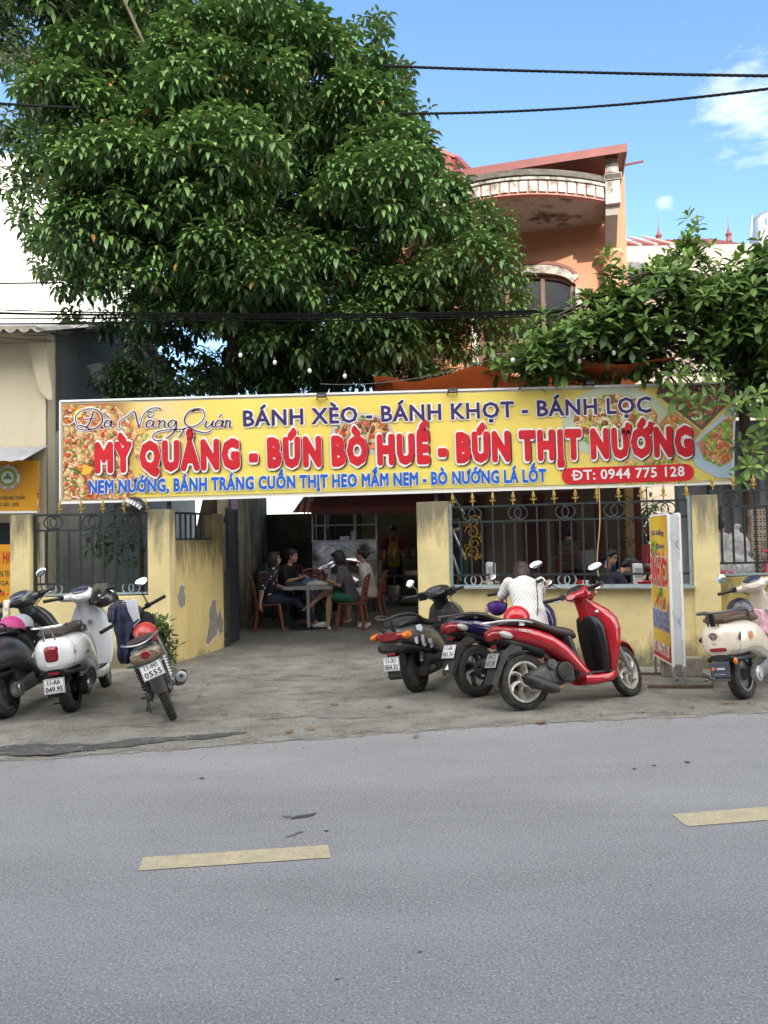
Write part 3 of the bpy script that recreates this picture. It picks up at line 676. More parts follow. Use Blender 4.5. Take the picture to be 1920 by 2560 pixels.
# handwritten name, stroke by stroke
def zz(p): return (130 + .5244 * p[0], 980 + .5244 * p[1])
script = [[(118, 152), (112, 120), (140, 90), (190, 80), (230, 98), (240, 138), (215, 168), (170, 180), (132, 178), (118, 166), (138, 158), (188, 180)], [(197, 94), (186, 130), (172, 158), (160, 172)], [(152, 130), (206, 126)],
          [(284, 142), (266, 134), (250, 150), (254, 167), (274, 160), (287, 138), (281, 160), (294, 168)], [(254, 106), (270, 122)],
          [(346, 180), (322, 168), (325, 138), (358, 116), (392, 92), (404, 130), (416, 172)], [(416, 172), (436, 110), (470, 80), (505, 76), (520, 84)],
          [(484, 142), (466, 134), (450, 150), (454, 167), (474, 160), (487, 138), (481, 160), (494, 168)], [(456, 112), (468, 122), (484, 110)], [(456, 99), (465, 92), (476, 98), (486, 92)],
          [(506, 140), (514, 136), (508, 168)], [(510, 152), (528, 136), (538, 144), (534, 164), (546, 168)],
          [(590, 140), (572, 134), (555, 150), (560, 167), (580, 160), (592, 138), (588, 180), (556, 214), (510, 232), (482, 222), (488, 198), (530, 182), (600, 178), (640, 176)],
          [(702, 88), (662, 88), (634, 122), (638, 154), (668, 166), (708, 146), (728, 112), (716, 84), (688, 80), (668, 96)], [(630, 178), (618, 200), (606, 214)], [(612, 180), (650, 170), (690, 186), (735, 194), (764, 180)],
          [(738, 138), (730, 160), (742, 168), (760, 152), (770, 136), (764, 160), (776, 168)], [(814, 142), (796, 134), (780, 150), (784, 167), (804, 160), (817, 138), (811, 160), (824, 168)], [(796, 120), (812, 104)],
          [(824, 140), (832, 136), (826, 168)], [(828, 152), (842, 136), (850, 144), (846, 164), (858, 168)]]
def spline(pts, n=6):
    out = []; q = [pts[0]] + pts + [pts[-1]]
    for i in range(1, len(q) - 2):
        for k in range(n):
            t = k / n; out.append(tuple(.5 * (2 * q[i][c] + (q[i + 1][c] - q[i - 1][c]) * t + (2 * q[i - 1][c] - 5 * q[i][c] + 4 * q[i + 1][c] - q[i + 2][c]) * t * t + (3 * q[i][c] - q[i - 1][c] - 3 * q[i + 1][c] + q[i + 2][c]) * t ** 3) for c in range(len(pts[0]))))
    out.append(tuple(pts[-1])); return out
mb = MB()
for lay, (wd, mm, lf) in enumerate(((6.2, f_wh, .0185), (3.1, M('plum_print', S(74, 26, 60), .5), .0215))):
    for k, st in enumerate(script):
        pts = [zz(p) for p in spline(st, 6)]; L_, R_ = [], []
        for i, p in enumerate(pts):
            a, b_ = pts[max(0, i - 1)], pts[min(len(pts) - 1, i + 1)]; dx, dy = b_[0] - a[0], b_[1] - a[1]; l = math.hypot(dx, dy) or 1
            w_ = wd * (.75 + .45 * max(0, dy / l)) * .55 if lay else wd * .62
            L_.append(bl(p[0] - dy / l * w_, p[1] + dx / l * w_, lf + k * .00005)); R_.append(bl(p[0] + dy / l * w_, p[1] - dx / l * w_, lf + k * .00005))
        o = len(L_); mb.add(L_ + R_, [(i, i + 1, o + i + 1, o + i) for i in range(o - 1)], mm)
mb.build('lettering', ban)
# steel frame that carries the banner
mb = MB()
for px in (420, 1085, 1765):
    t, bt = P(px, 1000, BY + .07), P(px, 1230, BY + .07); mb.beam((t.x, BY + .07, gz(t.x, BY)), (t.x, BY + .07, t.z - .06), .05, .05, iron)
a, b_ = P(160, 1030, BY + .07), P(1830, 985, BY + .07); mb.beam(a, b_, .04, .04, iron); a, b_ = P(160, 1240, BY + .07), P(1820, 1192, BY + .07); mb.beam(a, b_, .04, .04, iron)
for v in mb.v: v -= bo
mb.build('support_frame', ban)
# flood lamps on its top edge
for px, py, lb in ((804, 991, 'small black floodlight on the banner top near the middle'), (1131, 979, 'small black floodlight on the banner top under the orange tarpaulin'), (1474, 959, 'small black floodlight on the banner top among the broad leaves')):
    p = P(px, py, BY - .06); t = empty('flood_lamp', p, lb, 'lamp', 'floodlights on the banner')
    MB().box((0, -.02, .012), (.13, .05, .05), darkv, rotm(-25)).build('housing', t, bevel=.006); MB().box((0, -.043, .008), (.10, .006, .032), M('lamp_glass', (.35, .36, .34), .1), rotm(-25)).build('lens', t)
    mb = MB(); mb.tube([(.05, .0, .0), (.07, .05, -.03), (.03, .07, -.05)], .006, darkv, 6); mb.tube([(-.05, .0, .0), (-.07, .05, -.03), (-.03, .07, -.05)], .006, darkv, 6); mb.build('bracket', t)

# ================================================================== the orange house behind
FO = Vector((4.43, 14.5)); FD = Vector((-.968, .25)); FN = Vector((-.25, -.968))
def fp(s, n, z): q = FO + FD * s + FN * n; return Vector((q.x, q.y, z))
orange = M('orange_house_paint', (.47, .235, .14), .85, var=.10, vs=1.5, bump=.2, bs=30, dirt=((.34, .17, .11), 2, .5, .75, .6, (1, 1, .5)))
soffit = M('stained_soffit', (.34, .33, .30), .9, var=.12, vs=1.4, dirt=((.045, .038, .03), 1.5, .55, .64, .9, (1, 1, 1)))
trimw = M('weathered_white_trim', (.46, .43, .385), .85, var=.2, vs=9, dirt=((.09, .082, .07), 6, .44, .62, .85, (1, 1, 1)))
mossk = M('blackened_concrete', (.085, .078, .068), .95, var=.5, vs=8)
pinkt = M('dusty_pink_trim', (.42, .20, .17), .85, var=.1, vs=5)
redm = M('red_roof_sheet', (.15, .034, .027), .5, var=.15, vs=3, dirt=((.24, .06, .05), 2, .5, .7, .6, (1, 1, 1)))
wood = M('brown_window_wood', (.13, .075, .05), .55, var=.2, vs=8, stretch=(1, 1, .2))
glass = M('dark_window_glass', (.010, .011, .013), .08, spec=.25)
hs = empty('orange_house', fp(2, 0, 0), 'orange plastered house with curved white balcony canopy above the trees', 'house'); ho = hs.location
def hb(mb, name, **k):
    for v in mb.v: v -= ho
    return mb.build(name, hs, **k)
mb = MB()
def fbox(mb, s0, s1, n0, n1, z0, z1, m):
    q = [fp(s0, n0, z0), fp(s1, n0, z0), fp(s1, n1, z0), fp(s0, n1, z0)]; return mb.prism(q, (0, 0, z1 - z0), m)
# upper wall with an arched window opening
ZT = 7.7; wl, wr, wz0, wspr, wtop = 2.55, .62, 4.9, 6.48, 6.86
def arch(s): t = (s - (wl + wr) / 2) / ((wl - wr) / 2); return wspr + (wtop - wspr) * math.sqrt(max(0, 1 - t * t * .96))
seg = 24
for nrm, mm in ((0.0, orange),):
    fbox(mb, -.35, wr, -.25, 0, 3.7, 8.6, mm); fbox(mb, wl, 4.6, -.25, 0, 3.7, 8.6, mm); fbox(mb, wr, wl, -.25, 0, 3.7, wz0, mm)
    for i in range(seg):
        a, b_ = wr + (wl - wr) * i / seg, wr + (wl - wr) * (i + 1) / seg
        mb.prism([fp(a, 0, arch(a)), fp(b_, 0, arch(b_)), fp(b_, 0, 8.6), fp(a, 0, 8.6)], (-FN.x * .25, -FN.y * .25, 0), mm)
hb(mb, 'wall')
wf = MB()
for i in range(seg):
    a, b_ = wr + (wl - wr) * i / seg, wr + (wl - wr) * (i + 1) / seg
    wf.beam(fp(a, .03, arch(a) + .07), fp(b_, .03, arch(b_) + .07), .10, .16, trimw)
    wf.beam(fp(a, .035, arch(a) + .19), fp(b_, .035, arch(b_) + .19), .12, .06, M('brown_arch_trim', (.24, .11, .07), .8))
for s_ in (wr - .05, wl + .05): wf.beam(fp(s_, .03, wz0), fp(s_, .03, wspr), .12, .10, trimw, up=(FN.x, FN.y, 0))
win = hb(wf, 'window')
fr = MB()
for s_ in (wr + .06, 1.25, 1.95, wl - .06): fr.beam(fp(s_, -.1, wz0), fp(s_, -.1, arch(s_) - .02), .08, .09, wood, up=(FN.x, FN.y, 0))
for i in range(seg):
    a, b_ = wr + (wl - wr) * i / seg, wr + (wl - wr) * (i + 1) / seg; fr.beam(fp(a, -.1, arch(a) - .04), fp(b_, -.1, arch(b_) - .04), .09, .09, wood)
for z in (5.3, 5.55): fr.beam(fp(wr, -.1, z), fp(wl, -.1, z), .07, .09, wood)
for v in fr.v: v -= ho
fr.build('frame', win)
gl = MB(); gl.prism([fp(wr, -.13, wz0), fp(wl, -.13, wz0)] + [fp(wl + (wr - wl) * i / 20, -.13, arch(wl + (wr - wl) * i / 20)) for i in range(21)], (-FN.x * .02, -FN.y * .02, 0), glass)
for v in gl.v: v -= ho
gl.build('pane', win)
# canopy with bulging front edge
def edge(s): t = (s - .05) / 3.7; return 1.02 + .78 * math.sin(math.pi * min(1, max(0, t))) ** .85
N = 40; ss = [.05 + 3.7 * i / N for i in range(N + 1)]
cp = MB()
cp.prism([fp(s_, edge(s_) - .12, 7.70) for s_ in ss] + [fp(3.75, 0, 7.70), fp(.05, 0, 7.70)], (0, 0, .12), soffit); cpo = hb(cp, 'canopy_soffit')
fa = MB()
for z0, z1, k, mm in ((7.68, 7.93, 0, pinkt), (7.93, 7.99, .05, trimw), (7.99, 8.05, .09, mossk), (8.05, 8.12, .03, mossk)):
    for a, b_ in zip(ss, ss[1:]):
        A, B = fp(a, edge(a) + k, z0), fp(b_, edge(b_) + k, z0); A2, B2 = fp(a, edge(a) - .14, z0), fp(b_, edge(b_) - .14, z0); fa.prism([A, B, B2, A2], (0, 0, z1 - z0), mm)
hb(fa, 'fascia')
# white moulded blocks in a row under the rim
acc = 0; s_ = .10; bb = MB(); nb = 0
while s_ < 3.7:
    ds = .135; a, b_ = s_, s_ + ds
    A, B = fp(a, edge(a), 0), fp(b_, edge(b_), 0); dv = (B - A).normalized(); nv = Vector((-dv.y, dv.x, 0)); 
    if nv.dot(Vector((FN.x, FN.y, 0))) < 0: nv = -nv
    m_ = MB(); m_.prism([A + nv * .001 + Vector((0, 0, 7.715)), B + nv * .001 + Vector((0, 0, 7.715)), B + nv * .001 + Vector((0, 0, 7.905)), A + nv * .001 + Vector((0, 0, 7.905))], nv * .035, trimw)
    hb(m_, 'moulded_block', bevel=.012); nb += 1
    s_ += ds / max(.45, (1 - .0)) + .028
# end pier, bracket and column
mb = MB(); fbox(mb, -.20, .06, .86, 1.10, 7.60, 8.02, trimw); fbox(mb, -.23, .08, .84, 1.13, 8.02, 8.14, mossk); fbox(mb, -.18, .05, .88, 1.08, 8.14, 8.46, pinkt); hb(mb, 'corner_pier', bevel=.01)
mb = MB(); fbox(mb, -.155, .025, 1.075, 1.095, 8.17, 8.40, trimw); hb(mb, 'pier_panel', bevel=.006)
mb = MB(); mb.prism([fp(-.15, .1, 7.7), fp(-.15, 1.05, 7.7), fp(-.15, .95, 7.45), fp(-.15, .12, 7.05)], tuple(fp(.06, 0, 0) - fp(-.15, 0, 0)), M('soffit_grey', (.38, .36, .33), .9, var=.1)); hb(mb, 'bracket')
mb = MB(); cx = fp(-.04, .13, 0)
mb.lathe([(.15, 3.6), (.15, 6.72), (.17, 6.74), (.17, 6.78), (.15, 6.80), (.15, 6.86), (.19, 6.92), (.22, 6.98), (.24, 7.0), (.24, 7.06), (.0, 7.06)], cx, (0, 0, 1), M('pale_orange_column', (.52, .27, .16), .85, var=.08)); hb(mb, 'column')
# round tile emblem on the wall
mb = MB(); c = fp(2.02, .015, 7.2); mb.lathe([(.0, -.0), (.13, 0), (.13, .03), (.11, .035), (.0, .03)], c, (FN.x, FN.y, 0), trimw, 8, False)
for i in range(8):
    a = math.pi * i / 4; mb.beam(c + Vector((FN.x, FN.y, 0)) * .034 + Vector((FD.x, FD.y, 0)) * (.03 * math.cos(a)) + Vector((0, 0, .03 * math.sin(a))), c + Vector((FN.x, FN.y, 0)) * .034 + Vector((FD.x, FD.y, 0)) * (.1 * math.cos(a)) + Vector((0, 0, .1 * math.sin(a))), .012, .01, pinkt)
hb(mb, 'wall_emblem')
# flat red roof edge over the canopy
mb = MB(); q = [fp(-.30, 1.30, 8.44), fp(4.5, 1.30, 8.36), fp(4.5, -.6, 8.60), fp(-.30, -.6, 8.68)]; mb.prism(q, (0, 0, .05), redm)
mb.beam(fp(-.32, 1.31, 8.47), fp(4.5, 1.31, 8.39), .03, .15, redm); mb.beam(fp(-.31, 1.31, 8.48), fp(-.31, -.6, 8.72), .03, .15, redm); mb.beam(fp(-.30, .9, 8.36), fp(-.62, .95, 8.36), .03, .03, redm); hb(mb, 'roof')
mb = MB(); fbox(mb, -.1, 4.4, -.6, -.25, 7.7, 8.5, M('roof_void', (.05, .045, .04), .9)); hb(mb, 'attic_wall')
def corrugated(mb, o, u, v, m, pitch=.16, amp=.03):
    """ribbed sheet: u across the ribs, v along them"""
    o, u, v = Vector(o), Vector(u), Vector(v); n = max(2, int(u.length / pitch)) * 6; nn = u.cross(v).normalized(); vs = []
    for i in range(n + 1):
        h = max(-.35, math.sin(2 * math.pi * i / 6)) * amp
        for k in range(3): vs.append(o + u * (i / n) + v * (k / 2) + nn * h)
    return mb.add(vs, [(i * 3 + k, i * 3 + k + 1, i * 3 + 4 + k, i * 3 + 3 + k) for i in range(n) for k in range(2)], m, True)
# second, higher red roof at the left of the house
mb = MB(); a, b_, c, d_ = P(1000, 330, 18), P(1046, 352, 18), P(1150, 402, 16.6), P(1000, 440, 16.2)
corrugated(mb, P(985, 330, 18), P(1146, 396, 18) - P(985, 330, 18), P(1000, 452, 15.6) - P(985, 330, 18), redm, .2, .03)
mb.beam(P(1040, 352, 17.98), P(1150, 397, 17.9), .08, .08, redm); mb.beam(P(1143, 394, 17.9), P(1172, 424, 15.6), .1, .08, redm)
mb.beam(P(985, 330, 17.98), P(1042, 353, 17.98), .08, .08, redm); hb(mb, 'upper_roof')
mb = MB(); mb.prism([P(1060, 436, 15.9), P(1168, 426, 15.9), P(1168, 520, 15.9), P(1060, 520, 15.9)], (0, .2, 0), M('roof_gable', (.30, .13, .10), .9)); hb(mb, 'gable')
# ground floor: cream wall with dark doors and yellow porch columns
creamd = M('porch_wall_paint', (.50, .44, .27), .85, var=.08)
mar = M('maroon_door_wood', (.10, .028, .022), .45, var=.25, vs=10, stretch=(1, 1, .2))
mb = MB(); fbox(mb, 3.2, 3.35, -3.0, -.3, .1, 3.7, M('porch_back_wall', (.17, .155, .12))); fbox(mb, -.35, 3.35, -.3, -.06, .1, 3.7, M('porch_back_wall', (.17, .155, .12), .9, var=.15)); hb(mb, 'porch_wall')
for s0 in (.75, 1.35, 2.5):
    mb = MB(); fbox(mb, s0, s0 + .42, -.06, -.01, .2, 2.5, mar); d1 = hb(mb, 'door', bevel=.01)
    mb = MB()
    for z0, z1 in ((.35, .85), (1.0, 2.35)): fbox(mb, s0 + .07, s0 + .35, -.01, .005, z0, z1, M('door_panel', (.055, .022, .02), .5))
    for v in mb.v: v -= ho
    mb.build('door_panel', d1, bevel=.006)
for s0, n0 in ((-.22, .9),):
    mb = MB(); c = fp(s0, n0, .1); mb.lathe([(.16, 0), (.16, .12), (.115, .16), (.11, 2.6), (.15, 2.7), (.16, 3.6)], c, (0, 0, 1), M('yellow_porch_column', (.55, .42, .16), .8, var=.1)); hb(mb, 'porch_column')
mb = MB(); fbox(mb, -.5, 3.4, -.3, 1.35, 3.6, 3.78, soffit); hb(mb, 'porch_roof')
# scrolled gold screen on the yard wall, seen through the fence
# ================================================================== yard: orange tarpaulin roof
tarp = M('orange_tarpaulin', (.60, .13, .035), .5, var=.15, vs=3, bump=.5, bs=6, transl=.25)
vs = []; nx, ny = 40, 22
for j in range(ny + 1):
    for i in range(nx + 1):
        u, v = i / nx, j / ny; x = -.1 + 3.9 * u; y = 10.5 + 5.3 * v - .24 * (x) ; z = 3.95 + .35 * v - .28 * math.sin(math.pi * u * 3) ** 2 * (1 - v) * .5 - .18 * math.sin(math.pi * v) + .07 * mnoise.noise(Vector((x * 2.4, y * 1.4, 0)))
        vs.append((x, y, z))
o = MB().add(vs, [(j * (nx + 1) + i, j * (nx + 1) + i + 1, (j + 1) * (nx + 1) + i + 1, (j + 1) * (nx + 1) + i) for j in range(ny) for i in range(nx)], tarp, True).build('tarpaulin')
tag(o, 'sagging orange tarpaulin stretched over the yard behind the banner', 'tarpaulin')
# roof sheet that covers the dining yard, deeper in
mb = MB(); corrugated(mb, (-2.6, 12.6, 3.55), (4.4, 0, .1), (0, 6.2, .9), fibro, .18, .025); o = mb.build('yard_roof'); tag(o, 'grey corrugated roof over the dining yard', 'roof')
# yard side wall and back wall
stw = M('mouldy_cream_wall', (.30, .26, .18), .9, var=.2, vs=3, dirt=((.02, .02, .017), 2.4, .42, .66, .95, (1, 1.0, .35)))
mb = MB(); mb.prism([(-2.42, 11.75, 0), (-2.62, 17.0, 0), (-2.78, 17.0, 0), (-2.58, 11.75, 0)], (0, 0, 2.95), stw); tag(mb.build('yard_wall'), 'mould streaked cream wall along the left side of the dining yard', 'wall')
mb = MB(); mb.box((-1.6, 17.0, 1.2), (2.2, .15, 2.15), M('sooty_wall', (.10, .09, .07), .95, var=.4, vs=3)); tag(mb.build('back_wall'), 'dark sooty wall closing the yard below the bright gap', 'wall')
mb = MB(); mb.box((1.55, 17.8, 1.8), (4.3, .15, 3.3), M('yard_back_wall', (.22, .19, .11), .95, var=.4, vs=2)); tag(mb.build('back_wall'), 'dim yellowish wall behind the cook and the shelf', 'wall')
mb = MB()
for x, y in ((-1.46, 16.2), (-.95, 15.2), (2.6, 12.8)): mb.tube([(x, y, gz(x, y)), (x, y, 4.1)], .05, darkv, 10)
tag(MB().tube([(-1.46, 16.2, .2), (-1.46, 16.2, 4.2)], .07, darkv, 10).build('roof_post'), 'dark post at the back corner of the yard', 'post')
tag(MB().tube([(-1.0, 15.0, .2), (-1.0, 15.0, 4.0)], .045, darkv, 10).build('roof_post'), 'dark post beside the steel food cart', 'post')
# hanging printed poster on the yard wall
mb = MB(); mb.prism([(-2.40, 11.9, 1.05), (-2.41, 12.45, 1.05), (-2.41, 12.45, 2.5), (-2.40, 11.9, 2.5)], (.012, 0, 0), M('lilac_poster', (.22, .17, .34), .6, var=.5, vs=5, dirt=((.35, .06, .05), 5, .5, .6, .9, (1, 1, 1)))); tag(mb.build('wall_poster'), 'lilac and red poster hung on the yard wall behind the gate leaf', 'poster')

# ================================================================== neighbours
nh = empty('cream_house', (-6.5, 10.6, 0), 'cream neighbour house with grey side wall and corrugated roof', 'house'); no = nh.location
def nbd(mb, name, **k):
    for v in mb.v: v -= no
    return mb.build(name, nh, **k)
mb = MB(); mb.box((-7.2, 10.75, 2.35), (4.98, .28, 4.7), cream); nbd(mb, 'front_wall')
mb = MB(); mb.prism([(-4.71, 10.89, 0), (-4.71, 19, 0), (-4.71, 19, 4.6), (-4.71, 14, 5.72), (-4.71, 10.89, 4.74)], (-.2, 0, 0), greyr); sw = nbd(mb, 'side_wall')
pts = []
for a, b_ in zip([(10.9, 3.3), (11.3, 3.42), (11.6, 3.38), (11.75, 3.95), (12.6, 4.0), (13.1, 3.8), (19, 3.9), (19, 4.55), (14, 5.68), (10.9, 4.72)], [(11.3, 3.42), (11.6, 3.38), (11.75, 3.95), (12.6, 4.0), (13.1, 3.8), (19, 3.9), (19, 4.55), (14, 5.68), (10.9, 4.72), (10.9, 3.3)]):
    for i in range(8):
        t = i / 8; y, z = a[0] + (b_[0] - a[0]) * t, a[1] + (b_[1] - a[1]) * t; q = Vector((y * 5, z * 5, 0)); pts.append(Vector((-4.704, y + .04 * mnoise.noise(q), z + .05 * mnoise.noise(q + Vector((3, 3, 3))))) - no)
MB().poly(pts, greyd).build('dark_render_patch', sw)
mb = MB(); corrugated(mb, (-9.8, 10.0, 4.52), (5.3, 0, 0), (0, 4.1, 1.30), fibro, .18, .035); corrugated(mb, (-9.8, 14.1, 5.82), (5.3, 0, 0), (0, 5, -1.2), fibro, .18, .035); nbd(mb, 'roof')
mb = MB(); mb.box((-7.2, 10.3, 4.56), (5.2, .5, .10), M('eave_board', (.30, .25, .19), .9, var=.3)); mb.prism([(-4.72, 10.58, 4.6), (-4.95, 10.58, 4.6), (-4.78, 10.58, 3.85), (-4.66, 10.58, 3.70), (-4.60, 10.58, 3.70), (-4.60, 10.58, 3.82)], (0, -.05, 0), cream); nbd(mb, 'eave_bracket')
mb = MB(); corrugated(mb, (-7.5, 10.58, 3.02), (2.82, 0, .04), (0, -.75, -.28), fibro, .2, .012); nbd(mb, 'awning_sheet')
mb = MB(); mb.box((-4.80, 10.61, 2.2), (.18, .05, 4.2), cream); nbd(mb, 'corner_strip')
# neighbour signs
ysign = M('ochre_sign_print', S(214, 150, 28), .45)
sgreen, smar, sred = M('green_print', S(52, 84, 40), .5), M('maroon_print', S(116, 24, 30), .5), M('red_print2', S(192, 32, 32), .5)
SY = 10.35
s1 = empty('shop_sign', P(40, 1210, SY), 'ochre sign with round green plant emblem on the cream house', 'sign'); so = s1.location
q = [P(-120, 1279, SY), P(97, 1277, SY), P(96, 1152, SY), P(-120, 1143, SY)]
mb = MB(); mb.prism([p - so for p in q], (0, .03, 0), ysign); mb.build('sign_board', s1)
mb = MB(); ux = (q[1] - q[0]).normalized(); uz = Vector((0, 0, 1)); pt = lambda x, y, l=.004: P(x, y, SY - l) - so
sgn = MB(); sgn.beam(pt(-120, 1282), pt(98, 1280), .03, .03, frame_w); sgn.build('sign_frame', s1)
mb.__init__(); mb.text('G HIỆU ĐẠT CHUẨN', pt(-1, 1249), ux, uz, sgreen, 63 * SY / FPX, 9 * SY / FPX, .02); mb.text('O 2002 - 2018', pt(-1, 1266), ux, uz, sgreen, 48 * SY / FPX, 9 * SY / FPX, .02)
mb.text('T', pt(90, 1244), ux, uz, smar, None, 10 * SY / FPX, .03)
mb.build('lettering', s1)
ec = (19, 1193)
def disc(mb, c, r, m, l): mb.poly([pt(c[0] + r * math.cos(i * .1745), c[1] + r * math.sin(i * .1745), l) for i in range(36)], m)
em = MB(); disc(em, ec, 31, f_wh, .006); disc(em, ec, 23.5, M('emblem_ring', S(150, 170, 60), .5), .008); disc(em, ec, 15.5, f_wh, .010)
for k in range(9):
    a = R(-90 + (k - 4) * 17); em.text('KBẮNG-BẮC'[k] if False else 'BẰNG-BẮCK'[k], pt(ec[0] + 26 * math.cos(a), ec[1] + 26 * math.sin(a), .012), ux * math.cos(R((k - 4) * 17)) - uz * math.sin(R((k - 4) * 17)), uz * math.cos(R((k - 4) * 17)) + ux * math.sin(R((k - 4) * 17)), smar, None, 5.5 * SY / FPX, .03, align='C')
for k in range(12):
    a = R(90 - (k - 5.5) * 11); ch = '0945.000.858'[k]; t = R((k - 5.5) * 11)
    em.text(ch, pt(ec[0] + 30 * math.cos(a), ec[1] + 30 * math.sin(a), .012), ux * math.cos(t) + uz * math.sin(t), uz * math.cos(t) - ux * math.sin(t), sred, None, 5 * SY / FPX, .03, align='C')
for (x, h, w_) in ((19, 17, 3.2), (14, 11, 2.4), (24, 11, 2.4), (10, 6, 2), (28, 6, 2)):
    em.poly([pt(x + w_ * math.cos(i * .52), 1199 - h * .5 + h * .5 * math.sin(i * .52), .013) for i in range(12)], M('emblem_green', S(96, 150, 84), .5))
em.build('emblem', s1)
s2 = empty('shop_sign', P(15, 1430, SY), 'ochre sign with large red letters behind the narrow fence pillar', 'sign'); so = s2.location
q = [P(-120, 1512, SY), P(32, 1510, SY), P(31, 1361, SY), P(-120, 1362, SY)]; mb = MB(); mb.prism([p - so for p in q], (0, .03, 0), ysign); mb.build('sign_board', s2)
mb = MB(); pt = lambda x, y, l=.004: P(x, y, SY - l) - so
mb.text('I HO', pt(-3, 1408), ux, uz, sred, 36 * SY / FPX, 28 * SY / FPX, .03); mb.text('N THU', pt(0, 1442), ux, uz, sgreen, 33 * SY / FPX, 15 * SY / FPX, .01); mb.text('GA', pt(0, 1463), ux, uz, sgreen, None, 11 * SY / FPX, .01); mb.text('98 - 0', pt(-3, 1491), ux, uz, sred, 36 * SY / FPX, 13 * SY / FPX, .02); mb.build('lettering', s2)
mb = MB(); mb.box((-5.4, 10.55, 1.72), (1.2, .03, .55), M('shop_window_dark', (.02, .022, .024), .1)); nbd(mb, 'shop_window')
# tall pale building far left
wb = MB(); wb.box((-14.0, 26, 6.9), (9.6, 6, 13.8), white_b); o = wb.build('tall_building'); tag(o, 'tall sunlit whitish building behind the corrugated roof', 'building')
# right neighbour: red roof, beige parapet, awning, water tank
rn = empty('red_roof_house', (10, 20, 0), 'beige house with red ribbed roof and finials behind the broad leaved tree', 'house'); ro = rn.location
def rb(mb, name, **k):
    for v in mb.v: v -= ro
    return mb.build(name, rn, **k)
beige = M('beige_parapet', (.36, .32, .265), .9, var=.12, vs=1.5, dirt=((.22, .20, .17), 2.2, .5, .75, .6, (1, 1, .6)))
z1 = P(1700, 612, 20).z; z2 = P(1700, 580, 22).z
mb = MB(); corrugated(mb, (P(1545, 609, 20).x, 20, z1 - .05), (P(1880, 615, 20).x - P(1545, 609, 20).x, 0, .0), (0, 2.2, 1.05), redm, .2, .03); rb(mb, 'roof')
mb = MB()
for px in (1600, 1640, 1680, 1560): a = P(px, 611, 19.95); mb.beam((a.x, 19.93, z1), (a.x + .02, 22.1, z1 + 1.07), .09, .05, M('pink_batten', (.55, .30, .26), .7))
rb(mb, 'roof_batten')
for px in (1646, 1821):
    a = P(px, 575, 22.2); mb = MB(); mb.lathe([(.10, -.1), (.06, .05), (.1, .12), (.05, .2), (.02, .3), (.0, .75)], (a.x, 22.2, z1 + 1.0), (0, 0, 1), redm, 8); rb(mb, 'roof_finial')
mb = MB(); mb.box((10.4, 20.0, z1 - .5), (8.6, .3, .86), beige); mb.box((10.9, 20.6, (z1 - .9) / 2), (8.2, .3, z1 - .9), M('plain_side_wall', (.30, .25, .20), .9, var=.2, vs=.8)); mb.box((10.4, 19.95, z1 - .95), (8.7, .5, .08), beige); rb(mb, 'wall')
mb = MB(); corrugated(mb, P(1555, 652, 19.7), P(1615, 656, 19.7) - P(1555, 652, 19.7), P(1556, 700, 18.8) - P(1555, 652, 19.7), M('dark_awning_sheet', (.10, .095, .10), .6), .14, .02); rb(mb, 'awning')
wt = empty('water_tank', P(1925, 580, 24), 'steel water tank with blue letters on the roof at the right', 'water tank'); c = Vector((0, 0, 0))
mb = MB(); mb.lathe([(.01, .62), (.3, .6), (.52, .45), (.55, .4)] + [(.55 + (.012 if i % 2 else 0), .4 - i * .1) for i in range(1, 10)] + [(.55, -.6), (.0, -.6)], c, (0, 0, 1), steelg, 24); mb.build('tank_body', wt)
mb = MB()
for k, ch in enumerate('INMỸ'):
    a = R(-128 + k * 17); n_ = Vector((math.cos(a), math.sin(a), 0)); mb.text(ch, n_ * .565 + Vector((0, 0, .06)), Vector((-n_.y, n_.x, 0)), (0, 0, 1), f_blu, None, .2, .02, align='C')
mb.build('lettering', wt)
tag(MB().tube([P(1876, 620, 21), P(1880, 536, 21)], .03, steelg, 6).build('aerial_pole'), 'thin steel pole standing beside the water tank', 'pole')
# grey shutter wall at the right behind the fence
gw = empty('grey_shed', (6.6, 12.2, 0), 'grey ribbed shed wall behind the fence at the frame edge', 'shed'); go = gw.location
mb = MB(); corrugated(mb, Vector((4.75, 12.4, .2)) - go, (4.6, .3, 0), (0, 0, 3.3), M('grey_shed_sheet', (.19, .195, .21), .7, var=.2, vs=2), .22, .02); mb.build('ribbed_wall', gw); mb = MB(); corrugated(mb, Vector((4.5, 10.7, 3.42)) - go, (5, 0, 0), (0, 4.2, .5), fibro, .2, .02); mb.build('roof', gw)
mb = MB(); mb.box(Vector((5.9, 12.3, 1.6)) - go, (.06, .06, 3.0), steelg); mb.box(Vector((5.35, 12.3, 3.15)) - go, (.55, .05, .32), M('vent_louvre', (.5, .46, .4), .8)); mb.build('post_and_vent', gw)

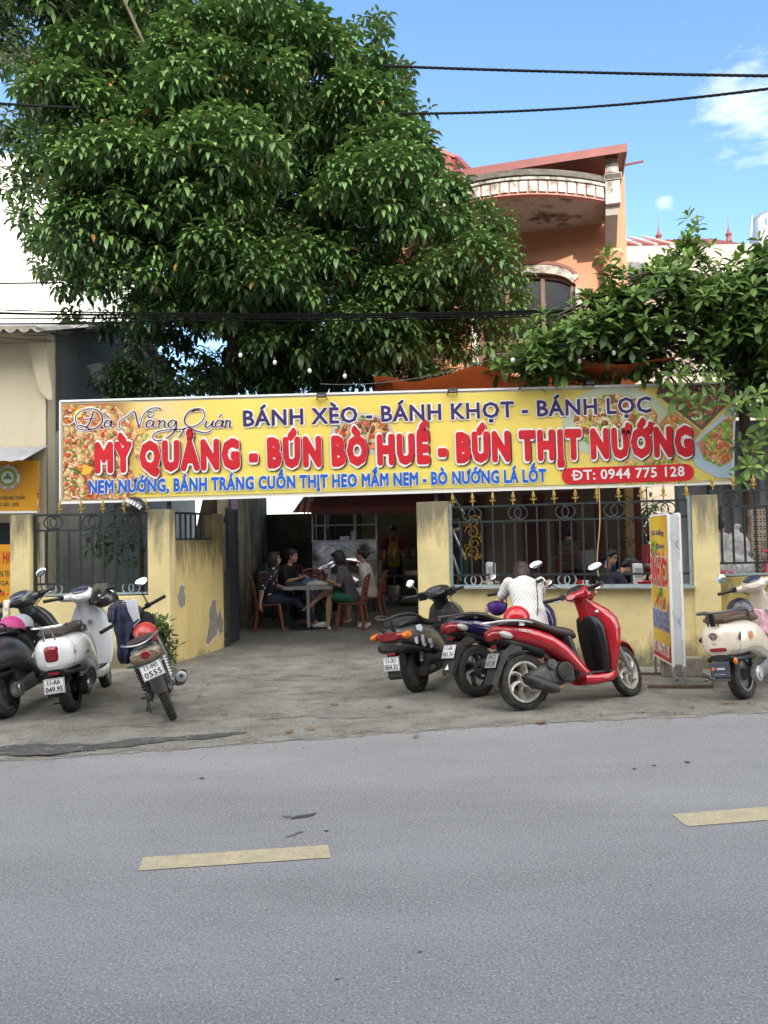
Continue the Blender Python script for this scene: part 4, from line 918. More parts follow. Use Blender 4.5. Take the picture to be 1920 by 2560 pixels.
# ================================================================== row of shophouses across the street (behind the viewer): they shade the road
for k, (x0, x1, h) in enumerate(((-20, -14, 10), (-14, -8.2, 11.1), (-8.2, -3, 11.5), (-3, 2.6, 11.9), (2.6, 8, 11.5), (8, 14, 11.9), (14, 21, 11.4), (21, 28, 11.6))):
    t = empty('shophouse', ((x0 + x1) / 2, -5.2, 0), ('plain narrow shophouse across the street, %s front' % ['pale', 'cream', 'grey', 'buff', 'ivory', 'stone', 'sand', 'chalky'][k]), 'building', 'shophouses across the street')
    w_ = (x1 - x0) - .02; mm = M('shophouse_paint_%d' % (k % 3), [(.55, .53, .48), (.5, .46, .38), (.42, .43, .44)][k % 3], .85); mb = MB(); mb.box((0, -3, h / 2), (w_, 8, h), mm); mb.box((0, 1.15, h - .2), (w_, .5, .25), mm); mb.build('wall', t)
    for f_ in range(3):
        for s_ in (-1, 1):
            mb = MB(); mb.box((s_ * w_ * .24, 1.04, 1.7 + f_ * 3.4), (w_ * .3, .06, 1.8), wood); mb.build('window', t)
# ================================================================== leaves
def leaf_template(L, W, droop, fold, st=((0, 0), (.3, .9), (.68, .85), (1, 0))):
    """one leaf along +x, curling down: vertices and faces"""
    vs, fs = [], []; rows = []
    for t, w in st:
        x = L * (math.sin(droop * t) / droop if droop else t); z = -L * ((1 - math.cos(droop * t)) / droop if droop else 0)
        row = []
        for k in ((0,) if w == 0 else (-1, 0, 1)):
            row.append(len(vs)); vs.append((x, k * W * .5 * w, z + abs(k) * fold * W * w))
        rows.append(row)
    for a, b in zip(rows, rows[1:]):
        if len(a) == 1: fs += [(a[0], b[0], b[1]), (a[0], b[1], b[2])]
        elif len(b) == 1: fs += [(a[0], b[0], a[1]), (a[1], b[0], a[2])]
        else: fs += [(a[0], b[0], b[1], a[1]), (a[1], b[1], b[2], a[2])]
    return np.array(vs), fs
def leaf_cloud(name, parent, tmpl, mats_pos, mats_rot, scales, tint, m, origin):
    """leaves as one mesh: arrays of positions, 3x3 rotations, scales and a tint per leaf"""
    tv, tf = tmpl; n = len(mats_pos); k = len(tv)
    V = np.einsum('nij,kj->nki', mats_rot, tv) * scales[:, None, None] + (mats_pos - np.array(origin))[:, None, :]
    V = V.reshape(-1, 3); loops = []; sizes = []
    base = np.concatenate([np.array(f) for f in tf]); sz = np.array([len(f) for f in tf])
    li = (base[None, :] + (np.arange(n) * k)[:, None]).ravel(); ss = np.tile(sz, n)
    me = bpy.data.meshes.new(name); me.vertices.add(len(V)); me.vertices.foreach_set('co', V.ravel().astype(np.float32))
    me.loops.add(len(li)); me.loops.foreach_set('vertex_index', li.astype(np.int32)); me.polygons.add(len(ss))
    st = np.concatenate([[0], np.cumsum(ss)[:-1]]); me.polygons.foreach_set('loop_start', st.astype(np.int32)); me.polygons.foreach_set('loop_total', ss.astype(np.int32))
    me.polygons.foreach_set('use_smooth', np.ones(len(ss), bool)); me.update(calc_edges=True)
    ca = me.color_attributes.new('tint', 'FLOAT_COLOR', 'POINT'); c = np.repeat(np.column_stack([tint, np.ones(n)]), k, axis=0); ca.data.foreach_set('color', c.ravel().astype(np.float32))
    me.materials.append(m); o = bpy.data.objects.new(name, me); col.objects.link(o)
    if parent is not None: o.parent = parent
    return o
def leaf_mat(name, rough, transl):
    return M(name, (.08, .14, .03), rough, attr='tint', transl=transl, spec=.45)
lm_main = leaf_mat('drooping_leaf', .36, .12); lm_broad = leaf_mat('broad_leaf', .42, .25)
def frames(dirs, ups):
    x = dirs / np.linalg.norm(dirs, axis=1)[:, None]; y = np.cross(ups, x); y /= np.maximum(1e-6, np.linalg.norm(y, axis=1))[:, None]; z = np.cross(x, y)
    return np.stack([x, y, z], axis=2)
def droopy(centers, outs, rng, nleaf=(9, 15), L=.18):
    """clusters of hanging leaves at twig tips"""
    P_, D_, U_, S_, T_ = [], [], [], [], []
    for c, o in zip(centers, outs):
        n = rng.integers(*nleaf); ph = rng.uniform(0, 6.28); hue = rng.normal(0, 1.2); s0 = rng.uniform(.65, 1.25)
        for i in range(n):
            a = ph + i * 2.4; r = i / n; el = .75 - 1.0 * r + rng.uniform(-.2, .2)
            d = np.array([math.cos(a) * math.cos(el), math.sin(a) * math.cos(el), math.sin(el) * .9 - .1]) + o * .35
            P_.append(c + np.array([0, 0, -.10 * r]) + d * .03 + o * (.06 * (1 - r))); D_.append(d); U_.append((0, 0, 1)); S_.append(L * s0 * rng.uniform(.75, 1.15))
            yng = (1 - r) ** 2 * rng.uniform(.3, 1)
            b = math.exp(rng.normal(0, .16) + .10 * hue)
            T_.append((b * (.068 + .076 * yng), b * (.132 + .106 * yng), b * (.044 + .014 * yng)) if rng.random() > .012 else (.22, .13, .04))
    return np.array(P_), frames(np.array(D_), np.array(U_, float)), np.array(S_), np.array(T_)
def in_poly(px, py, poly):
    c = False
    for i in range(len(poly)):
        x1, y1 = poly[i]; x2, y2 = poly[i - 1]
        if (y1 > py) != (y2 > py) and px < (x2 - x1) * (py - y1) / (y2 - y1) + x1: c = not c
    return c
def edge_dist(px, py, poly):
    d = 1e9
    for i in range(len(poly)):
        ax, ay = poly[i]; bx, by = poly[i - 1]; dx, dy = bx - ax, by - ay; t = max(0, min(1, ((px - ax) * dx + (py - ay) * dy) / (dx * dx + dy * dy + 1e-9)))
        d = min(d, math.hypot(px - ax - dx * t, py - ay - dy * t))
    return d
def crown_lobes(poly, Y, n, thick, rr, rng, min_r=.22):
    """lobes filling a crown whose outline (photo pixels at depth Y) is poly; returns centres and radii in metres"""
    k = Y / FPX; xs = [p[0] for p in poly]; ys = [p[1] for p in poly]; out = []; tries = 0
    while len(out) < n and tries < n * 60:
        tries += 1; x, y = rng.uniform(min(xs), max(xs)), rng.uniform(min(ys), max(ys))
        if not in_poly(x, y, poly): continue
        d = edge_dist(x, y, poly) * k
        if d < min_r * .7: continue
        r = min(rng.uniform(*rr), max(.14, d - .06)); T = thick * (1 - math.exp(-d / 1.0)); u = rng.uniform(-1, 1); u = math.copysign(abs(u) ** .6, u)
        c = P(x, y, Y); c = CAM + (c - CAM); c.y += u * T
        if len(out) > 10 and sum(1 for q, qr in out[-400:] if (q - c).length < .55 * min(r, qr)) > 1: continue
        out.append((c, r))
    return out
def lobe_clusters(lobes, per, rng, squash=.72, up=.25):
    cs, os_ = [], []
    for c, r in lobes:
        n = max(5, int(per * (r / .5) ** 2))
        for i in range(n):
            v = rng.normal(size=3); v /= np.linalg.norm(v); v[2] = v[2] * .9 + up * rng.uniform(0, 1); v /= np.linalg.norm(v)
            rad = r * rng.uniform(.72, 1.05); cs.append(np.array(c) + v * rad * np.array([1, 1, squash])); os_.append(v)
    return np.array(cs), np.array(os_)
# ------------------------------------------------------------------ the big dark tree
TY = 12.3
crown = [(-260, -260), (560, -260), (600, -40), (618, 20), (650, 95), (668, 40), (700, 32), (725, 75), (772, 42), (800, 90), (850, 95), (905, 55), (962, 48), (935, 110), (905, 150), (990, 158), (1010, 175), (1000, 235), (1060, 268), (1040, 310), (1020, 345), (1050, 372), (1075, 405), (1130, 430), (1155, 462), (1160, 510), (1225, 520), (1272, 565), (1268, 605), (1235, 612), (1215, 650), (1262, 672), (1312, 690), (1308, 760), (1290, 830), (1240, 900), (1190, 935), (1100, 930), (1010, 985), (900, 1020), (520, 1020), (470, 1000), (430, 930), (330, 860), (300, 800), (225, 828), (165, 800), (205, 740), (150, 690), (70, 655), (100, 600), (55, 530), (110, 455), (50, 470), (70, 400), (38, 330), (95, 300), (60, 235), (110, 200), (70, 130), (20, 150), (-30, 110), (-260, 130)]
rngA = np.random.default_rng(21)
tb = P(560, 1500, TY); tbase = Vector((-3.35, TY + .4, gz(-3.35, TY)))
bt = empty('broad_crowned_tree', tbase, 'huge dark green tree with drooping leaf clusters behind the banner', 'tree')
lob = crown_lobes(crown, TY, 250, 2.5, (.32, .80), rngA) + [(P(x, y, TY), .22) for x, y in ((-30, 400), (8, 440), (18, 300), (-10, 470), (0, 350))]
# droop the underside: leave the lower middle hollow so that it reads dark
cl, ou = lobe_clusters(lob, 52, rngA)
keep = (ou[:, 2] > -.18) | (rngA.random(len(ou)) < .12); cl, ou = cl[keep], ou[keep]
inn = []
while len(inn) < 1500:          # inner leaves, so that the hollows are dark and not open
    x, y = rngA.uniform(-200, 1320), rngA.uniform(-200, 1010)
    if in_poly(x, y, crown) and edge_dist(x, y, crown) > 40: inn.append(np.array(P(x, y, TY + rngA.normal(.3, .6))))
iv = rngA.normal(size=(len(inn), 3)); iv /= np.linalg.norm(iv, axis=1)[:, None]; cl = np.concatenate([cl, np.array(inn)]); ou = np.concatenate([ou, iv])
# fringe clusters along the outline
fr_c, fr_o = [], []
for i in range(len(crown)):
    a, b_ = crown[i - 1], crown[i]; L_ = math.hypot(b_[0] - a[0], b_[1] - a[1])
    for j in range(int(L_ / 9)):
        t = rngA.random(); x, y = a[0] + (b_[0] - a[0]) * t + rngA.normal(0, 10), a[1] + (b_[1] - a[1]) * t + rngA.normal(0, 10)
        p = P(x, y, TY + rngA.uniform(-.5, .5)); fr_c.append(np.array(p)); v = rngA.normal(size=3) * .5 + np.array([0, 0, .4]); fr_o.append(v / np.linalg.norm(v))
cl = np.concatenate([cl, np.array(fr_c)]); ou = np.concatenate([ou, np.array(fr_o)])
print('clusters', len(cl))
A = droopy(cl, ou, rngA, (9, 14), .225)
leaf_cloud('crown', bt, leaf_template(1, .31, 1.45, .16), A[0], A[1], A[2], A[3], lm_main, tbase)
bark = M('grey_brown_bark', (.10, .075, .055), .9, var=.35, vs=12, bump=.6, bs=30, stretch=(1, 1, .3))
def limbs(mb, base, top, lobes, rng, r0, nlimb, org):
    """tapered trunk, forks toward the lobes"""
    base, top = Vector(base), Vector(top); pts = []
    for i in range(9):
        t = i / 8; pts.append(base.lerp(top, t) + Vector((.12 * math.sin(t * 5), .1 * math.cos(t * 4), 0)) * t)
    mb.tube([p - org for p in pts], [r0 * (1.25 - .25 * min(1, i)) * (1 - .45 * i / 8) for i in range(9)], bark, 10)
    for c, r in [lobes[i] for i in rng.choice(len(lobes), min(nlimb, len(lobes)), replace=False)]:
        s = pts[int(rng.integers(6, 9))]; m_ = s.lerp(c, .5) + Vector((rng.normal(0, .12), rng.normal(0, .12), .1 + rng.uniform(0, .3))); q = spline([tuple(s), tuple(m_), tuple(c)], 6)
        mb.tube([Vector(p) - org for p in q], [r0 * .24 * (1 - .88 * i / (len(q) - 1)) + .006 for i in range(len(q))], bark, 6)
mb = MB(); limbs(mb, tbase, P(640, 620, TY + .2), lob, rngA, .18, 40, tbase); mb.build('trunk', bt)
# low shrub left of it, above the banner's left end, and its sprays behind the fence
sh_poly = [(232, 985), (240, 945), (262, 895), (300, 885), (350, 905), (400, 930), (450, 960), (460, 1010), (300, 1010)]
sb = Vector((-3.6, 11.2, gz(-3.6, 11.2))); st = empty('leafy_shrub', sb, 'dark leafy shrub in front of the grey wall at the banner top', 'shrub')
lo2 = crown_lobes(sh_poly, 11.2, 34, .45, (.16, .3), rngA, .1); extra = [(P(x, y, 10.6), .16) for x, y in ((290, 1295), (330, 1345), (270, 1345), (245, 1350), (310, 1380), (350, 1370), (285, 1370))]
c2, o2 = lobe_clusters(lo2, 60, rngA); c3, o3 = lobe_clusters(extra, 22, rngA)
A = droopy(np.concatenate([c2, c3]), np.concatenate([o2, o3]), rngA, (6, 10), .14); leaf_cloud('crown', st, leaf_template(1, .34, 1.1, .16), A[0], A[1], A[2], A[3] * .7, lm_main, sb)
mb = MB(); limbs(mb, sb, P(330, 980, 11.2), lo2 + extra, rngA, .06, 16, sb); mb.build('trunk', st)
# ------------------------------------------------------------------ broad leaved tree at the right
def rosettes(centers, outs, rng, L=.2, nleaf=(9, 14)):
    P_, D_, U_, S_, T_ = [], [], [], [], []
    for c, o in zip(centers, outs):
        o = o / np.linalg.norm(o); e1 = np.cross(o, [0.3, .9, .2]); e1 /= np.linalg.norm(e1); e2 = np.cross(o, e1); n = rng.integers(*nleaf); ph = rng.uniform(0, 6.28); hue = rng.normal(0, 1); s0 = rng.uniform(.65, 1.2)
        for i in range(n):
            r = i / n; a = ph + i * 2.4; el = 1.15 - 1.45 * r + rng.uniform(-.28, .28)
            d = (e1 * math.cos(a) + e2 * math.sin(a)) * math.cos(el) + o * math.sin(el)
            P_.append(c - o * (.07 * r) + d * .015); D_.append(d); U_.append(o + np.array([0, 0, .4])); S_.append(L * s0 * (.6 + .45 * min(1, r * 1.6)) * rng.uniform(.85, 1.1))
            y = (1 - r) ** 1.5; b = math.exp(rng.normal(0, .15) + .08 * hue)
            T_.append((b * (.088 + .10 * y), b * (.172 + .12 * y), b * (.045 + .015 * y)))
    D_ = np.array(D_); U_ = np.array(U_); return np.array(P_), frames(D_, U_), np.array(S_), np.array(T_)
RY = 9.9
crown2 = [(1330, 790), (1360, 775), (1400, 768), (1455, 735), (1500, 712), (1500, 660), (1525, 650), (1560, 660), (1575, 680), (1620, 660), (1640, 620), (1700, 600), (1712, 545), (1735, 530), (1760, 560), (1752, 600), (1810, 625), (1850, 610), (1900, 610), (1960, 560), (2050, 600), (2050, 1160), (1960, 1130), (1908, 1060), (1870, 1000), (1800, 968), (1700, 955), (1560, 955), (1470, 935), (1330, 985), (1240, 985), (1235, 940), (1260, 880), (1300, 840), (1290, 800)]
rb_ = Vector((5.0, 10.5, gz(5, 10.5))); rt = empty('broad_leaved_tree', rb_, 'bright green tree of broad leaf rosettes overhanging the banner at the right', 'tree')
rngB = np.random.default_rng(8)
lob2 = crown_lobes(crown2, RY, 225, 1.0, (.18, .38), rngB, .10) + [(P(rngB.uniform(1240, 1700), rngB.uniform(880, 965), RY + rngB.uniform(.1, .7)), .24) for _ in range(26)]
# sprays that reach forward over the right end of the banner
spr = [(1690, 985), (1722, 1000), (1750, 1015), (1790, 985), (1830, 1010), (1860, 1000), (1895, 985), (1850, 1110), (1880, 1130), (1900, 1100), (1870, 1165), (1858, 1200), (1905, 1170), (1915, 1050), (1800, 940), (1700, 935), (1762, 955)]
tops, topo = [], []
for c, r in lob2:
    for i in range(max(2, int(6.5 * (r / .3) ** 2))):
        v = rngB.normal(size=3); v[2] = abs(v[2]) * .9 - .15; v /= np.linalg.norm(v); tops.append(np.array(c) + v * r * rngB.uniform(.55, 1.0)); o = v * .6 + np.array([-.1, -.25, .75]); topo.append(o / np.linalg.norm(o))
for x, y in spr:
    tops.append(np.array(P(x, y, 9.35 + rngB.uniform(-.1, .3)))); o = np.array([rngB.normal(0, .35), -.75, .35 + rngB.normal(0, .2)]); topo.append(o / np.linalg.norm(o))
# spire shoots
for x, ys in ((1732, range(540, 640, 16)), (1525, range(632, 720, 18)), (1900, range(600, 700, 20))):
    for y in ys: tops.append(np.array(P(x + rngB.normal(0, 6), y, RY + rngB.uniform(-.1, .1)))); o = np.array([rngB.normal(0, .3), rngB.normal(-.2, .3), 1]); topo.append(o / np.linalg.norm(o))
print('rosettes', len(tops))
A = rosettes(np.array(tops), np.array(topo), rngB, .22); leaf_cloud('crown', rt, leaf_template(1, .36, .55, .12, ((0, 0), (.35, .75), (.72, 1.0), (1, 0))), A[0], A[1], A[2], A[3], lm_broad, rb_)
mb = MB(); limbs(mb, rb_, P(1850, 760, RY + .2), [l for l in lob2[:140] if l[0].z > 3.9], rngB, .10, 50, rb_)
for x, y in spr:
    q = spline([tuple(P(x + 60, y - 75, 9.9)), tuple(P(x + 38, y - 28, 9.7)), tuple(P(x, y, 9.42))], 6); mb.tube([Vector(p) - rb_ for p in q], [.009 - .005 * i / (len(q) - 1) for i in range(len(q))], bark, 6)
mb.build('trunk', rt)
# bush at the foot of the left pillar
bb_ = G(425, 1690); bu = empty('small_bush', bb_, 'low green bush growing at the foot of the yellow corner pillar', 'bush')
cc, oo = [], []
for i in range(110):
    h = rngB.uniform(.05, .68); w_ = .15 * (1 - (h / .8) ** 2) + .04; cc.append(np.array(bb_) + np.array([-.16 + rngB.normal(0, w_ * .7), rngB.normal(0, .1) - .05, h + .06])); oo.append(np.array([rngB.normal(0, .6), -.5, .8]))
A = rosettes(np.array(cc), np.array(oo), rngB, .095, (6, 9)); leaf_cloud('foliage', bu, leaf_template(1, .45, .4, .1), A[0], A[1], A[2], A[3] * .42, lm_broad, bb_)
mb = MB()
for i in range(9): mb.tube([(rngB.normal(-.1, .05), rngB.normal(0, .04), 0), (rngB.normal(-.1, .12), rngB.normal(0, .06), .35), (rngB.normal(-.1, .15), rngB.normal(0, .08), .6)], [.008, .006, .003], bark, 5)
mb.build('stems', bu)
# trees and greenery seen through gaps at the back of the yard
for k, (x, y, z, n, lb) in enumerate(((-1.6, 19.5, 2.9, 90, 'green tree beyond the back wall showing through the bright gap'), (5.6, 16.4, 2.0, 40, 'pale green bush behind the right porch column'))):
    b0 = Vector((x, y, .3)); t = empty('garden_tree', b0, lb, 'tree'); lo = [(Vector((x + rngB.normal(0, .8 - .4 * k), y + rngB.normal(0, .4), z + rngB.normal(0, .6 - .3 * k))), .35) for _ in range(14)]
    c_, o_ = lobe_clusters(lo, n // 8, rngB); A = droopy(c_, o_, rngB, (6, 9), .18); leaf_cloud('crown', t, leaf_template(1, .3, 1.1, .16), A[0], A[1], A[2], A[3] * 1.2, lm_main, b0)
    mb = MB(); limbs(mb, b0, (x, y, z), lo, rngB, .12, 10, b0); mb.build('trunk', t)
# plants behind the right hand fence
b0 = Vector((5.0, 9.9, gz(5, 9.9))); t = empty('potted_plant', b0, 'feathery green plant behind the fence beside the plastic bag', 'plant'); cc = [np.array(b0) + np.array([rngB.normal(-.02, .16), rngB.normal(0, .1), rngB.uniform(1.1, 1.55)]) for _ in range(26)]; oo = [np.array([rngB.normal(0, .5), -.3, .9]) for _ in cc]
A = rosettes(np.array(cc), np.array(oo), rngB, .09, (7, 10)); leaf_cloud('foliage', t, leaf_template(1, .2, .6, .1), A[0], A[1], A[2], A[3] * .8, lm_broad, b0)
mb = MB(); mb.lathe([(.12, .78), (.17, 1.08), (.15, 1.08), (.12, .9)], (0, 0, 0), (0, 0, 1), M('clay_pot', (.28, .12, .07), .8), 14); mb.box((0, 0, .39), (.5, .35, .78), bare); mb.build('pot', t)

# ================================================================== overhead cables
cable = M('black_cable', (.006, .006, .0065), .85, spec=.15)
def sag(a, b, s, n=24): 
    a, b = Vector(a), Vector(b); return [a.lerp(b, i / n) + Vector((0, 0, -s * 4 * (i / n) * (1 - i / n))) for i in range(n + 1)]
def twisted(name, pts, r, label, group='thick twisted power cables'):
    mb = MB(); o = pts[0]
    for k in range(3):
        q = []
        for i in range((len(pts) - 1) * 10 + 1):
            t = i / 10; j = min(len(pts) - 2, int(t)); p = Vector(pts[j]).lerp(Vector(pts[j + 1]), t - j); a = t * 5.5 + k * 2.094; q.append(p + Vector((0, math.cos(a), math.sin(a))) * r * .4)
        mb.tube([p - Vector(o) for p in q], r * .8, cable, 6)
    ob = mb.build(name); ob.location = o; tag(ob, label, 'cable', group); return ob
twisted('power_cable', sag(P(-60, 262 - 20, 9.2), P(1990, 193, 8.6), -.02) if False else sag(P(960, 165, 9.4), P(2100, 192, 8.2), .02), .0145, 'thick twisted black cable crossing the blue sky, the upper of two')
twisted('power_cable', sag(P(1000, 284, 9.4), P(2100, 197, 8.0), .10), .0135, 'thick twisted black cable drooping over the house roof, the lower of two')
twisted('power_cable', sag(P(-120, 249, 9.2), P(200, 270, 9.4), .01), .0135, 'short stretch of twisted cable entering the big tree from the frame edge')
rngC = random.Random(4); Yc = 10.15
cb = empty('cable_bundle', P(0, 800, Yc), 'bundle of many black service cables running through both trees', 'cables'); o = cb.location
for k in range(11):
    dy = rngC.uniform(-12, 14); mb = MB(); mid = sag(P(-150, 790 + dy * 2.2, Yc + rngC.uniform(-.05, .05)), P(430, 792 + dy, Yc), .02, 12) + sag(P(430, 792 + dy, Yc), P(1330, 784 + dy * .8, Yc - .2), .03, 18)[1:] + sag(P(1330, 784 + dy * .8, Yc - .2), P(2080, 756 + dy * 1.2, Yc - .9), .05, 12)[1:]
    mb.tube([p - o for p in mid], rngC.choice([.004, .006, .008, .010]), cable, 5); mb.build('strand', cb)
for k, (a, b_, r, s, lb) in enumerate((((-40, 709), (160, 707), .013, 0, 'single black wire crossing the pale building, the highest there'), ((-40, 727), (150, 719), .004, 0, 'hair thin wire just under the highest one on the pale building'), ((-40, 739), (190, 753), .006, .01, 'thin wire sloping down across the pale building'), ((-40, 768), (180, 752), .005, 0, 'thin wire sloping up across the pale building'), ((-40, 840), (440, 865), .004, .02, 'thin grey wire sagging across the dark render wall'), ((60, 836), (230, 800), .004, .08, 'thin grey wire looping below the corrugated eave'))):
    p0 = P(*a, 10.0); mb = MB(); mb.tube([p - p0 for p in sag(p0, P(*b_, 10.0), s, 14)], r, cable, 5); ob = mb.build('thin_wire'); ob.location = p0; tag(ob, lb, 'wire')
# festoon bulbs strung through the trees
bulbm = M('white_bulb_glass', (.8, .8, .78), .25)
fw = empty('festoon_wire', P(1250, 880, 9.7), 'thin wires of a bulb string looped through the trees', 'wire'); o = fw.location
for a, b_, s in (((1230, 885), (1540, 835), .06), ((1280, 905), (1800, 745), .0), ((1540, 838), (1912, 712), .1), ((1820, 880), (1920, 720), .05), ((800, 960), (1250, 890), .12)):
    MB().tube([p - o for p in sag(P(*a, 9.7), P(*b_, 9.6), s, 14)], .0045, M('grey_wire', (.12, .12, .12), .5), 5).build('wire', fw)
for px, py in ((1282, 898), (1363, 912), (1448, 901), (1534, 880), (1627, 857), (1722, 828), (1820, 790), (1841, 817), (1913, 743), (601, 886), (687, 904), (774, 925), (862, 938)):
    p = P(px, py, 9.62 if px > 1000 else 10.1); t = empty('string_bulb', p, 'small white festoon bulb hanging on a thin wire among the leaves', 'light bulb', 'festoon bulbs in the trees')
    MB().ell((0, 0, -.012), (.026, .026, .034), bulbm, nu=12, nv=8).build('bulb', t); MB().lathe([(.014, .018), (.016, .05), (.008, .065)], (0, 0, 0), (0, 0, 1), darkv, 8).build('socket', t)
# ================================================================== motorbikes
def paint(name, c, rough=.22, **k): return M(name, c, rough, coat=.6, **k)
dusty = dict(dirt=((.20, .18, .15), 7, .52, .75, .45, (1, 1, 1)))
tyre_m = M('dusty_tyre', (.024, .023, .022), .85, var=.4, vs=14, bump=.8, bs=55, dirt=((.15, .135, .115), 9, .46, .72, .55, (1, 1, 1)))
blkpl = M('grey_black_plastic', (.016, .0165, .018), .5, var=.25, vs=10, **dusty)
blk2 = M('satin_black_plastic', (.008, .008, .0095), .38)
dustpl = M('dust_covered_plastic', (.045, .044, .043), .7, var=.3, vs=9)
chrome = M('bright_chrome', (.75, .76, .77), .12, metal=1.0)
alloy = M('dull_alloy', (.55, .525, .48), .45, metal=.45, var=.2, vs=14, dirt=((.22, .20, .17), 12, .5, .7, .6, (1, 1, 1)))
greyalloy = M('grey_alloy', (.16, .16, .165), .45, metal=.6, var=.2, vs=14)
engine_m = M('greasy_engine_metal', (.10, .098, .094), .6, metal=.4, var=.4, vs=20, bump=.4, bs=60)
seatv = M('brown_black_seat_vinyl', (.045, .033, .028), .5, bump=.25, bs=120, var=.12, vs=8)
seatb = M('black_seat_vinyl', (.018, .018, .019), .5, bump=.25, bs=120, var=.2, vs=8)
redlens = M('red_lens', (.22, .008, .013), .15, coat=.5); amber = M('amber_lens', (.62, .16, .01), .15, coat=.5); clear = M('clear_lens', (.42, .40, .37), .12, coat=.5)
plate_w = M('plate_white', (.72, .73, .75), .4, var=.05); plate_k = M('plate_black_ink', (.012, .012, .015), .5)
mirror_g = M('mirror_glass', (.85, .87, .9), .03, metal=1.0)
rust = M('rusty_pipe', (.22, .13, .085), .7, metal=.3, var=.4, vs=18)

class Bike:
    def __init__(s, name, label, pos, heading, lean, cat, steer=0.0, ax=(.82, 0, .95), rake=27, group=None):
        a, l = R(heading), R(lean); f = Vector((math.sin(a), math.cos(a), 0)); lf = Vector((-math.cos(a), math.sin(a), 0)); up = Vector((0, 0, 1))
        u2 = up * math.cos(l) + lf * math.sin(l); l2 = lf * math.cos(l) - up * math.sin(l); m = Matrix.Identity(4)
        for i in range(3): m[i][0] = f[i]; m[i][1] = l2[i]; m[i][2] = u2[i]; m[i][3] = pos[i]
        s.root = empty(name, mx=m, label=label, cat=cat, group=group); s.m = m; s.st = R(steer); s.ax = Vector(ax); s.dir = Vector((-math.sin(R(rake)), 0, math.cos(R(rake))))
    def part(s, mb, name, parent=None, steer=False, bevel=0, sub=0, label=None):
        if steer and s.st:
            q = Matrix.Rotation(s.st, 3, s.dir); mb.v = [q @ (v - s.ax) + s.ax for v in mb.v]
        o = mb.build(name, parent or s.root, bevel=bevel, sub=sub)
        if label: o['label'] = label
        return o
    def world(s, x, y, z): return s.m @ Vector((x, y, z))
def vbody(mb, rows, m, n=18, e=2.6):
    rings = []
    for z, x0, x1, w in rows:
        c = (x0 + x1) / 2; h = (x1 - x0) / 2; rings.append([Vector((c + h * math.copysign(abs(math.cos(a)) ** (2 / e), math.cos(a)), w * math.copysign(abs(math.sin(a)) ** (2 / e), math.sin(a)), z)) for a in [2 * math.pi * i / n for i in range(n)]])
    return mb.loft(rings, m)
def wheel(B, name, x, Ro, wd, rim_m, style, steer=False, rim_r=.70):
    mb = MB(); h = wd / 2; prof = []
    for i in range(11):
        a = math.pi * (i / 10 - .5); prof.append((Ro - h * .75 * (1 - math.cos(a)) - (.0 if abs(a) < 1.2 else .008), h * math.sin(a)))
    prof = [(Ro * rim_r, -h * .72)] + prof + [(Ro * rim_r, h * .72)]
    mb.lathe(prof, (x, 0, Ro), (0, 1, 0), tyre_m, 40, caps=False)
    for k in range(56):        # tread blocks
        a = 2 * math.pi * k / 56
        for sd in (-1, 1):
            r = Ro - h * .12; c = Vector((x + r * math.cos(a), sd * h * .52, Ro + r * math.sin(a))); mb.box(c, (.020, h * .6, .006), tyre_m, Matrix.Rotation(-a + math.pi / 2, 3, 'Y') @ Matrix.Rotation(sd * .5, 3, 'Z'))
    w = B.part(mb, name, steer=steer)
    mb = MB(); ri = Ro * rim_r
    mb.lathe([(ri - .012, -h * .8), (ri + .008, -h * .85), (ri + .012, -h * .6), (ri - .02, -h * .45), (ri - .02, h * .45), (ri + .012, h * .6), (ri + .008, h * .85), (ri - .012, h * .8), (ri - .028, 0), (ri - .012, -h * .8)], (x, 0, Ro), (0, 1, 0), rim_m, 40, caps=False)
    mb.lathe([(.0, -.05), (.05, -.05), (.055, -.03), (.055, .03), (.05, .05), (.0, .05)], (x, 0, Ro), (0, 1, 0), rim_m, 20)
    if style == 'alloy':
        for k in range(6):
            for sd in (-1, 1):
                a = 2 * math.pi * k / 6; pts = []
                for t in (0, .35, .7, 1): rr = .045 + (ri - .06) * t; b = a + .5 * t * t; pts.append(Vector((x + rr * math.cos(b), sd * .016, Ro + rr * math.sin(b))))
                mb.tube(pts, [.026, .019, .017, .026], rim_m, 6, flat=.7)
    elif style == 'thin':
        for k in range(10):
            a = 2 * math.pi * k / 10
            for d in (-.16, .16): mb.tube([(x + .04 * math.cos(a), .02, Ro + .04 * math.sin(a)), (x + (ri - .01) * math.cos(a + d), .0, Ro + (ri - .01) * math.sin(a + d))], .007, rim_m, 5)
    elif style == 'wire':
        for k in range(28):
            a = 2 * math.pi * k / 28; d = .35 if k % 2 else -.35; mb.tube([(x + .045 * math.cos(a), .035 * (1 if k % 4 < 2 else -1), Ro + .045 * math.sin(a)), (x + (ri - .01) * math.cos(a + d), 0, Ro + (ri - .01) * math.sin(a + d))], .0022, chrome, 4)
    elif style == 'disc': mb.lathe([(.0, -.03), (ri * .9, -.02), (ri * .9, .02), (.0, .03)], (x, 0, Ro), (0, 1, 0), rim_m, 24)
    B.part(mb, 'rim', w, steer=steer); return w
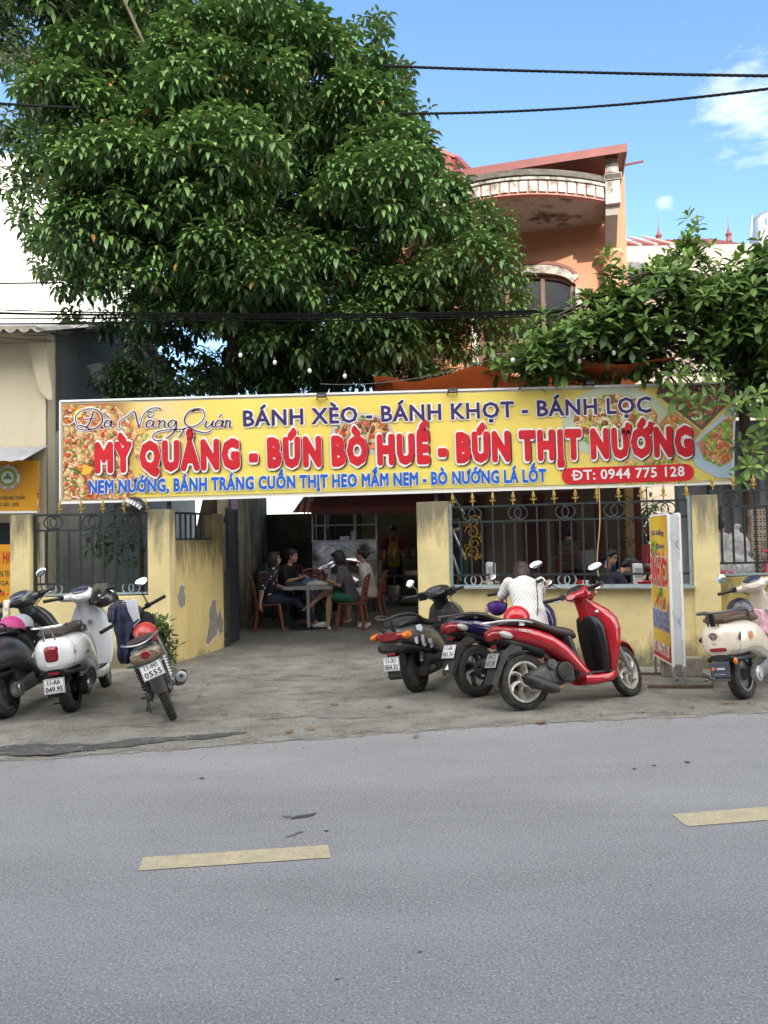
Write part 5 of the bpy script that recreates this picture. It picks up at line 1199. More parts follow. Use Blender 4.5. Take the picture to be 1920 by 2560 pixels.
def fender(B, name, x, z, r, a0, a1, w, m, steer=False, tip=.75):
    mb = MB(); pts = []; rr = []; n = 16; rings = []
    for i in range(n + 1):
        t = i / n; a = R(a0 + (a1 - a0) * t); ww = w * (tip + (1 - tip) * math.sin(math.pi * t)); c = Vector((x, 0, z)); d = Vector((math.cos(a), 0, math.sin(a)))
        ring = []
        for k in range(9): b = math.pi * k / 8; ring.append(c + d * (r + .03 * (math.sin(b) - 1) * 1.0) + Vector((0, ww * math.cos(b), 0)))
        for k in range(8, -1, -1): b = math.pi * k / 8; ring.append(c + d * (r - .007 + .03 * (math.sin(b) - 1)) + Vector((0, (ww - .006) * math.cos(b), 0)))
        rings.append(ring)
    mb.loft(rings, m); return B.part(mb, name, steer=steer)
def plate(B, c, tilt, t1, t2, w=.19, h=.14, yaw=0, fill=None, ink=None):
    """number plate facing backward"""
    q = Matrix.Rotation(R(yaw), 3, 'Z') @ Matrix.Rotation(R(tilt), 3, 'Y'); u = q @ Vector((0, -1, 0)); v = q @ Vector((0, 0, 1)); n = u.cross(v); c = Vector(c)
    fill = fill or plate_w; ink = ink or plate_k
    mb = MB(); mb.prism([c + u * (sx * w / 2) + v * (sy * h / 2) for sx, sy in ((-1, -1), (1, -1), (1, 1), (-1, 1))], n * -.006, fill); p = B.part(mb, 'licence_plate', bevel=.003)
    mb = MB()
    if ink is plate_k:
        for sy in (-1, 1): mb.beam(c + u * (-w / 2 + .006) + v * (sy * (h / 2 - .006)) + n * .0008, c + u * (w / 2 - .006) + v * (sy * (h / 2 - .006)) + n * .0008, .0035, .0012, ink, up=tuple(n))
        for sx in (-1, 1): mb.beam(c + u * (sx * (w / 2 - .006)) + v * (-h / 2 + .006) + n * .0008, c + u * (sx * (w / 2 - .006)) + v * (h / 2 - .006) + n * .0008, .0035, .0012, ink, up=tuple(n))
    if t1: mb.text(t1, c + v * (h * .10) + n * .002, u, v, ink, w * .60, h * .30, .028, align='C')
    if t2: mb.text(t2, c - v * (h * .37) + n * .002, u, v, ink, w * .80, h * .33, .028, align='C')
    B.part(mb, 'lettering', p); return p
def spring(mb, a, b, r, m, turns=9, w=.006):
    a, b = Vector(a), Vector(b); d = (b - a).normalized(); e = d.cross(Vector((0, 1, 0))).normalized(); f = d.cross(e); n = turns * 8
    mb.tube([a.lerp(b, i / n) + (e * math.cos(i * math.pi / 4) + f * math.sin(i * math.pi / 4)) * r for i in range(n + 1)], w, m, 5)
    mb.tube([a, b], r * .55, m, 8)
def bars(B, z=1.05, x=.76, grip_x=.66, half=.345, mirror='round', mz=.20, mheads=(1, 1), paintm=None, lever=chrome, mout=.07, inner=.15, mtilt=0):
    for s in (-1, 1):
        mb = MB(); mb.tube([(x, s * inner * .6, z), (x - .02, s * inner, z + .01), (grip_x, s * half, z + .015)], .016, blk2, 8); mb.tube([(x - .035, s * (inner + .045), z + .011), (grip_x + .003, s * half, z + .015), (grip_x - .002, s * (half + .01), z + .015)], [.019, .019, .022], black_r, 10)
        mb.box((x - .015, s * (inner + .02), z + .012), (.055, .05, .05), blk2, rotm(0, 0, s * 15)); B.part(mb, 'grip', steer=True, bevel=.004)
        mb = MB(); mb.tube([(x + .02, s * (inner + .04), z), (x + .035, s * (inner + .10), z + .002), (grip_x + .06, s * (half - .01), z + .004)], [.008, .007, .006], lever, 6); B.part(mb, 'brake_lever', steer=True)
        mb = MB(); mb.tube(spline([(x + .02, s * (inner + .03), z), (x + .09, s * inner * .9, z - .02), (x + .10, s * inner * .45, z - .08), (x + .06, s * inner * .25, z - .16)], 5), .005, blk2, 5); B.part(mb, 'control_cable', steer=True)
        if not mheads[0 if s > 0 else 1]: continue
        c = Vector((x - .03 - mtilt * .0, s * (inner + .05 + mout), z + mz)); mb = MB(); mb.tube([(x, s * (inner + .03), z + .03), (x - .005, s * (inner + .035), z + mz * .55), tuple(c)], .006, chrome if mirror == 'round' else blk2, 6); st = B.part(mb, 'mirror_stalk', steer=True)
        q = Matrix.Rotation(R(-s * 12), 3, 'Z') @ Matrix.Rotation(R(12), 3, 'Y'); rad = (.012, .056, .05) if mirror == 'round' else (.016, .075, .042)
        if mirror == 'leaf': q = q @ Matrix.Rotation(R(s * 25), 3, 'X'); rad = (.012, .062, .036)
        mb = MB(); mb.ell(c + Vector((.008, 0, 0)), (rad[0] * 1.4, rad[1], rad[2]), chrome if mirror == 'round' else blk2, q, 18, 8); h = B.part(mb, 'mirror', st, steer=True)
        mb = MB(); mb.ell(c + q @ Vector((-rad[0] * .9, 0, 0)), (.006, rad[1] * .93, rad[2] * .92), mirror_g, q, 18, 6); B.part(mb, 'mirror_glass', st, steer=True)
def sidestand(B, x=.42, z=.24):
    mb = MB(); mb.tube([(x, .10, z), (x - .06, .24, .03), (x - .07, .26, .0)], .011, blkpl, 6); mb.box((x - .07, .265, .045), (.06, .05, .008), blkpl); B.part(mb, 'side_stand')
def grille(mb, c, r, y, m, m2):
    mb.lathe([(.0, 0), (r, 0), (r * 1.08, .012), (r * 1.08, .05), (.0, .05)], (c[0], y, c[1]), (0, 1, 0), m, 22)
    for k in range(10):
        a = 2 * math.pi * k / 10; mb.beam((c[0] + .02 * math.cos(a), y - .004, c[1] + .02 * math.sin(a)), (c[0] + r * .72 * math.cos(a + .25), y - .004, c[1] + r * .72 * math.sin(a + .25)), .006, .006, m2, up=(0, 1, 0))
    for rr in (.3, .55, .75): mb.tube([(c[0] + r * rr * math.cos(t * .314), y - .004, c[1] + r * rr * math.sin(t * .314)) for t in range(20)], .003, m2, 4, closed=True)

def seam(B, prof, e, path, parent, m=None, r=.0028):
    """panel gap: path of (x, angle in degrees) over bodywork given by its rows"""
    out = []
    for (xa, aa), (xb, ab) in zip(path, path[1:]):
        for i in range(9):
            t = i / 8; x, a = xa + (xb - xa) * t, R(aa + (ab - aa) * t)
            for p, q in zip(prof, prof[1:]):
                if p[0] <= x <= q[0]:
                    k = (x - p[0]) / (q[0] - p[0]); zt, zb, w = [p[j] + (q[j] - p[j]) * k for j in (1, 2, 3)]; ca, sa = math.cos(a), math.sin(a)
                    out.append(Vector((x, w * math.copysign(abs(ca) ** (2 / e), ca), (zt + zb) / 2 + (zt - zb) / 2 * math.copysign(abs(sa) ** (2 / e), sa)))); break
    mb = MB(); mb.tube(out, r, m or darkv, 5); B.part(mb, 'panel_gap', parent)
# ---------------------------------------------------------------- slim modern scooter (the red and the blue one)
def modern(B, pm, pt1, pt2, rail_m, seat_m, plate_kw={}, rim=alloy, muffler=blkpl):
    Rw = .262; WB = 1.255
    wheel(B, 'rear_wheel', 0, Rw, .098, rim, 'alloy'); wheel(B, 'front_wheel', WB, Rw * .98, .085, rim, 'alloy', True)
    PF_ = [(-.31, .775, .735, .03), (-.26, .80, .70, .085), (-.15, .805, .66, .115), (.0, .79, .615, .13), (.15, .755, .565, .142), (.30, .70, .495, .15), (.43, .625, .40, .152), (.53, .535, .315, .148), (.61, .44, .245, .14), (.68, .36, .20, .13), (.74, .285, .185, .125)]; mb = MB(); mb.body(PF_, pm, 20, 2.8); sf = B.part(mb, 'side_fairing'); seam(B, PF_, 2.8, [(-.16, 160), (.20, 196), (.50, 205), (.72, 200)], sf); seam(B, PF_, 2.8, [(-.13, 140), (-.10, 215)], sf)
    mb = MB(); mb.body([(.64, .29, .165, .135), (.78, .275, .16, .155), (.95, .285, .17, .15), (1.03, .34, .20, .13), (1.06, .42, .26, .10)], pm, 20, 3.2); B.part(mb, 'lower_fairing')
    mb = MB(); mb.box((.83, 0, .283), (.34, .27, .02), blkpl); B.part(mb, 'footboard', bevel=.006)
    mb = MB(); mb.body([(-.33, .75, .70, .03), (-.27, .735, .64, .09), (-.12, .68, .595, .085), (.05, .64, .55, .085), (.22, .60, .46, .09)], blkpl, 16, 2.6); vbody(mb, [(.27, .53, .66, .12), (.45, .50, .62, .12), (.60, .46, .59, .11), (.66, .44, .58, .10)], blk2); B.part(mb, 'inner_bodywork')
    mb = MB(); mb.body([(-.24, .825, .795, .07), (-.15, .855, .785, .115), (.0, .86, .775, .132), (.13, .845, .765, .138), (.24, .80, .72, .138), (.38, .765, .665, .13), (.50, .745, .635, .118), (.59, .72, .615, .095), (.64, .68, .62, .05)], seat_m, 18, 2.6); B.part(mb, 'seat')
    mb = MB()
    for s in (-1, 1):
        q = spline([(-.335, s * .03, .83), (-.32, s * .10, .835), (-.22, s * .135, .84), (-.05, s * .148, .83), (.08, s * .145, .805)], 6); mb.tube(q, [.010 + .008 * math.sin(3.14 * i / (len(q) - 1)) for i in range(len(q))], rail_m, 8, flat=.55); mb.box((-.03, s * .128, .805), (.05, .02, .04), rail_m)
    mb.tube([(-.335, .03, .83), (-.34, 0, .83), (-.335, -.03, .83)], .010, rail_m, 8, flat=.55); B.part(mb, 'grab_rail')
    mb = MB(); mb.body([(-.355, .735, .70, .03), (-.33, .765, .66, .085), (-.27, .775, .655, .118), (-.22, .765, .67, .128)], redlens, 16, 2.6); tl = B.part(mb, 'tail_light')
    for s in (-1, 1): mb = MB(); mb.ell((-.205, s * .118, .712), (.085, .024, .035), clear, rotm(0, 14, -s * 10), 14, 8); B.part(mb, 'indicator', tl)
    # shield, inner panel, headset
    mb = MB(); vbody(mb, [(.20, .95, 1.00, .10), (.30, .94, 1.05, .15), (.42, .925, 1.085, .185), (.56, .905, 1.125, .20), (.68, .885, 1.155, .205), (.79, .86, 1.145, .19), (.88, .83, 1.07, .155), (.95, .80, .96, .10), (.99, .785, .90, .07)], pm, 20, 2.4); B.part(mb, 'front_shield')
    mb = MB(); vbody(mb, [(.275, .855, .95, .15), (.42, .845, .94, .178), (.58, .83, .93, .192), (.72, .815, .92, .185), (.80, .80, .89, .155), (.83, .80, .87, .11)], blk2, 20, 3.4); mb.prism([(.848, -.03, .30), (.835, -.03, .74), (.848, .05, .74), (.856, .05, .30)], (-.02, 0, 0), blk2); B.part(mb, 'inner_panel')
    mb = MB(); vbody(mb, [(.80, .81, .93, .11), (.90, .785, .87, .085), (.99, .745, .84, .075), (1.03, .72, .86, .085)], pm, 16); B.part(mb, 'steering_neck', steer=True)
    mb = MB(); mb.body([(.63, 1.045, 1.00, .05), (.67, 1.075, .99, .095), (.74, 1.12, .98, .125), (.82, 1.145, .975, .13), (.90, 1.12, .97, .11), (.96, 1.06, .98, .06)], pm, 18, 2.3); mb.body([(.74, 1.075, 1.0, .17), (.79, 1.08, 1.0, .175), (.83, 1.065, 1.01, .165)], pm, 14, 2.6); hd = B.part(mb, 'headset', steer=True)
    mb = MB(); mb.body([(.655, 1.082, 1.04, .055), (.70, 1.115, 1.05, .085), (.76, 1.142, 1.06, .09), (.80, 1.152, 1.09, .06)], blk2, 14, 2.4); B.part(mb, 'dashboard', hd, steer=True)
    mb = MB(); mb.ell((1.07, -.10, .80), (.05, .045, .03), clear, rotm(0, 30, -40)); mb.ell((1.07, .10, .80), (.05, .045, .03), clear, rotm(0, 30, 40)); mb.ell((.935, 0, 1.06), (.04, .09, .03), clear, rotm(0, 35, 0)); B.part(mb, 'headlight')
    mb = MB(); mb.ell((.865, -.135, .865), (.02, .02, .022), chrome, None, 12, 8); B.part(mb, 'ignition_lock')
    fender(B, 'front_fender', WB, Rw, Rw + .05, 28, 128, .062, pm, True, .35)
    mb = MB()
    for s in (-1, 1): mb.tube([(1.06, s * .075, .66), (1.16, s * .07, .46), (WB + .01, s * .066, Rw - .02)], [.019, .02, .024], steelg, 10)
    B.part(mb, 'fork', steer=True)
    # rear end mechanics
    mb = MB(); mb.body([(.05, .34, .22, .09), (.18, .40, .20, .12), (.38, .43, .19, .12), (.52, .40, .20, .10), (.58, .34, .22, .06)], engine_m, 12, 3.2); mb.box((.02, .075, .27), (.30, .05, .12), engine_m); grille(mb, (.40, .325), .085, -.155, blkpl, dustpl); mb.lathe([(.0, 0), (.05, 0), (.055, .03), (.0, .03)], (.27, -.13, .40), (0, 1, 0), engine_m, 12)
    B.part(mb, 'engine', bevel=.004)
    mb = MB(); q = spline([(.44, -.06, .22), (.36, -.13, .185), (.22, -.165, .17), (.12, -.17, .19)], 6); mb.tube(q, .016, rust, 8); mb.tube([(.27, -.165, .17), (.20, -.175, .185), (.05, -.18, .245), (-.08, -.185, .298), (-.10, -.185, .306)], [.035, .052, .06, .054, .04], muffler, 14); mb.tube([(-.095, -.185, .304), (-.125, -.185, .316)], [.022, .018], blk2, 10); B.part(mb, 'exhaust')
    mb = MB(); mb.prism([(.22, -.215, .215), (.20, -.22, .165), (-.03, -.235, .265), (-.075, -.23, .315), (-.04, -.22, .335), (.05, -.225, .305)], (0, .02, 0), dustpl); B.part(mb, 'heat_shield', bevel=.006)
    mb = MB(); spring(mb, (-.03, .10, .36), (.06, .10, .62), .024, blkpl); B.part(mb, 'shock_absorber')
    fender(B, 'rear_fender', .02, Rw, Rw + .05, 60, 135, .058, dustpl)
    mb = MB()
    for s in (-1, 1): mb.prism([(-.02, s * .075, .615), (-.14, s * .085, .62), (-.235, s * .085, .56), (-.315, s * .085, .42), (-.385, s * .075, .275), (-.36, s * .072, .25), (-.33, s * .075, .265), (-.24, s * .08, .44), (-.17, s * .08, .52), (-.02, s * .075, .56)], (0, -s * .012, 0), dustpl)
    mb.prism([(-.235, -.08, .57), (-.32, -.08, .42), (-.385, -.07, .27), (-.385, .07, .27), (-.32, .08, .42), (-.235, .08, .57)], (.012, 0, .004), blkpl); B.part(mb, 'plate_holder', bevel=.003)
    mb = MB(); mb.box((-.285, 0, .605), (.03, .06, .035), redlens, rotm(0, 25)); B.part(mb, 'reflector', bevel=.004)
    plate(B, (-.325, 0, .485), 24, pt1, pt2, **plate_kw)
    bars(B, 1.055, .77, .665, .345, 'wing', .20, mout=.09); sidestand(B)
badge_w = M('white_badge_print', (.75, .75, .76), .3); badge_k = M('black_badge_print', (.02, .02, .022), .3)
red_p = paint('metallic_red_paint', (.42, .008, .016), .18, spec=.6, dirt=((.20, .06, .05), 5, .55, .8, .30, (1, 1, 1)))
pR = G(1316, 1775); pRf = G(1578, 1741)
B1 = Bike('motor_scooter', 'bright red scooter with dusty wheels in front of the low yellow wall', pR, 66, 9, 'scooter', steer=22, group='parked motorbikes')
modern(B1, red_p, '18-C1', '187.28', whitepl, seatv, dict(fill=M('dusty_plate', (.26, .26, .25), .6, var=.2, vs=15), ink=M('grey_plate_ink', (.09, .09, .095), .6)))
mb = MB(); mb.text('VISION', (-.075, -.1435, .735), (.95, 0, -.16), (.12, -.2, 1), badge_w, .15, .028, .02, shear=.3); B1.part(mb, 'badge')
blue_p = paint('deep_blue_paint', (.012, .016, .085), .16, spec=.6)
pB = G(1196, 1741); B2 = Bike('motor_scooter', 'dark blue scooter beneath the purple helmet, between the red and grey ones', pB, 55, 8, 'scooter', steer=16, group='parked motorbikes')
modern(B2, blue_p, '11-AA', '063.34', M('dark_grab_rail', (.06, .06, .062), .4), seatv, rim=M('dark_alloy', (.12, .12, .12), .4, metal=.7))
mb = MB(); mb.text('VISION', (-.075, -.1435, .735), (.95, 0, -.16), (.12, -.2, 1), badge_w, .15, .028, .02, shear=.3); mb.prism([(-.375, -.03, .31), (-.375, .03, .31), (-.352, 0, .36)], (-.004, 0, 0), badge_w); B2.part(mb, 'badge')

seamg = M('grey_panel_gap', (.12, .12, .125), .6)
# ---------------------------------------------------------------- rounded electric scooter
def retro(B, pm, inner, seat_m, rail_m, motor='black', fl=0.0, tail='square'):
    Rw = .235; WB = 1.26
    wheel(B, 'rear_wheel', 0, Rw, .115, blk2 if motor == 'black' else greyalloy, 'thin' if motor == 'black' else 'disc', rim_r=.66); wheel(B, 'front_wheel', WB, Rw, .10, greyalloy, 'thin', True, rim_r=.66)
    PF_ = [(-.405, .66, .50, .07), (-.385, .725, .455, .135), (-.33, .765, .435, .175), (-.20, .785, .43, .205), (.0, .785, .43, .215), (.17, .76, .40, .205), (.31, .71, .345, .185), (.42, .635, .29, .17), (.51, .53, .245, .155), (.58, .42, .215, .14)]; mb = MB(); mb.body(PF_, pm, 26, 2.7); rb7 = B.part(mb, 'rear_bodywork'); seam(B, PF_, 2.7, [(-.31, 125), (-.29, 240)], rb7, seamg, .002); seam(B, PF_, 2.7, [(-.38, 215), (0, 212), (.4, 208), (.56, 205)], rb7, seamg, .002)
    mb = MB(); mb.body([(-.395, .47, .41, .09), (-.35, .455, .385, .15), (-.15, .44, .385, .175), (.05, .44, .37, .17)], blk2, 16, 2.6); B.part(mb, 'lower_trim')
    mb = MB(); mb.body([(.50, .34, .20, .14), (.66, .30, .185, .165), (.85, .30, .19, .165), (.98, .36, .22, .15), (1.02, .46, .28, .13)], pm, 20, 3.2); B.part(mb, 'floor_bodywork')
    mb = MB(); mb.box((.75, 0, .303), (.38, .28, .018), blkpl); vbody(mb, [(.28, .53, .60, .13), (.48, .47, .575, .15), (.66, .37, .52, .15), (.74, .30, .46, .13)], blkpl if inner is blk2 else inner); B.part(mb, 'footboard', bevel=.004)
    mb = MB(); mb.body([(-.34, .80, .76, .10), (-.28, .835, .765, .15), (-.12, .85, .765, .175), (.08, .85, .76, .175), (.24, .825, .74, .16), (.36, .80, .72, .13), (.43, .765, .72, .08)], seat_m, 20, 2.8); B.part(mb, 'seat')
    mb = MB(); z = .87
    q = spline([(.02, .185, .78), (-.02, .19, .85), (-.10, .19, z), (-.30, .175, z + .005), (-.42, .12, z), (-.455, 0, z), (-.42, -.12, z), (-.30, -.175, z + .005), (-.10, -.19, z), (-.02, -.19, .85), (.02, -.185, .78)], 5); mb.tube(q, .012, rail_m, 8)
    for s in (-.05, .05): mb.tube([(-.455 + .004, s * .6, z), (-.40, s, .74)], .008, rail_m, 6)
    B.part(mb, 'grab_rail')
    mb = MB(); tl = None
    if tail == 'square': mb.body([(-.418, .66, .555, .045), (-.40, .69, .535, .068), (-.375, .69, .535, .072)], redlens, 16, 4)
    elif tail == 'bar': mb.body([(-.415, .535, .50, .07), (-.395, .54, .495, .085)], redlens, 16, 4)
    B.part(mb, 'tail_light')
    mb = MB()
    for s in (-1, 1): mb = MB(); mb.box((-.285, s * .188, .63), (.10, .012, .035), clear if pm is not cream_p else blk2, rotm(0, -38, -s * 13)); B.part(mb, 'indicator', bevel=.005)
    mb = MB(); vbody(mb, [(.21, .96, 1.01, .11), (.32, .95, 1.05, .17), (.46, .94, 1.08, .205), (.62, .92, 1.10, .215), (.76, .895, 1.09, .205), (.87, .865, 1.05, .175), (.95, .84, .98, .13), (.99, .825, .93, .09)], pm, 22, 2.5); B.part(mb, 'front_shield')
    mb = MB(); vbody(mb, [(.30, .88, .965, .16), (.46, .87, .955, .192), (.62, .855, .935, .20), (.76, .835, .91, .188), (.86, .815, .885, .155), (.92, .81, .87, .11)], inner, 22, 3.2); B.part(mb, 'inner_panel')
    mb = MB(); mb.lathe([(.0, .03), (.022, .03), (.03, 0), (.0, 0)], (.828, -.045, .79), (-1, 0, 0), chrome, 12); mb.tube([(.84, .0, .62), (.81, .0, .615), (.805, .0, .64)], .008, chrome, 6); B.part(mb, 'ignition_lock')
    mb = MB(); vbody(mb, [(.84, .82, .95, .10), (.94, .79, .90, .075), (1.02, .76, .88, .08)], pm, 16); B.part(mb, 'steering_neck', steer=True)
    mb = MB(); mb.body([(.64, 1.09, 1.05, .055), (.69, 1.135, 1.02, .10), (.77, 1.175, 1.0, .125), (.85, 1.18, .99, .13), (.92, 1.14, 1.0, .11), (.965, 1.08, 1.02, .06)], pm, 20, 2.2); rings = []
    mb.tube([(.80, -.22, 1.085), (.80, -.10, 1.08), (.80, .10, 1.08), (.80, .22, 1.085)], [.028, .048, .048, .028], pm, 12); hd = B.part(mb, 'headset', steer=True)
    mb = MB(); mb.ell((.728, 0, 1.148), (.085, .095, .018), M('dash_glass', (.03, .04, .08), .05, spec=.8), rotm(0, -24), 20, 8); B.part(mb, 'dashboard', hd, steer=True)
    mb = MB(); mb.ell((.955, 0, 1.085), (.02, .06, .05), clear); B.part(mb, 'headlight', hd, steer=True)
    fender(B, 'front_fender', WB, Rw, Rw + .05, 15, 150, .075, pm, True, .6)
    mb = MB()
    for s in (-1, 1): mb.tube([(1.05, s * .08, .66), (WB, s * .075, Rw)], .022, steelg, 10)
    B.part(mb, 'fork', steer=True)
    # hub motor, swing arm, shocks
    mb = MB()
    if motor == 'black': mb.lathe([(.0, 0), (.05, 0), (.055, .01), (.085, .015), (.09, .05), (.0, .06)], (.03, -.185, Rw + .0), (0, 1, 0), steelg, 22); mb.lathe([(.088, .012), (.10, .02), (.10, .08), (.0, .08)], (.03, -.188, Rw), (0, 1, 0), blk2, 22)
    else: mb.lathe([(.0, 0), (.045, 0), (.05, .01), (.075, .015), (.08, .07), (.0, .08)], (.02, -.19, Rw), (0, 1, 0), steelg, 22)
    B.part(mb, 'hub_motor')
    mb = MB(); mb.body([(-.04, Rw + .05, Rw - .05, .03), (.12, Rw + .07, Rw - .06, .035), (.36, Rw + .12, Rw - .04, .03)], blkpl if motor == 'black' else greyalloy, 12, 3, -.13); B.part(mb, 'swing_arm')
    mb = MB()
    for s in (-1, 1): mb = MB(); spring(mb, (.0, s * .115, .30), (.06, s * .115, .52), .026, steelg if motor == 'black' else blkpl); B.part(mb, 'shock_absorber')
    sidestand(B)
    mb = MB(); mb.prism([(-.36, -.07, .46), (-.36, .07, .46), (-.405, .085, .40), (-.43, .07, .22), (-.43, -.07, .22), (-.405, -.085, .40)], (.02, 0, 0), blk2); mb.tube([(-.30, 0, .42), (-.40, 0, .30)], .03, blk2, 8); B.part(mb, 'plate_holder', bevel=.004)
white_p = paint('pearl_white_paint', (.74, .76, .78), .16, dirt=((.45, .43, .38), 6, .58, .8, .35, (1, 1, 1))); cream_p = paint('cream_paint', (.72, .64, .53), .18); grey_p = paint('satin_graphite_paint', (.035, .038, .043), .3)
pW = G(183, 1777); B3 = Bike('electric_scooter', 'white rounded electric scooter with brown seat and chrome rear rail', pW, -6, 7, 'scooter', steer=8, group='parked motorbikes')
retro(B3, white_p, M('inner_white', (.60, .63, .67), .3), seatv, chrome)
plate(B3, (-.44, 0, .325), 6, '11-AA', '049.95'); mb = MB(); mb.box((-.412, 0, .435), (.02, .10, .024), redlens); B3.part(mb, 'reflector', bevel=.004)
mb = MB(); mb.text('EVO200', (-.10, -.2165, .545), (1, 0, .03), (0, -.05, 1), badge_k, .125, .020, .03, shear=.25)
for k, ch in enumerate('VINFAST'): mb.text(ch, (-.388, .05 - k * .0165, .705), (0, -1, 0), (.35, 0, 1), M('grey_badge', (.3, .31, .33), .3), None, .009, .02)
B3.part(mb, 'badge')
pD = G(20, 1793); B4 = Bike('electric_scooter', 'graphite grey electric scooter with black shield carrying a pink helmet', pD, 2, 14, 'scooter', steer=6, group='parked motorbikes')
retro(B4, grey_p, blk2, seatb, M('grey_rail', (.10, .10, .11), .35, metal=.5), 'silver', tail='bar')
fender(B4, 'rear_fender', .0, .235, .29, 60, 165, .085, dustpl)
mb = MB(); mb.body([(-.385, .735, .715, .10), (-.30, .775, .745, .165), (-.10, .795, .77, .19), (.02, .79, .775, .19)], M('silver_trim', (.45, .46, .47), .3, metal=.6), 16, 2.6); B4.part(mb, 'side_trim')
mb = MB(); mb.body([(.66, 1.115, 1.07, .07), (.73, 1.155, 1.09, .115), (.80, 1.17, 1.10, .12), (.84, 1.165, 1.11, .09)], M('silver_dash_rim', (.30, .31, .32), .35, metal=.5), 18, 2.6); B4.part(mb, 'dash_rim', steer=True)
mb = MB(); mb.text('YADEA', (.20, -.206, .56), (.35, 0, -1), (.9, -.1, .3), steelg, .10, .014, .02); B4.part(mb, 'badge')
pC = G(1864, 1746); B5 = Bike('electric_scooter', 'cream electric scooter with black helmet at the right edge of the frame', pC, 47, 9, 'scooter', steer=26, group='parked motorbikes')
retro(B5, cream_p, cream_p, M('tan_brown_seat', (.10, .06, .045), .5), M('grey_rail', (.10, .10, .11), .35, metal=.5), 'silver', tail='bar')
plate(B5, (-.445, 0, .33), 4, None, None, .185, .135, fill=M('dealer_plate', (.018, .026, .06), .35), ink=badge_w)
def tri_mark(mb, c, u, v, s, m, lift=.002):
    c = Vector(c); u = Vector(u).normalized(); v = Vector(v).normalized(); w = u.cross(v) * lift
    f = lambda x, y: c + u * (x * s) + v * (y * s) + w
    arc = [f(-.95 + 1.9 * i / 8, .52 + .30 * math.sin(math.pi * i / 8)) for i in range(9)]; mb.poly(arc + [f(.55, .30), f(0, .18), f(-.55, .30)], m)
    for sg in (-1, 1): mb.poly([f(sg * .98, .38), f(sg * .88, -.05), f(sg * .60, -.5), f(sg * .12, -.82), f(sg * .08, -.30), f(sg * .10, .02), f(sg * .45, .20)], m)
orgm = M('orange_logo', (.62, .17, .03), .3); darkm = M('dark_plum_logo', (.05, .012, .025), .3)
mb = MB(); tri_mark(mb, (-.4515, .055, .345), (0, -1, 0), (.07, 0, 1), .019, orgm); mb.text('YADEA', (-.4520, .028, .335), (0, -1, 0), (.07, 0, 1), badge_w, .085, .018, .035); mb.text('TTTT TTTT TTTT', (-.4480, .05, .292), (0, -1, 0), (.07, 0, 1), badge_w, .10, .005, .0) if False else None; mb.beam((-.449, .055, .292), (-.449, -.055, .292), .003, .002, badge_w); B5.part(mb, 'lettering')
mb = MB(); tri_mark(mb, (-.4085, .02, .645), (0, -1, 0), (.12, 0, 1), .045, darkm); mb.text('YADEA', (-.4165, .02, .57), (0, -1, 0), (.06, 0, 1), badge_k, .05, .012, .03, align='C'); B5.part(mb, 'emblem')
mb = MB(); tri_mark(mb, (-.10, -.2165, .615), (1, 0, 0), (0, .06, 1), .05, orgm); B5.part(mb, 'emblem')
mb = MB(); mb.ell((-.36, -.13, .40), (.02, .02, .035), amber); B5.part(mb, 'indicator_light')
mb = MB(); mb.beam((-.40, 0, .74), (-.43, 0, .87), .05, .014, blk2, up=(1, 0, 0)); B5.part(mb, 'rail_bracket', bevel=.004)
bars(B3, 1.085, .80, .70, .36, 'round', -.05, inner=.19, mout=.04, mheads=(0, 1)); bars(B5, 1.085, .80, .70, .36, 'round', .17, inner=.19, mout=.05, mheads=(1, 0))
bars(B4, 1.085, .80, .70, .36, 'leaf', .22, inner=.19, mout=.03, mheads=(0, 1))
# another dark scooter, nearly all beyond the frame edge
B8 = Bike('electric_scooter', 'black scooter at the extreme edge with a pale scarf over its bars', Vector((-4.42, 7.5, gz(-4.4, 7.5))), 6, 8, 'scooter', steer=0, group='parked motorbikes'); retro(B8, paint('black_paint', (.012, .012, .013), .2), blk2, seatb, blk2); bars(B8, 1.09, .80, .70, .36, 'wing', .18, inner=.19, mheads=(0, 0))

# ---------------------------------------------------------------- older grey scooter with wrap-round lamps
oldg = paint('worn_grey_paint', (.085, .083, .078), .4, var=.12, vs=4, **dusty)
pO = G(1046, 1729); B6 = Bike('motor_scooter', 'old grey scooter with peeling stickers and orange wrap-round tail lamp', pO, 31, 8, 'scooter', steer=6, group='parked motorbikes')
Rw, WB = .225, 1.22
wheel(B6, 'rear_wheel', 0, Rw, .10, engine_m, 'disc', rim_r=.6); wheel(B6, 'front_wheel', WB, Rw, .095, greyalloy, 'thin', True, rim_r=.6)
mb = MB(); mb.body([(-.44, .675, .585, .10), (-.42, .695, .555, .155), (-.30, .71, .52, .185), (-.10, .72, .47, .195), (.10, .71, .41, .19), (.28, .67, .35, .175), (.42, .60, .28, .16), (.52, .48, .23, .14)], oldg, 22, 2.8); body6 = B6.part(mb, 'rear_bodywork')
mb = MB(); mb.body([(-.455, .56, .49, .10), (-.43, .575, .455, .16), (-.25, .535, .44, .18), (-.05, .48, .41, .17), (.12, .43, .37, .15)], blkpl, 18, 2.6); B6.part(mb, 'lower_trim')
mb = MB(); mb.body([(-.455, .655, .59, .11), (-.435, .67, .58, .165), (-.41, .672, .578, .18)], redlens, 18, 3); tl = B6.part(mb, 'tail_light')
for s in (-1, 1):
    mb = MB(); mb.ell((-.36, s * .172, .628), (.13, .034, .044), amber, rotm(0, 0, -s * 9), 18, 10); B6.part(mb, 'indicator', tl)
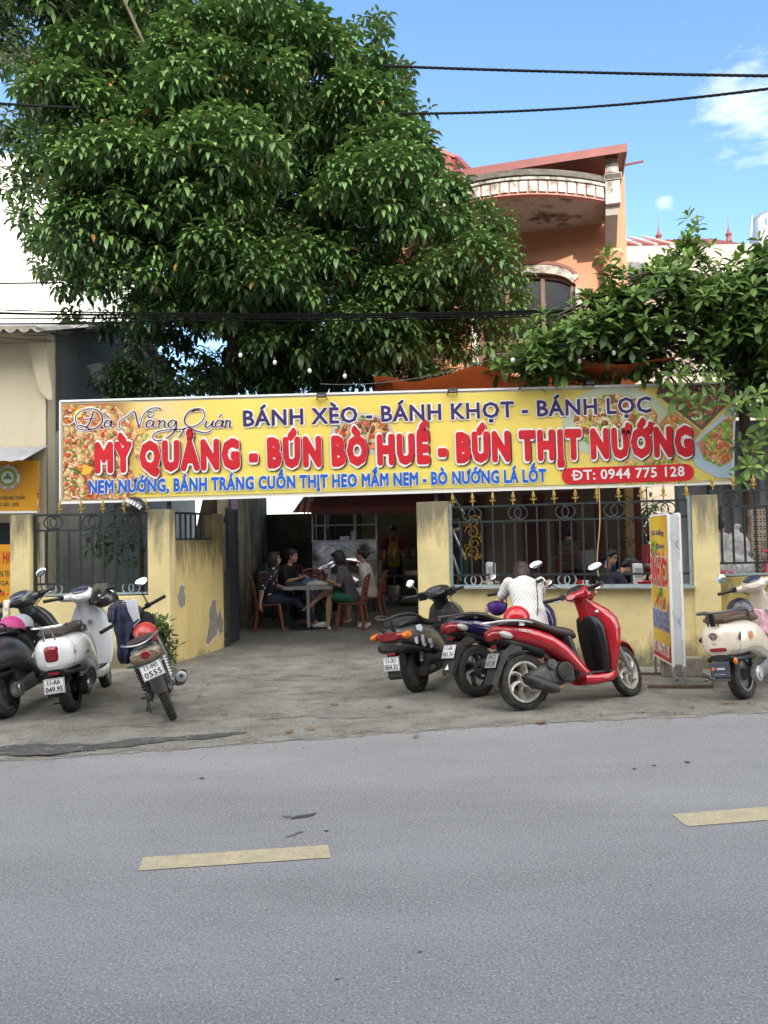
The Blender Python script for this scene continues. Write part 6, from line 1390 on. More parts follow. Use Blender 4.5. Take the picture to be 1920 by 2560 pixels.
mb = MB(); mb.body([(-.36, .745, .70, .10), (-.28, .79, .71, .145), (-.10, .80, .71, .155), (.06, .785, .71, .155), (.20, .745, .68, .15), (.36, .735, .655, .13), (.47, .72, .66, .09)], seatb, 18, 2.8); B6.part(mb, 'seat')
mb = MB()
q = spline([(.02, .165, .74), (-.08, .175, .79), (-.24, .165, .83), (-.42, .13, .835), (-.475, .07, .815), (-.485, 0, .805), (-.475, -.07, .815), (-.42, -.13, .835), (-.24, -.165, .83), (-.08, -.175, .79), (.02, -.165, .74)], 5); mb.tube(q, .020, blkpl, 8, flat=.7)
for s in (-1, 1): mb.tube([(-.475, s * .07, .815), (-.47, s * .07, .70), (-.40, s * .06, .68)], .018, blkpl, 8)
B6.part(mb, 'grab_rail')
mb = MB(); vbody(mb, [(.22, .93, .98, .10), (.36, .92, 1.04, .17), (.54, .90, 1.08, .205), (.70, .88, 1.07, .205), (.80, .85, 1.02, .18), (.87, .82, .94, .13)], oldg, 20, 2.5); B6.part(mb, 'front_shield')
mb = MB(); vbody(mb, [(.28, .85, .94, .15), (.45, .84, .93, .19), (.62, .80, .92, .20), (.74, .78, .89, .19), (.83, .77, .86, .15), (.88, .78, .85, .10)], blkpl, 20, 3.2); mb.box((.79, 0, .66), (.03, .30, .10), blk2); B6.part(mb, 'inner_panel', bevel=.004)
mb = MB(); mb.lathe([(.0, .02), (.018, .02), (.022, 0)], (.775, .02, .69), (-1, 0, 0), chrome, 10); B6.part(mb, 'ignition_lock')
mb = MB(); mb.body([(.50, .30, .19, .13), (.66, .28, .18, .155), (.86, .28, .18, .15), (.97, .34, .21, .13)], oldg, 18, 3.2); B6.part(mb, 'floor_bodywork'); mb = MB(); mb.box((.74, 0, .285), (.36, .26, .02), blkpl); B6.part(mb, 'footboard', bevel=.004)
mb = MB(); vbody(mb, [(.80, .77, .90, .11), (.90, .75, .86, .085), (.97, .72, .85, .10)], blk2, 16); B6.part(mb, 'steering_neck', steer=True)
mb = MB(); mb.body([(.60, .99, .95, .06), (.65, 1.03, .935, .12), (.73, 1.07, .925, .155), (.81, 1.085, .92, .15), (.88, 1.05, .93, .11), (.93, .99, .94, .06)], blk2, 18, 2.3)
for s in (-1, 1): mb.box((.72, s * .175, .985), (.09, .09, .085), blk2, rotm(0, -12, s * 14))
hd = B6.part(mb, 'headset', steer=True, bevel=.006)
mb = MB(); mb.ell((.665, 0, 1.035), (.06, .085, .008), M('dial_glass', (.05, .055, .07), .1, var=.6, vs=30), rotm(0, -30), 18, 6); B6.part(mb, 'dashboard', hd, steer=True)
fender(B6, 'front_fender', WB, Rw, Rw + .05, 20, 150, .07, oldg, True); mb = MB()
for s in (-1, 1): mb.tube([(1.02, s * .075, .6), (WB, s * .07, Rw)], .02, steelg, 10)
B6.part(mb, 'fork', steer=True)
mb = MB(); mb.body([(-.08, .27, .17, .05), (.05, .31, .165, .07), (.30, .36, .18, .07), (.45, .35, .20, .05)], dustpl, 14, 2.6, -.13); mb.body([(-.06, .36, .27, .05), (.08, .37, .27, .06), (.30, .35, .25, .06)], blkpl, 14, 2.4, -.15); mb.tube([(-.02, -.20, .235), (.06, -.19, .235)], .03, engine_m, 12); B6.part(mb, 'engine')
mb = MB(); spring(mb, (-.05, -.12, .32), (-.01, -.11, .50), .028, steelg); B6.part(mb, 'shock_absorber')
mb = MB(); mb.prism([(-.37, -.075, .50), (-.42, -.075, .42), (-.44, -.075, .22), (-.40, -.07, .19), (-.33, -.07, .26), (-.27, -.07, .44)], (0, .15, 0), blkpl); B6.part(mb, 'mud_flap', bevel=.008)
mb = MB(); mb.box((-.435, .0, .452), (.02, .09, .028), redlens); B6.part(mb, 'reflector', bevel=.004); plate(B6, (-.452, .01, .355), 4, '11-X1', '054.32')
bars(B6, .985, .72, .62, .36, 'round', .17, inner=.20, mheads=(1, 0), mout=.04); sidestand(B6)
stk = M('pale_sticker_remains', (.55, .60, .68), .5)
def decal(B, pts, y, m, name, parent, jag=.012):
    out = []
    for p, q in zip(pts, pts[1:] + pts[:1]):
        for i in range(4): x, z = p[0] + (q[0] - p[0]) * i / 4, p[1] + (q[1] - p[1]) * i / 4; e = Vector((x * 30, z * 30, 2)); x += jag * mnoise.noise(e); z += jag * mnoise.noise(e + Vector((7, 1, 4))); out.append(Vector((x, y(x, z), z)))
    mb = MB(); mb.poly(out, m); B.part(mb, name, parent)
ys = lambda x, z: -(.188 + .010 * max(0, 1 - abs(x + .08) / .3) - .7 * max(0, abs(z - .57) - .06) ** 1.6) - .004
for pts in ([(-.19, .70), (-.10, .71), (-.06, .66), (-.12, .63), (-.19, .65)], [(-.27, .58), (-.21, .59), (-.20, .52), (-.25, .51)], [(-.13, .60), (-.07, .59), (-.08, .53), (-.03, .49), (-.07, .46), (-.13, .50)], [(.02, .54), (.09, .53), (.13, .44), (.05, .43), (.06, .48), (.0, .50)]): decal(B6, pts, ys, stk, 'sticker_remains', body6)

# ---------------------------------------------------------------- black step-through motorcycle leaning over on its stand
pK = G(434, 1796); B7 = Bike('step_through_motorcycle', 'dusty black motorcycle leaning steeply with navy jacket and red helmet', pK, -19, 21, 'motorcycle', steer=14, ax=(.86, 0, .88), group='parked motorbikes')
Rw, WB = .285, 1.22; cubp = paint('dusty_black_paint', (.020, .020, .022), .35, **dusty); maroonp = paint('maroon_paint', (.10, .012, .016), .3)
wheel(B7, 'rear_wheel', 0, Rw, .078, greyalloy, 'wire', rim_r=.78); wheel(B7, 'front_wheel', WB, Rw, .07, greyalloy, 'wire', True, rim_r=.78)
mb = MB(); mb.body([(-.42, .78, .64, .06), (-.39, .80, .60, .105), (-.28, .80, .57, .13), (-.10, .78, .52, .14), (.10, .74, .48, .13), (.28, .68, .46, .11), (.42, .60, .42, .08)], cubp, 20, 2.5); B7.part(mb, 'tail_bodywork')
mb = MB(); mb.body([(-.33, .825, .79, .08), (-.24, .845, .785, .12), (-.05, .84, .77, .13), (.12, .81, .74, .13), (.28, .79, .71, .115), (.40, .77, .69, .09), (.47, .74, .69, .05)], M('dark_maroon_seat', (.04, .022, .022), .5, var=.2), 18, 2.8); B7.part(mb, 'seat')
mb = MB(); q = spline([(.0, .15, .80), (-.15, .165, .83), (-.33, .135, .835), (-.42, .06, .82), (-.435, 0, .815), (-.42, -.06, .82), (-.33, -.135, .835), (-.15, -.165, .83), (.0, -.15, .80)], 5); mb.tube(q, .014, M('steel_rail', (.35, .35, .36), .3, metal=.8), 8, flat=.6); B7.part(mb, 'grab_rail')
mb = MB(); mb.body([(-.445, .745, .665, .08), (-.425, .765, .64, .125), (-.38, .77, .635, .14)], M('yellowed_lens', (.20, .15, .10), .2, coat=.4), 20, 2.4); tl = B7.part(mb, 'tail_light')
mb = MB(); mb.ell((-.438, 0, .71), (.016, .045, .042), redlens, None, 16, 8); B7.part(mb, 'brake_lens', tl)
for s in (-1, 1): mb = MB(); mb.ell((-.43, s * .088, .695), (.015, .026, .028), amber if False else M('smoky_lens', (.22, .13, .07), .2), None, 14, 8); B7.part(mb, 'indicator', tl)
fender(B7, 'rear_fender', .0, Rw, Rw + .065, 75, 172, .068, dustpl, False, .85)
plate(B7, (-.43, 0, .565), 18, '11-H1', '0555', .19, .14)
mb = MB()
for s in (-1, 1): mb = MB(); spring(mb, (-.02, s * .12, .34), (.06, s * .125, .58), .028, steelg if s < 0 else blkpl); B7.part(mb, 'shock_absorber')
mb = MB()
for s in (-1, 1): mb.beam((-.03, s * .085, Rw), (.45, s * .07, .33), .02, .045, engine_m); mb.lathe([(.0, 0), (.035, 0), (.035, .03), (.0, .03)], (0, s * .10, Rw), (0, 1, 0), steelg, 12)
mb.body([(-.06, Rw + .05, Rw - .05, .015), (.1, Rw + .07, Rw - .06, .02), (.4, .38, .26, .02)], blkpl, 10, 3, .11); B7.part(mb, 'swing_arm')
mb = MB(); mb.body([(.30, .40, .22, .10), (.45, .44, .20, .13), (.62, .43, .22, .12), (.74, .38, .26, .08)], engine_m, 12, 3); mb.tube([(.72, 0, .34), (.84, 0, .36)], .055, engine_m, 12); mb.tube([(.50, .22, .20), (.50, -.22, .20)], .014, blk2, 8); B7.part(mb, 'engine', bevel=.004)
mb = MB(); q = spline([(.82, -.05, .30), (.70, -.11, .20), (.40, -.15, .20), (.15, -.18, .27)], 5); mb.tube(q, .015, rust, 8); mb.tube([(.22, -.175, .25), (.12, -.185, .28), (-.18, -.205, .36), (-.22, -.205, .37)], [.03, .05, .055, .052], engine_m, 16); mb.lathe([(.0, 0), (.022, 0), (.024, .01), (.05, .006), (.052, -.03)], (-.222, -.205, .371), (-1, 0, .28), steelg, 16); ex = B7.part(mb, 'exhaust')
mb = MB(); mb.lathe([(.0, .016), (.014, .016), (.014, .014)], (-.223, -.205, .371), (-1, 0, .28), darkv, 10); mb.prism([(-.05, -.262, .345), (-.22, -.265, .40), (-.23, -.24, .425), (-.06, -.235, .38)], (0, .012, .01), chrome); B7.part(mb, 'exhaust_guard', ex)
mb = MB(); vbody(mb, [(.30, .86, .92, .15), (.45, .86, .96, .18), (.62, .85, .97, .18), (.76, .82, .96, .15), (.86, .80, .92, .09)], cubp, 18, 2.6); mb.body([(.44, .52, .40, .05), (.60, .48, .38, .05), (.82, .56, .40, .06)], cubp, 12); B7.part(mb, 'leg_shield')
mb = MB(); vbody(mb, [(.82, .80, .92, .09), (.90, .78, .90, .09)], cubp, 14); mb.body([(.70, .98, .93, .06), (.76, 1.02, .91, .11), (.84, 1.045, .90, .13), (.92, 1.01, .90, .10), (.97, .96, .91, .05)], cubp, 18, 2.3); hd = B7.part(mb, 'headset', steer=True)
mb = MB(); mb.ell((.965, 0, .955), (.025, .09, .045), clear); B7.part(mb, 'headlight', hd, steer=True)
fender(B7, 'front_fender', WB, Rw, Rw + .05, 30, 150, .06, maroonp, True)
mb = MB()
for s in (-1, 1): mb.tube([(.98, s * .085, .72), (WB, s * .08, Rw)], .022, steelg, 10)
B7.part(mb, 'fork', steer=True); bars(B7, .965, .83, .73, .35, 'wing', .26, inner=.16, mheads=(0, 1), mout=.02)
sidestand(B7, .44, .26); mb = MB(); mb.tube([(.46, .16, .24), (.30, .18, .06), (.24, .18, .05)], .012, blkpl, 6); B7.part(mb, 'centre_stand')
# ================================================================== people
skin1 = M('skin', (.44, .26, .18), .55, var=.06, vs=9); hairk = M('black_hair', (.012, .010, .010), .45, bump=.5, bs=90, stretch=(1, 1, .15)); hairr = M('wine_brown_hair', (.028, .007, .009), .42, bump=.6, bs=90, stretch=(1, 1, .12))
eyem = M('dark_eye', (.01, .008, .007), .2); lipm = M('lips', (.30, .10, .09), .5)
def cloth(name, c, **k): return M(name, c, .85, bump=.35, bs=90, var=.12, vs=7, **k)
def seg(a, b, t): return a + (b - a) * t
def person(label, pos, heading, J, top, bottom=None, shoes=None, hair='short', hairm=None, size=.013, sleeve=.45, leg=1.0, face=(1, 0, 0), scale=1.0, hands=True, hem=-.02, group=None):
    a = R(heading); m = Matrix.Identity(4); f = Vector((math.sin(a), math.cos(a), 0)); l = Vector((-math.cos(a), math.sin(a), 0))
    for i in range(3): m[i][0] = f[i] * scale; m[i][1] = l[i] * scale; m[i][2] = (0, 0, scale)[i]; m[i][3] = pos[i]
    root = empty('person', mx=m, label=label, cat='person', group=group); J = {k: Vector(v) for k, v in J.items()}
    pel, chest, neck, head = J['pelvis'], J['chest'], J['neck'], J['head']
    lat = (J['shL'] - J['shR']).normalized(); lath = (J['hipL'] - J['hipR']).normalized()
    def torso(mb, mt, g, z0=0.0):
        pts = [seg(pel, chest, t) for t in (-.22 + z0, 0, .35, .7, 1.0)] + [seg(chest, neck, .55), seg(chest, neck, .95)]; ws = (.15, .172, .148, .160, .172, .135, .06); ds = (.10, .118, .10, .108, .10, .082, .055)
        rings = []
        if z0 < -.1: ws = (.185, .175, .150) + ws[3:]; ds = (.135, .125, .105) + ds[3:]
        for k, (p, w, d) in enumerate(zip(pts, ws, ds)):
            ax = ((pts[min(k + 1, 6)] - pts[max(k - 1, 0)])).normalized(); lt = (lath.lerp(lat, min(1, k / 4))).normalized(); fr = lt.cross(ax).normalized()
            rings.append([p + lt * ((w + g) * math.cos(2 * math.pi * i / 18)) + fr * ((d + g) * math.sin(2 * math.pi * i / 18)) for i in range(18)])
        mb.loft(rings, mt)
    def limb(mb, mt, a, b, c, r, g=0.0, t1=1.0):
        """a-b-c with radii r at the three joints; t1: how far along it is covered"""
        q = []; rr = []
        for k in range(9):
            t = k / 8 * t1 * 2
            if t <= 1: q.append(seg(a, b, t)); rr.append(r[0] + (r[1] - r[0]) * t + .004 * math.sin(t * 3.1))
            else: q.append(seg(b, c, t - 1)); rr.append(r[1] + (r[2] - r[1]) * (t - 1) + .009 * math.sin(min(1, (t - 1) * 1.6) * 3.1))
        mb.tube(q, [x + g for x in rr], mt, 12); mb.ell(a, [rr[0] + g] * 3, mt, None, 10, 7)
        if t1 > .52: mb.ell(b, [r[1] + g] * 3, mt, None, 10, 7)
    AR = (.048, .038, .026); LG = (.082, .056, .036)
    mb = MB(); torso(mb, skin1, -.012)
    mb.tube([chest, neck, seg(neck, head, .6)], [.06, .047, .048], skin1, 12)
    fd = Vector(face).normalized(); up = (head - neck).normalized(); up = (up - fd * up.dot(fd)).normalized(); sd = up.cross(fd); q = Matrix((fd, sd, up)).transposed()
    hp = lambda x, y, z: head + fd * x + sd * y + up * z
    mb.ell(hp(-.012, 0, .02), (.092, .074, .092), skin1, q, 16, 12); mb.ell(hp(.022, 0, -.04), (.066, .058, .075), skin1, q, 14, 10); mb.ell(hp(.062, 0, -.088), (.022, .026, .018), skin1, q); mb.tube([hp(.078, 0, .022), hp(.098, 0, -.02), hp(.082, 0, -.034)], [.009, .015, .012], skin1, 8); mb.ell(hp(.070, 0, .045), (.018, .05, .012), skin1, q)
    for s in (-1, 1): mb.ell(hp(-.005, s * .074, -.005), (.018, .009, .028), skin1, q, 10, 7); mb.ell(hp(.05, s * .036, -.03), (.028, .022, .026), skin1, q, 10, 7)
    mb.ell(hp(.080, 0, -.060), (.012, .022, .009), skin1, q)
    for s, n in ((1, 'L'), (-1, 'R')):
        limb(mb, skin1, J['sh' + n], J['el' + n], J['wr' + n], AR)
        limb(mb, skin1, J['hip' + n], J['kn' + n], J['an' + n], LG)
        w = J['wr' + n]; d = (J.get('hd' + n, w + (w - J['el' + n])) - w).normalized(); side = d.cross(lat if abs(d.dot(lat)) < .8 else Vector((1, 0, 0))).normalized(); pn = d.cross(side)
        mb.tube([w, w + d * .05, w + d * .085], [.026, .034, .030], skin1, 10, flat=.8)
        if hands:
            for k, (o, ln) in enumerate(((-.027, .062), (-.009, .072), (.009, .068), (.026, .052))):
                b0 = w + d * .078 + pn * o; cu = -side * (.012 + .004 * k) * s; mb.tube([b0, b0 + d * ln * .5 + cu * .5, b0 + d * ln + cu * 2], [.0105, .0095, .008], skin1, 7)
            b0 = w + d * .03 - pn * .03; mb.tube([b0, b0 + d * .03 - pn * .02, b0 + d * .058 - pn * .022], [.0125, .011, .009], skin1, 7)
        an = J['an' + n]; td = J.get('toe' + n, Vector((.17, 0, 0))); td = Vector(td); mb.ell(an + Vector((0, 0, -.02)), (.036, .034, .042), skin1); mb.tube([an + Vector((-.025, 0, -.045)) if td.z > -.08 else an, an + td * .45 + Vector((0, 0, -.035)) * (1 if td.z > -.08 else .1), an + td + Vector((0, 0, -.055)) * (1 if td.z > -.08 else .1)], [.034, .040, .020], skin1, 10, flat=.8)
        if td.z > -.08:
            for k in range(5): mb.tube([an + td * .85 + Vector((0, (k - 2) * .017, -.055)), an + td * (1.18 - .03 * k * (1 if s > 0 else .6)) + Vector((0, (k - 2) * .018, -.058))], [.011, .008], skin1, 6)
    body = voxel(mb, 'body', root, size, 3, skin1)
    ey = MB()
    for s in (-1, 1): ey.ell(hp(.074, s * .03, .012), (.010, .016, .007), eyem, q, 10, 6); ey.tube([hp(.082, s * .016, .036), hp(.080, s * .032, .040), hp(.070, s * .046, .034)], .004, eyem, 5)
    ey.build('eyes', body); mm = MB(); mm.ell(hp(.092, 0, -.060), (.006, .020, .006), lipm, q, 10, 6); mm.build('lips', body)
    # hair
    hm = hairm or hairk; mb = MB(); mb.ell(hp(-.024, 0, .034), (.098, .086, .094), hm, q, 18, 12)
    if hair == 'bob':
        for s in (-1, 1): mb.ell(hp(-.012, s * .074, -.04), (.07, .024, .10), hm, q, 14, 10)
        mb.ell(hp(-.085, 0, -.045), (.042, .085, .11), hm, q, 16, 10); mb.ell(hp(.04, 0, .088), (.055, .07, .03), hm, q)
    elif hair == 'bun': mb.ell(hp(-.12, 0, .02), (.05, .045, .045), hm, q, 12, 9); mb.ell(hp(.02, 0, .085), (.065, .066, .03), hm, q); mb.ell(hp(-.07, 0, -.03), (.05, .07, .05), hm, q)
    else: mb.ell(hp(-.066, 0, -.025), (.048, .074, .062), hm, q, 14, 9); mb.ell(hp(.035, 0, .085), (.058, .07, .034), hm, q); 
    if hair == 'short':
        for s in (-1, 1): mb.ell(hp(-.01, s * .072, .015), (.045, .014, .04), hm, q)
    # carve the face free: keep hair behind the brow
    hb_ = voxel(mb, 'hair', root, size * .8, 2, hm, (.006, 40))
    # clothes
    mb = MB(); torso(mb, top, .014 if hem > -.1 else .022, hem)
    for n in 'LR': limb(mb, top, J['sh' + n], J['el' + n], J['wr' + n], AR, .018, sleeve)
    tp = voxel(mb, 'shirt', root, size, 5, top, (.007, 14))
    if bottom:
        mb = MB(); rings = []
        for t, w_, d_ in ((-.30, .13, .09), (-.12, .172, .122), (.05, .172, .122), (.2, .155, .11)):
            p = seg(pel, chest, t); ax = (chest - pel).normalized(); fr = lath.cross(ax).normalized(); rings.append([p + lath * ((w_ + .006) * math.cos(2 * math.pi * i / 18)) + fr * ((d_ + .006) * math.sin(2 * math.pi * i / 18)) for i in range(18)])
        mb.loft(rings, bottom)
        for n in 'LR': limb(mb, bottom, J['hip' + n], J['kn' + n], J['an' + n], LG, .018, leg)
        voxel(mb, 'trousers' if leg > .7 else 'shorts', root, size, 5, bottom, (.007, 12))
    if shoes:
        for n in 'LR':
            if n in (J_no := label_skip.get(label, '')): continue
            an = J['an' + n]; td = Vector(J.get('toe' + n, (.17, 0, 0))); mb = MB(); mb.tube([an + Vector((-.05, 0, -.055)), an + td * .2 + Vector((0, 0, -.05)), an + td * .7 + Vector((0, 0, -.055)), an + td * 1.25 + Vector((0, 0, -.065))], [.034, .048, .052, .030], shoes, 12, flat=.75); voxel(mb, 'shoe', root, .009, 3, shoes)
    return root, m, tp
label_skip = {}
def seated(lean=.05, **k):
    z = .52; J = dict(pelvis=(0, 0, z), chest=(.04 + lean, 0, z + .36), neck=(.06 + lean * 1.5, 0, z + .52), head=(.09 + lean * 1.7, 0, z + .66), shL=(.04 + lean * 1.25, .165, z + .45), shR=(.04 + lean * 1.25, -.165, z + .45), elL=(.10, .23, z + .22), elR=(.10, -.23, z + .22), wrL=(.30, .12, z + .16), wrR=(.30, -.12, z + .16),
             hipL=(.03, .095, z - .01), hipR=(.03, -.095, z - .01), knL=(.42, .10, z), knR=(.42, -.10, z), anL=(.42, .09, .075), anR=(.42, -.09, .075)); J.update(k); return J
def standing(**k):
    J = dict(pelvis=(0, 0, .90), chest=(.0, 0, 1.24), neck=(0, 0, 1.38), head=(.02, 0, 1.50), shL=(0, .175, 1.31), shR=(0, -.175, 1.31), elL=(.0, .24, 1.05), elR=(.0, -.24, 1.05), wrL=(.08, .23, .84), wrR=(.08, -.23, .84), hipL=(0, .09, .87), hipR=(0, -.09, .87), knL=(.02, .10, .48), knR=(.02, -.10, .48), anL=(0, .10, .075), anR=(0, -.10, .075)); J.update(k); return J
def at(px, Y, dz=0.0):
    x = P(px, 1400, Y).x; return Vector((x, Y, gz(x, Y) + dz))
# the woman bent over the blue scooter
knit = bpy.data.materials.new('white_knit_lozenge'); knit.use_nodes = True; nt = knit.node_tree; b = nt.nodes['Principled BSDF']; b.inputs['Roughness'].default_value = .9; tc = nt.nodes.new('ShaderNodeTexCoord'); acc_ = []
for sg in (1, -1):
    mp = nt.nodes.new('ShaderNodeMapping'); mp.inputs['Rotation'].default_value = (0, 0, 0); dv = nt.nodes.new('ShaderNodeVectorMath'); dv.operation = 'DOT_PRODUCT'; dv.inputs[1].default_value = (0, sg * 88, 58); nt.links.new(tc.outputs['Object'], dv.inputs[0]); sn = nt.nodes.new('ShaderNodeMath'); sn.operation = 'SINE'; nt.links.new(dv.outputs['Value'], sn.inputs[0]); ab = nt.nodes.new('ShaderNodeMath'); ab.operation = 'ABSOLUTE'; nt.links.new(sn.outputs[0], ab.inputs[0]); acc_.append(ab)
mn = nt.nodes.new('ShaderNodeMath'); mn.operation = 'MINIMUM'; nt.links.new(acc_[0].outputs[0], mn.inputs[0]); nt.links.new(acc_[1].outputs[0], mn.inputs[1]); mr = nt.nodes.new('ShaderNodeMapRange'); mr.inputs[1].default_value = .12; mr.inputs[2].default_value = .30; nt.links.new(mn.outputs[0], mr.inputs[0]); mx = nt.nodes.new('ShaderNodeMix'); mx.data_type = 'RGBA'; mx.inputs[6].default_value = (.33, .335, .35, 1); mx.inputs[7].default_value = (.68, .67, .65, 1); nt.links.new(mr.outputs[0], mx.inputs[0]); nt.links.new(mx.outputs[2], b.inputs['Base Color'])
wp = at(1319, 8.04); wr_, wm, _ = person('woman with wine coloured bob in a white patterned top reaching for the purple helmet', wp, 4, standing(pelvis=(0, 0, .86), chest=(.17, .015, 1.13), neck=(.30, .03, 1.23), head=(.39, .035, 1.31), shL=(.22, .20, 1.20), shR=(.22, -.165, 1.20), elL=(.30, .30, .98), wrL=(.24, .38, .95), hdL=(.23, .45, .89), elR=(.36, -.17, .98), wrR=(.52, -.02, .95), hipL=(0, .09, .84), hipR=(0, -.09, .84), knL=(.04, .10, .46), knR=(.02, -.10, .46)), knit, cloth('beige_cotton', (.42, .34, .28)), M('sandal_brown', (.12, .07, .05), .6), 'bob', hairr, .011, .40, .56, face=(.75, .25, -.6), scale=.935, hem=-.42)
mb = MB(); q = spline([(.20, -.10, 1.29), (.12, -.10, 1.27), (.03, -.095, 1.20), (-.075, -.09, 1.07), (-.15, -.08, .93), (-.17, -.06, .82)], 6); mb.tube(q, .006, darkv, 5); mb.build('bag_strap', wr_)
# four people at the table in the yard
navy_dot = cloth('navy_blouse', (.013, .014, .022)); blackc = cloth('black_shirt', (.010, .010, .011)); greyt = cloth('slate_tshirt', (.085, .085, .10)); whitet = cloth('white_dress', (.62, .60, .56)); denim = cloth('navy_denim', (.022, .030, .065)); greens = cloth('green_shorts', (.012, .14, .075)); clog = M('cream_clog', (.66, .62, .52), .5)
p1 = at(668, 12.7); r1, m1, t1 = person('seated woman in navy blouse with white dots, side on at the yard table', p1, 78, seated(.02, elR=(-.10, -.25, .72), wrR=(-.14, -.27, .46), hdR=(-.13, -.27, .3), wrL=(.34, .06, .66), knR=(.46, -.11, .50), anR=(.78, -.10, .10), knL=(.46, .12, .52), anL=(.72, .12, .10), toeL=(.15, 0, .02), toeR=(.15, 0, .04)), navy_dot, denim, M('white_sandal', (.7, .7, .68), .5), 'bob', None, .014, .55, .96, face=(.95, -.1, 0), group='people at the yard table')
mb = MB(); dots = random.Random(3); me = t1.data; vs_ = [v for v in me.vertices]
for _ in range(120):
    v = dots.choice(vs_); n = v.normal; u = n.cross(Vector((0, 0, 1)))
    if u.length < .2: continue
    u.normalize(); w = n.cross(u); s = dots.uniform(.008, .016); mb.poly([v.co + n * .006 + u * (s * math.cos(i * 1.05)) + w * (s * .7 * math.sin(i * 1.05)) for i in range(6)], f_wh)
mb.build('white_dots', t1)
p2 = at(693, 13.45); person('seated woman in black shirt leaning her forearms on the table', p2, 112, seated(.13, elL=(.28, .22, .74), elR=(.28, -.2, .74), wrL=(.50, .06, .80), wrR=(.48, -.12, .80)), blackc, blackc, None, 'bun', None, .016, .5, 1.0, face=(.95, -.1, -.1), group='people at the yard table')
label_skip['seated person in slate shirt and green shorts with one bare leg crossed'] = 'R'
p3 = at(878, 12.65); r3, m3, _ = person('seated person in slate shirt and green shorts with one bare leg crossed', p3, -82, seated(.08, elL=(.16, .22, .74), wrL=(.36, .06, .80), elR=(.14, -.20, .74), wrR=(.36, -.02, .82), knL=(.36, .06, .56), anL=(.40, .08, .075), knR=(.38, .02, .68), anR=(.66, .10, .42), toeR=(.16, .02, -.10), toeL=(.16, 0, 0)), greyt, greens, clog, 'bob', None, .013, .45, .42, face=(.9, 0, -.35), group='people at the yard table')
p4 = at(925, 13.4); person('seated woman in white short sleeved dress behind the slate shirted person', p4, -80, seated(.04, elL=(.02, .24, .74), wrL=(.06, .25, .50), hdL=(.08, .25, .4)), whitet, whitet, clog, 'bun', None, .014, .5, .5, face=(1, .05, -.05), group='people at the yard table')
# cook behind the shelf
p5 = at(985, 16.3, .02); r5, _, t5 = person('cook in dark pink shirt and yellow apron behind the shelf', p5, 185, standing(elL=(.10, .26, 1.06), wrL=(.26, .10, 1.02), elR=(.02, -.27, 1.05), wrR=(.16, -.26, .88)), cloth('raspberry_shirt', (.22, .025, .05)), blackc, None, 'bun', None, .017, .42, 1.0, face=(.8, .1, -.4))
mb = MB(); mb.prism([(.135, .13, .75), (.135, -.13, .75), (.145, -.14, 1.05), (.135, -.08, 1.27), (.135, .08, 1.27), (.145, .14, 1.05)], (.012, 0, 0), cloth('yellow_apron', (.50, .32, .05)))
for s in (-1, 1): mb.tube([(.14, s * .07, 1.26), (.08, s * .07, 1.36), (-.02, s * .06, 1.38)], .012, MATS['yellow_apron'], 6)
mb.build('apron', r5)
# people behind the long fence
PF = .34
person('standing figure in dark top and green trousers behind the fence by the gold screen', at(1143, 13.2, PF - .12), 20, standing(elR=(.10, -.24, 1.08), wrR=(.28, -.1, 1.02)), cloth('charcoal_top', (.02, .02, .022)), cloth('bottle_green', (.008, .07, .045)), None, 'short', None, .018, .5, 1.0)
person('seated dark figure seen from behind on the wooden chair inside the porch', at(1424, 13.9, PF + .12), 10, seated(.02), cloth('checked_shirt', (.06, .055, .05)), None, None, 'short', None, .018, .5, 1.0)
gp = at(1490, 10.75, .10); rg, _, tg = person('girl with black hair looking down, behind the fence above the red scooter', gp, 112, seated(.06, wrL=(.36, .1, .74), wrR=(.36, -.1, .74)), cloth('black_tee', (.012, .012, .014)), denim, None, 'bun', None, .014, .45, 1.0, face=(.9, -.15, -.35))
mb = MB(); mb.beam((.02, -.178, .86), (.10, -.175, .80), .012, .008, f_wh); mb.beam((.0, -.175, .78), (.03, -.178, .86), .012, .008, f_wh); mb.build('shirt_stripes', tg)
person('boy in navy shirt bent low over his meal behind the fence', at(1478, 10.25, .06), 98, seated(.22, head=(.50, 0, 1.12), neck=(.38, 0, 1.04), chest=(.26, 0, .86), shL=(.33, .16, .96), shR=(.33, -.16, .96), elL=(.42, .24, .80), elR=(.44, -.22, .80), wrL=(.62, .1, .88), wrR=(.62, -.08, .92)), cloth('navy_tee', (.012, .014, .03)), denim, None, 'short', None, .014, .45, 1.0, face=(.8, 0, -.6))
rr_, _, _ = person('diner in red shirt and red cap beside the advertising board', at(1634, 12.2, .05), 160, standing(wrR=(.22, -.12, .98), elR=(.08, -.25, 1.05)), cloth('red_polo', (.30, .012, .018)), cloth('dark_trousers', (.012, .014, .03)), None, 'short', None, .018, .5, 1.0)
mb = MB(); mb.ell((.0, 0, 1.56), (.108, .094, .085), MATS['red_polo'], None, 16, 8, 0, .55); mb.ell((.12, 0, 1.555), (.07, .07, .010), MATS['red_polo']); mb.build('cap', rr_)
p12 = at(1803, 10.7, .22); rw, _, _ = person('man in white shirt seen from behind over the mossy wall', p12, 30, standing(), cloth('white_shirt', (.66, .64, .66)), cloth('dark_trousers', (.012, .014, .03)), None, 'short', None, .016, .55, 1.0)
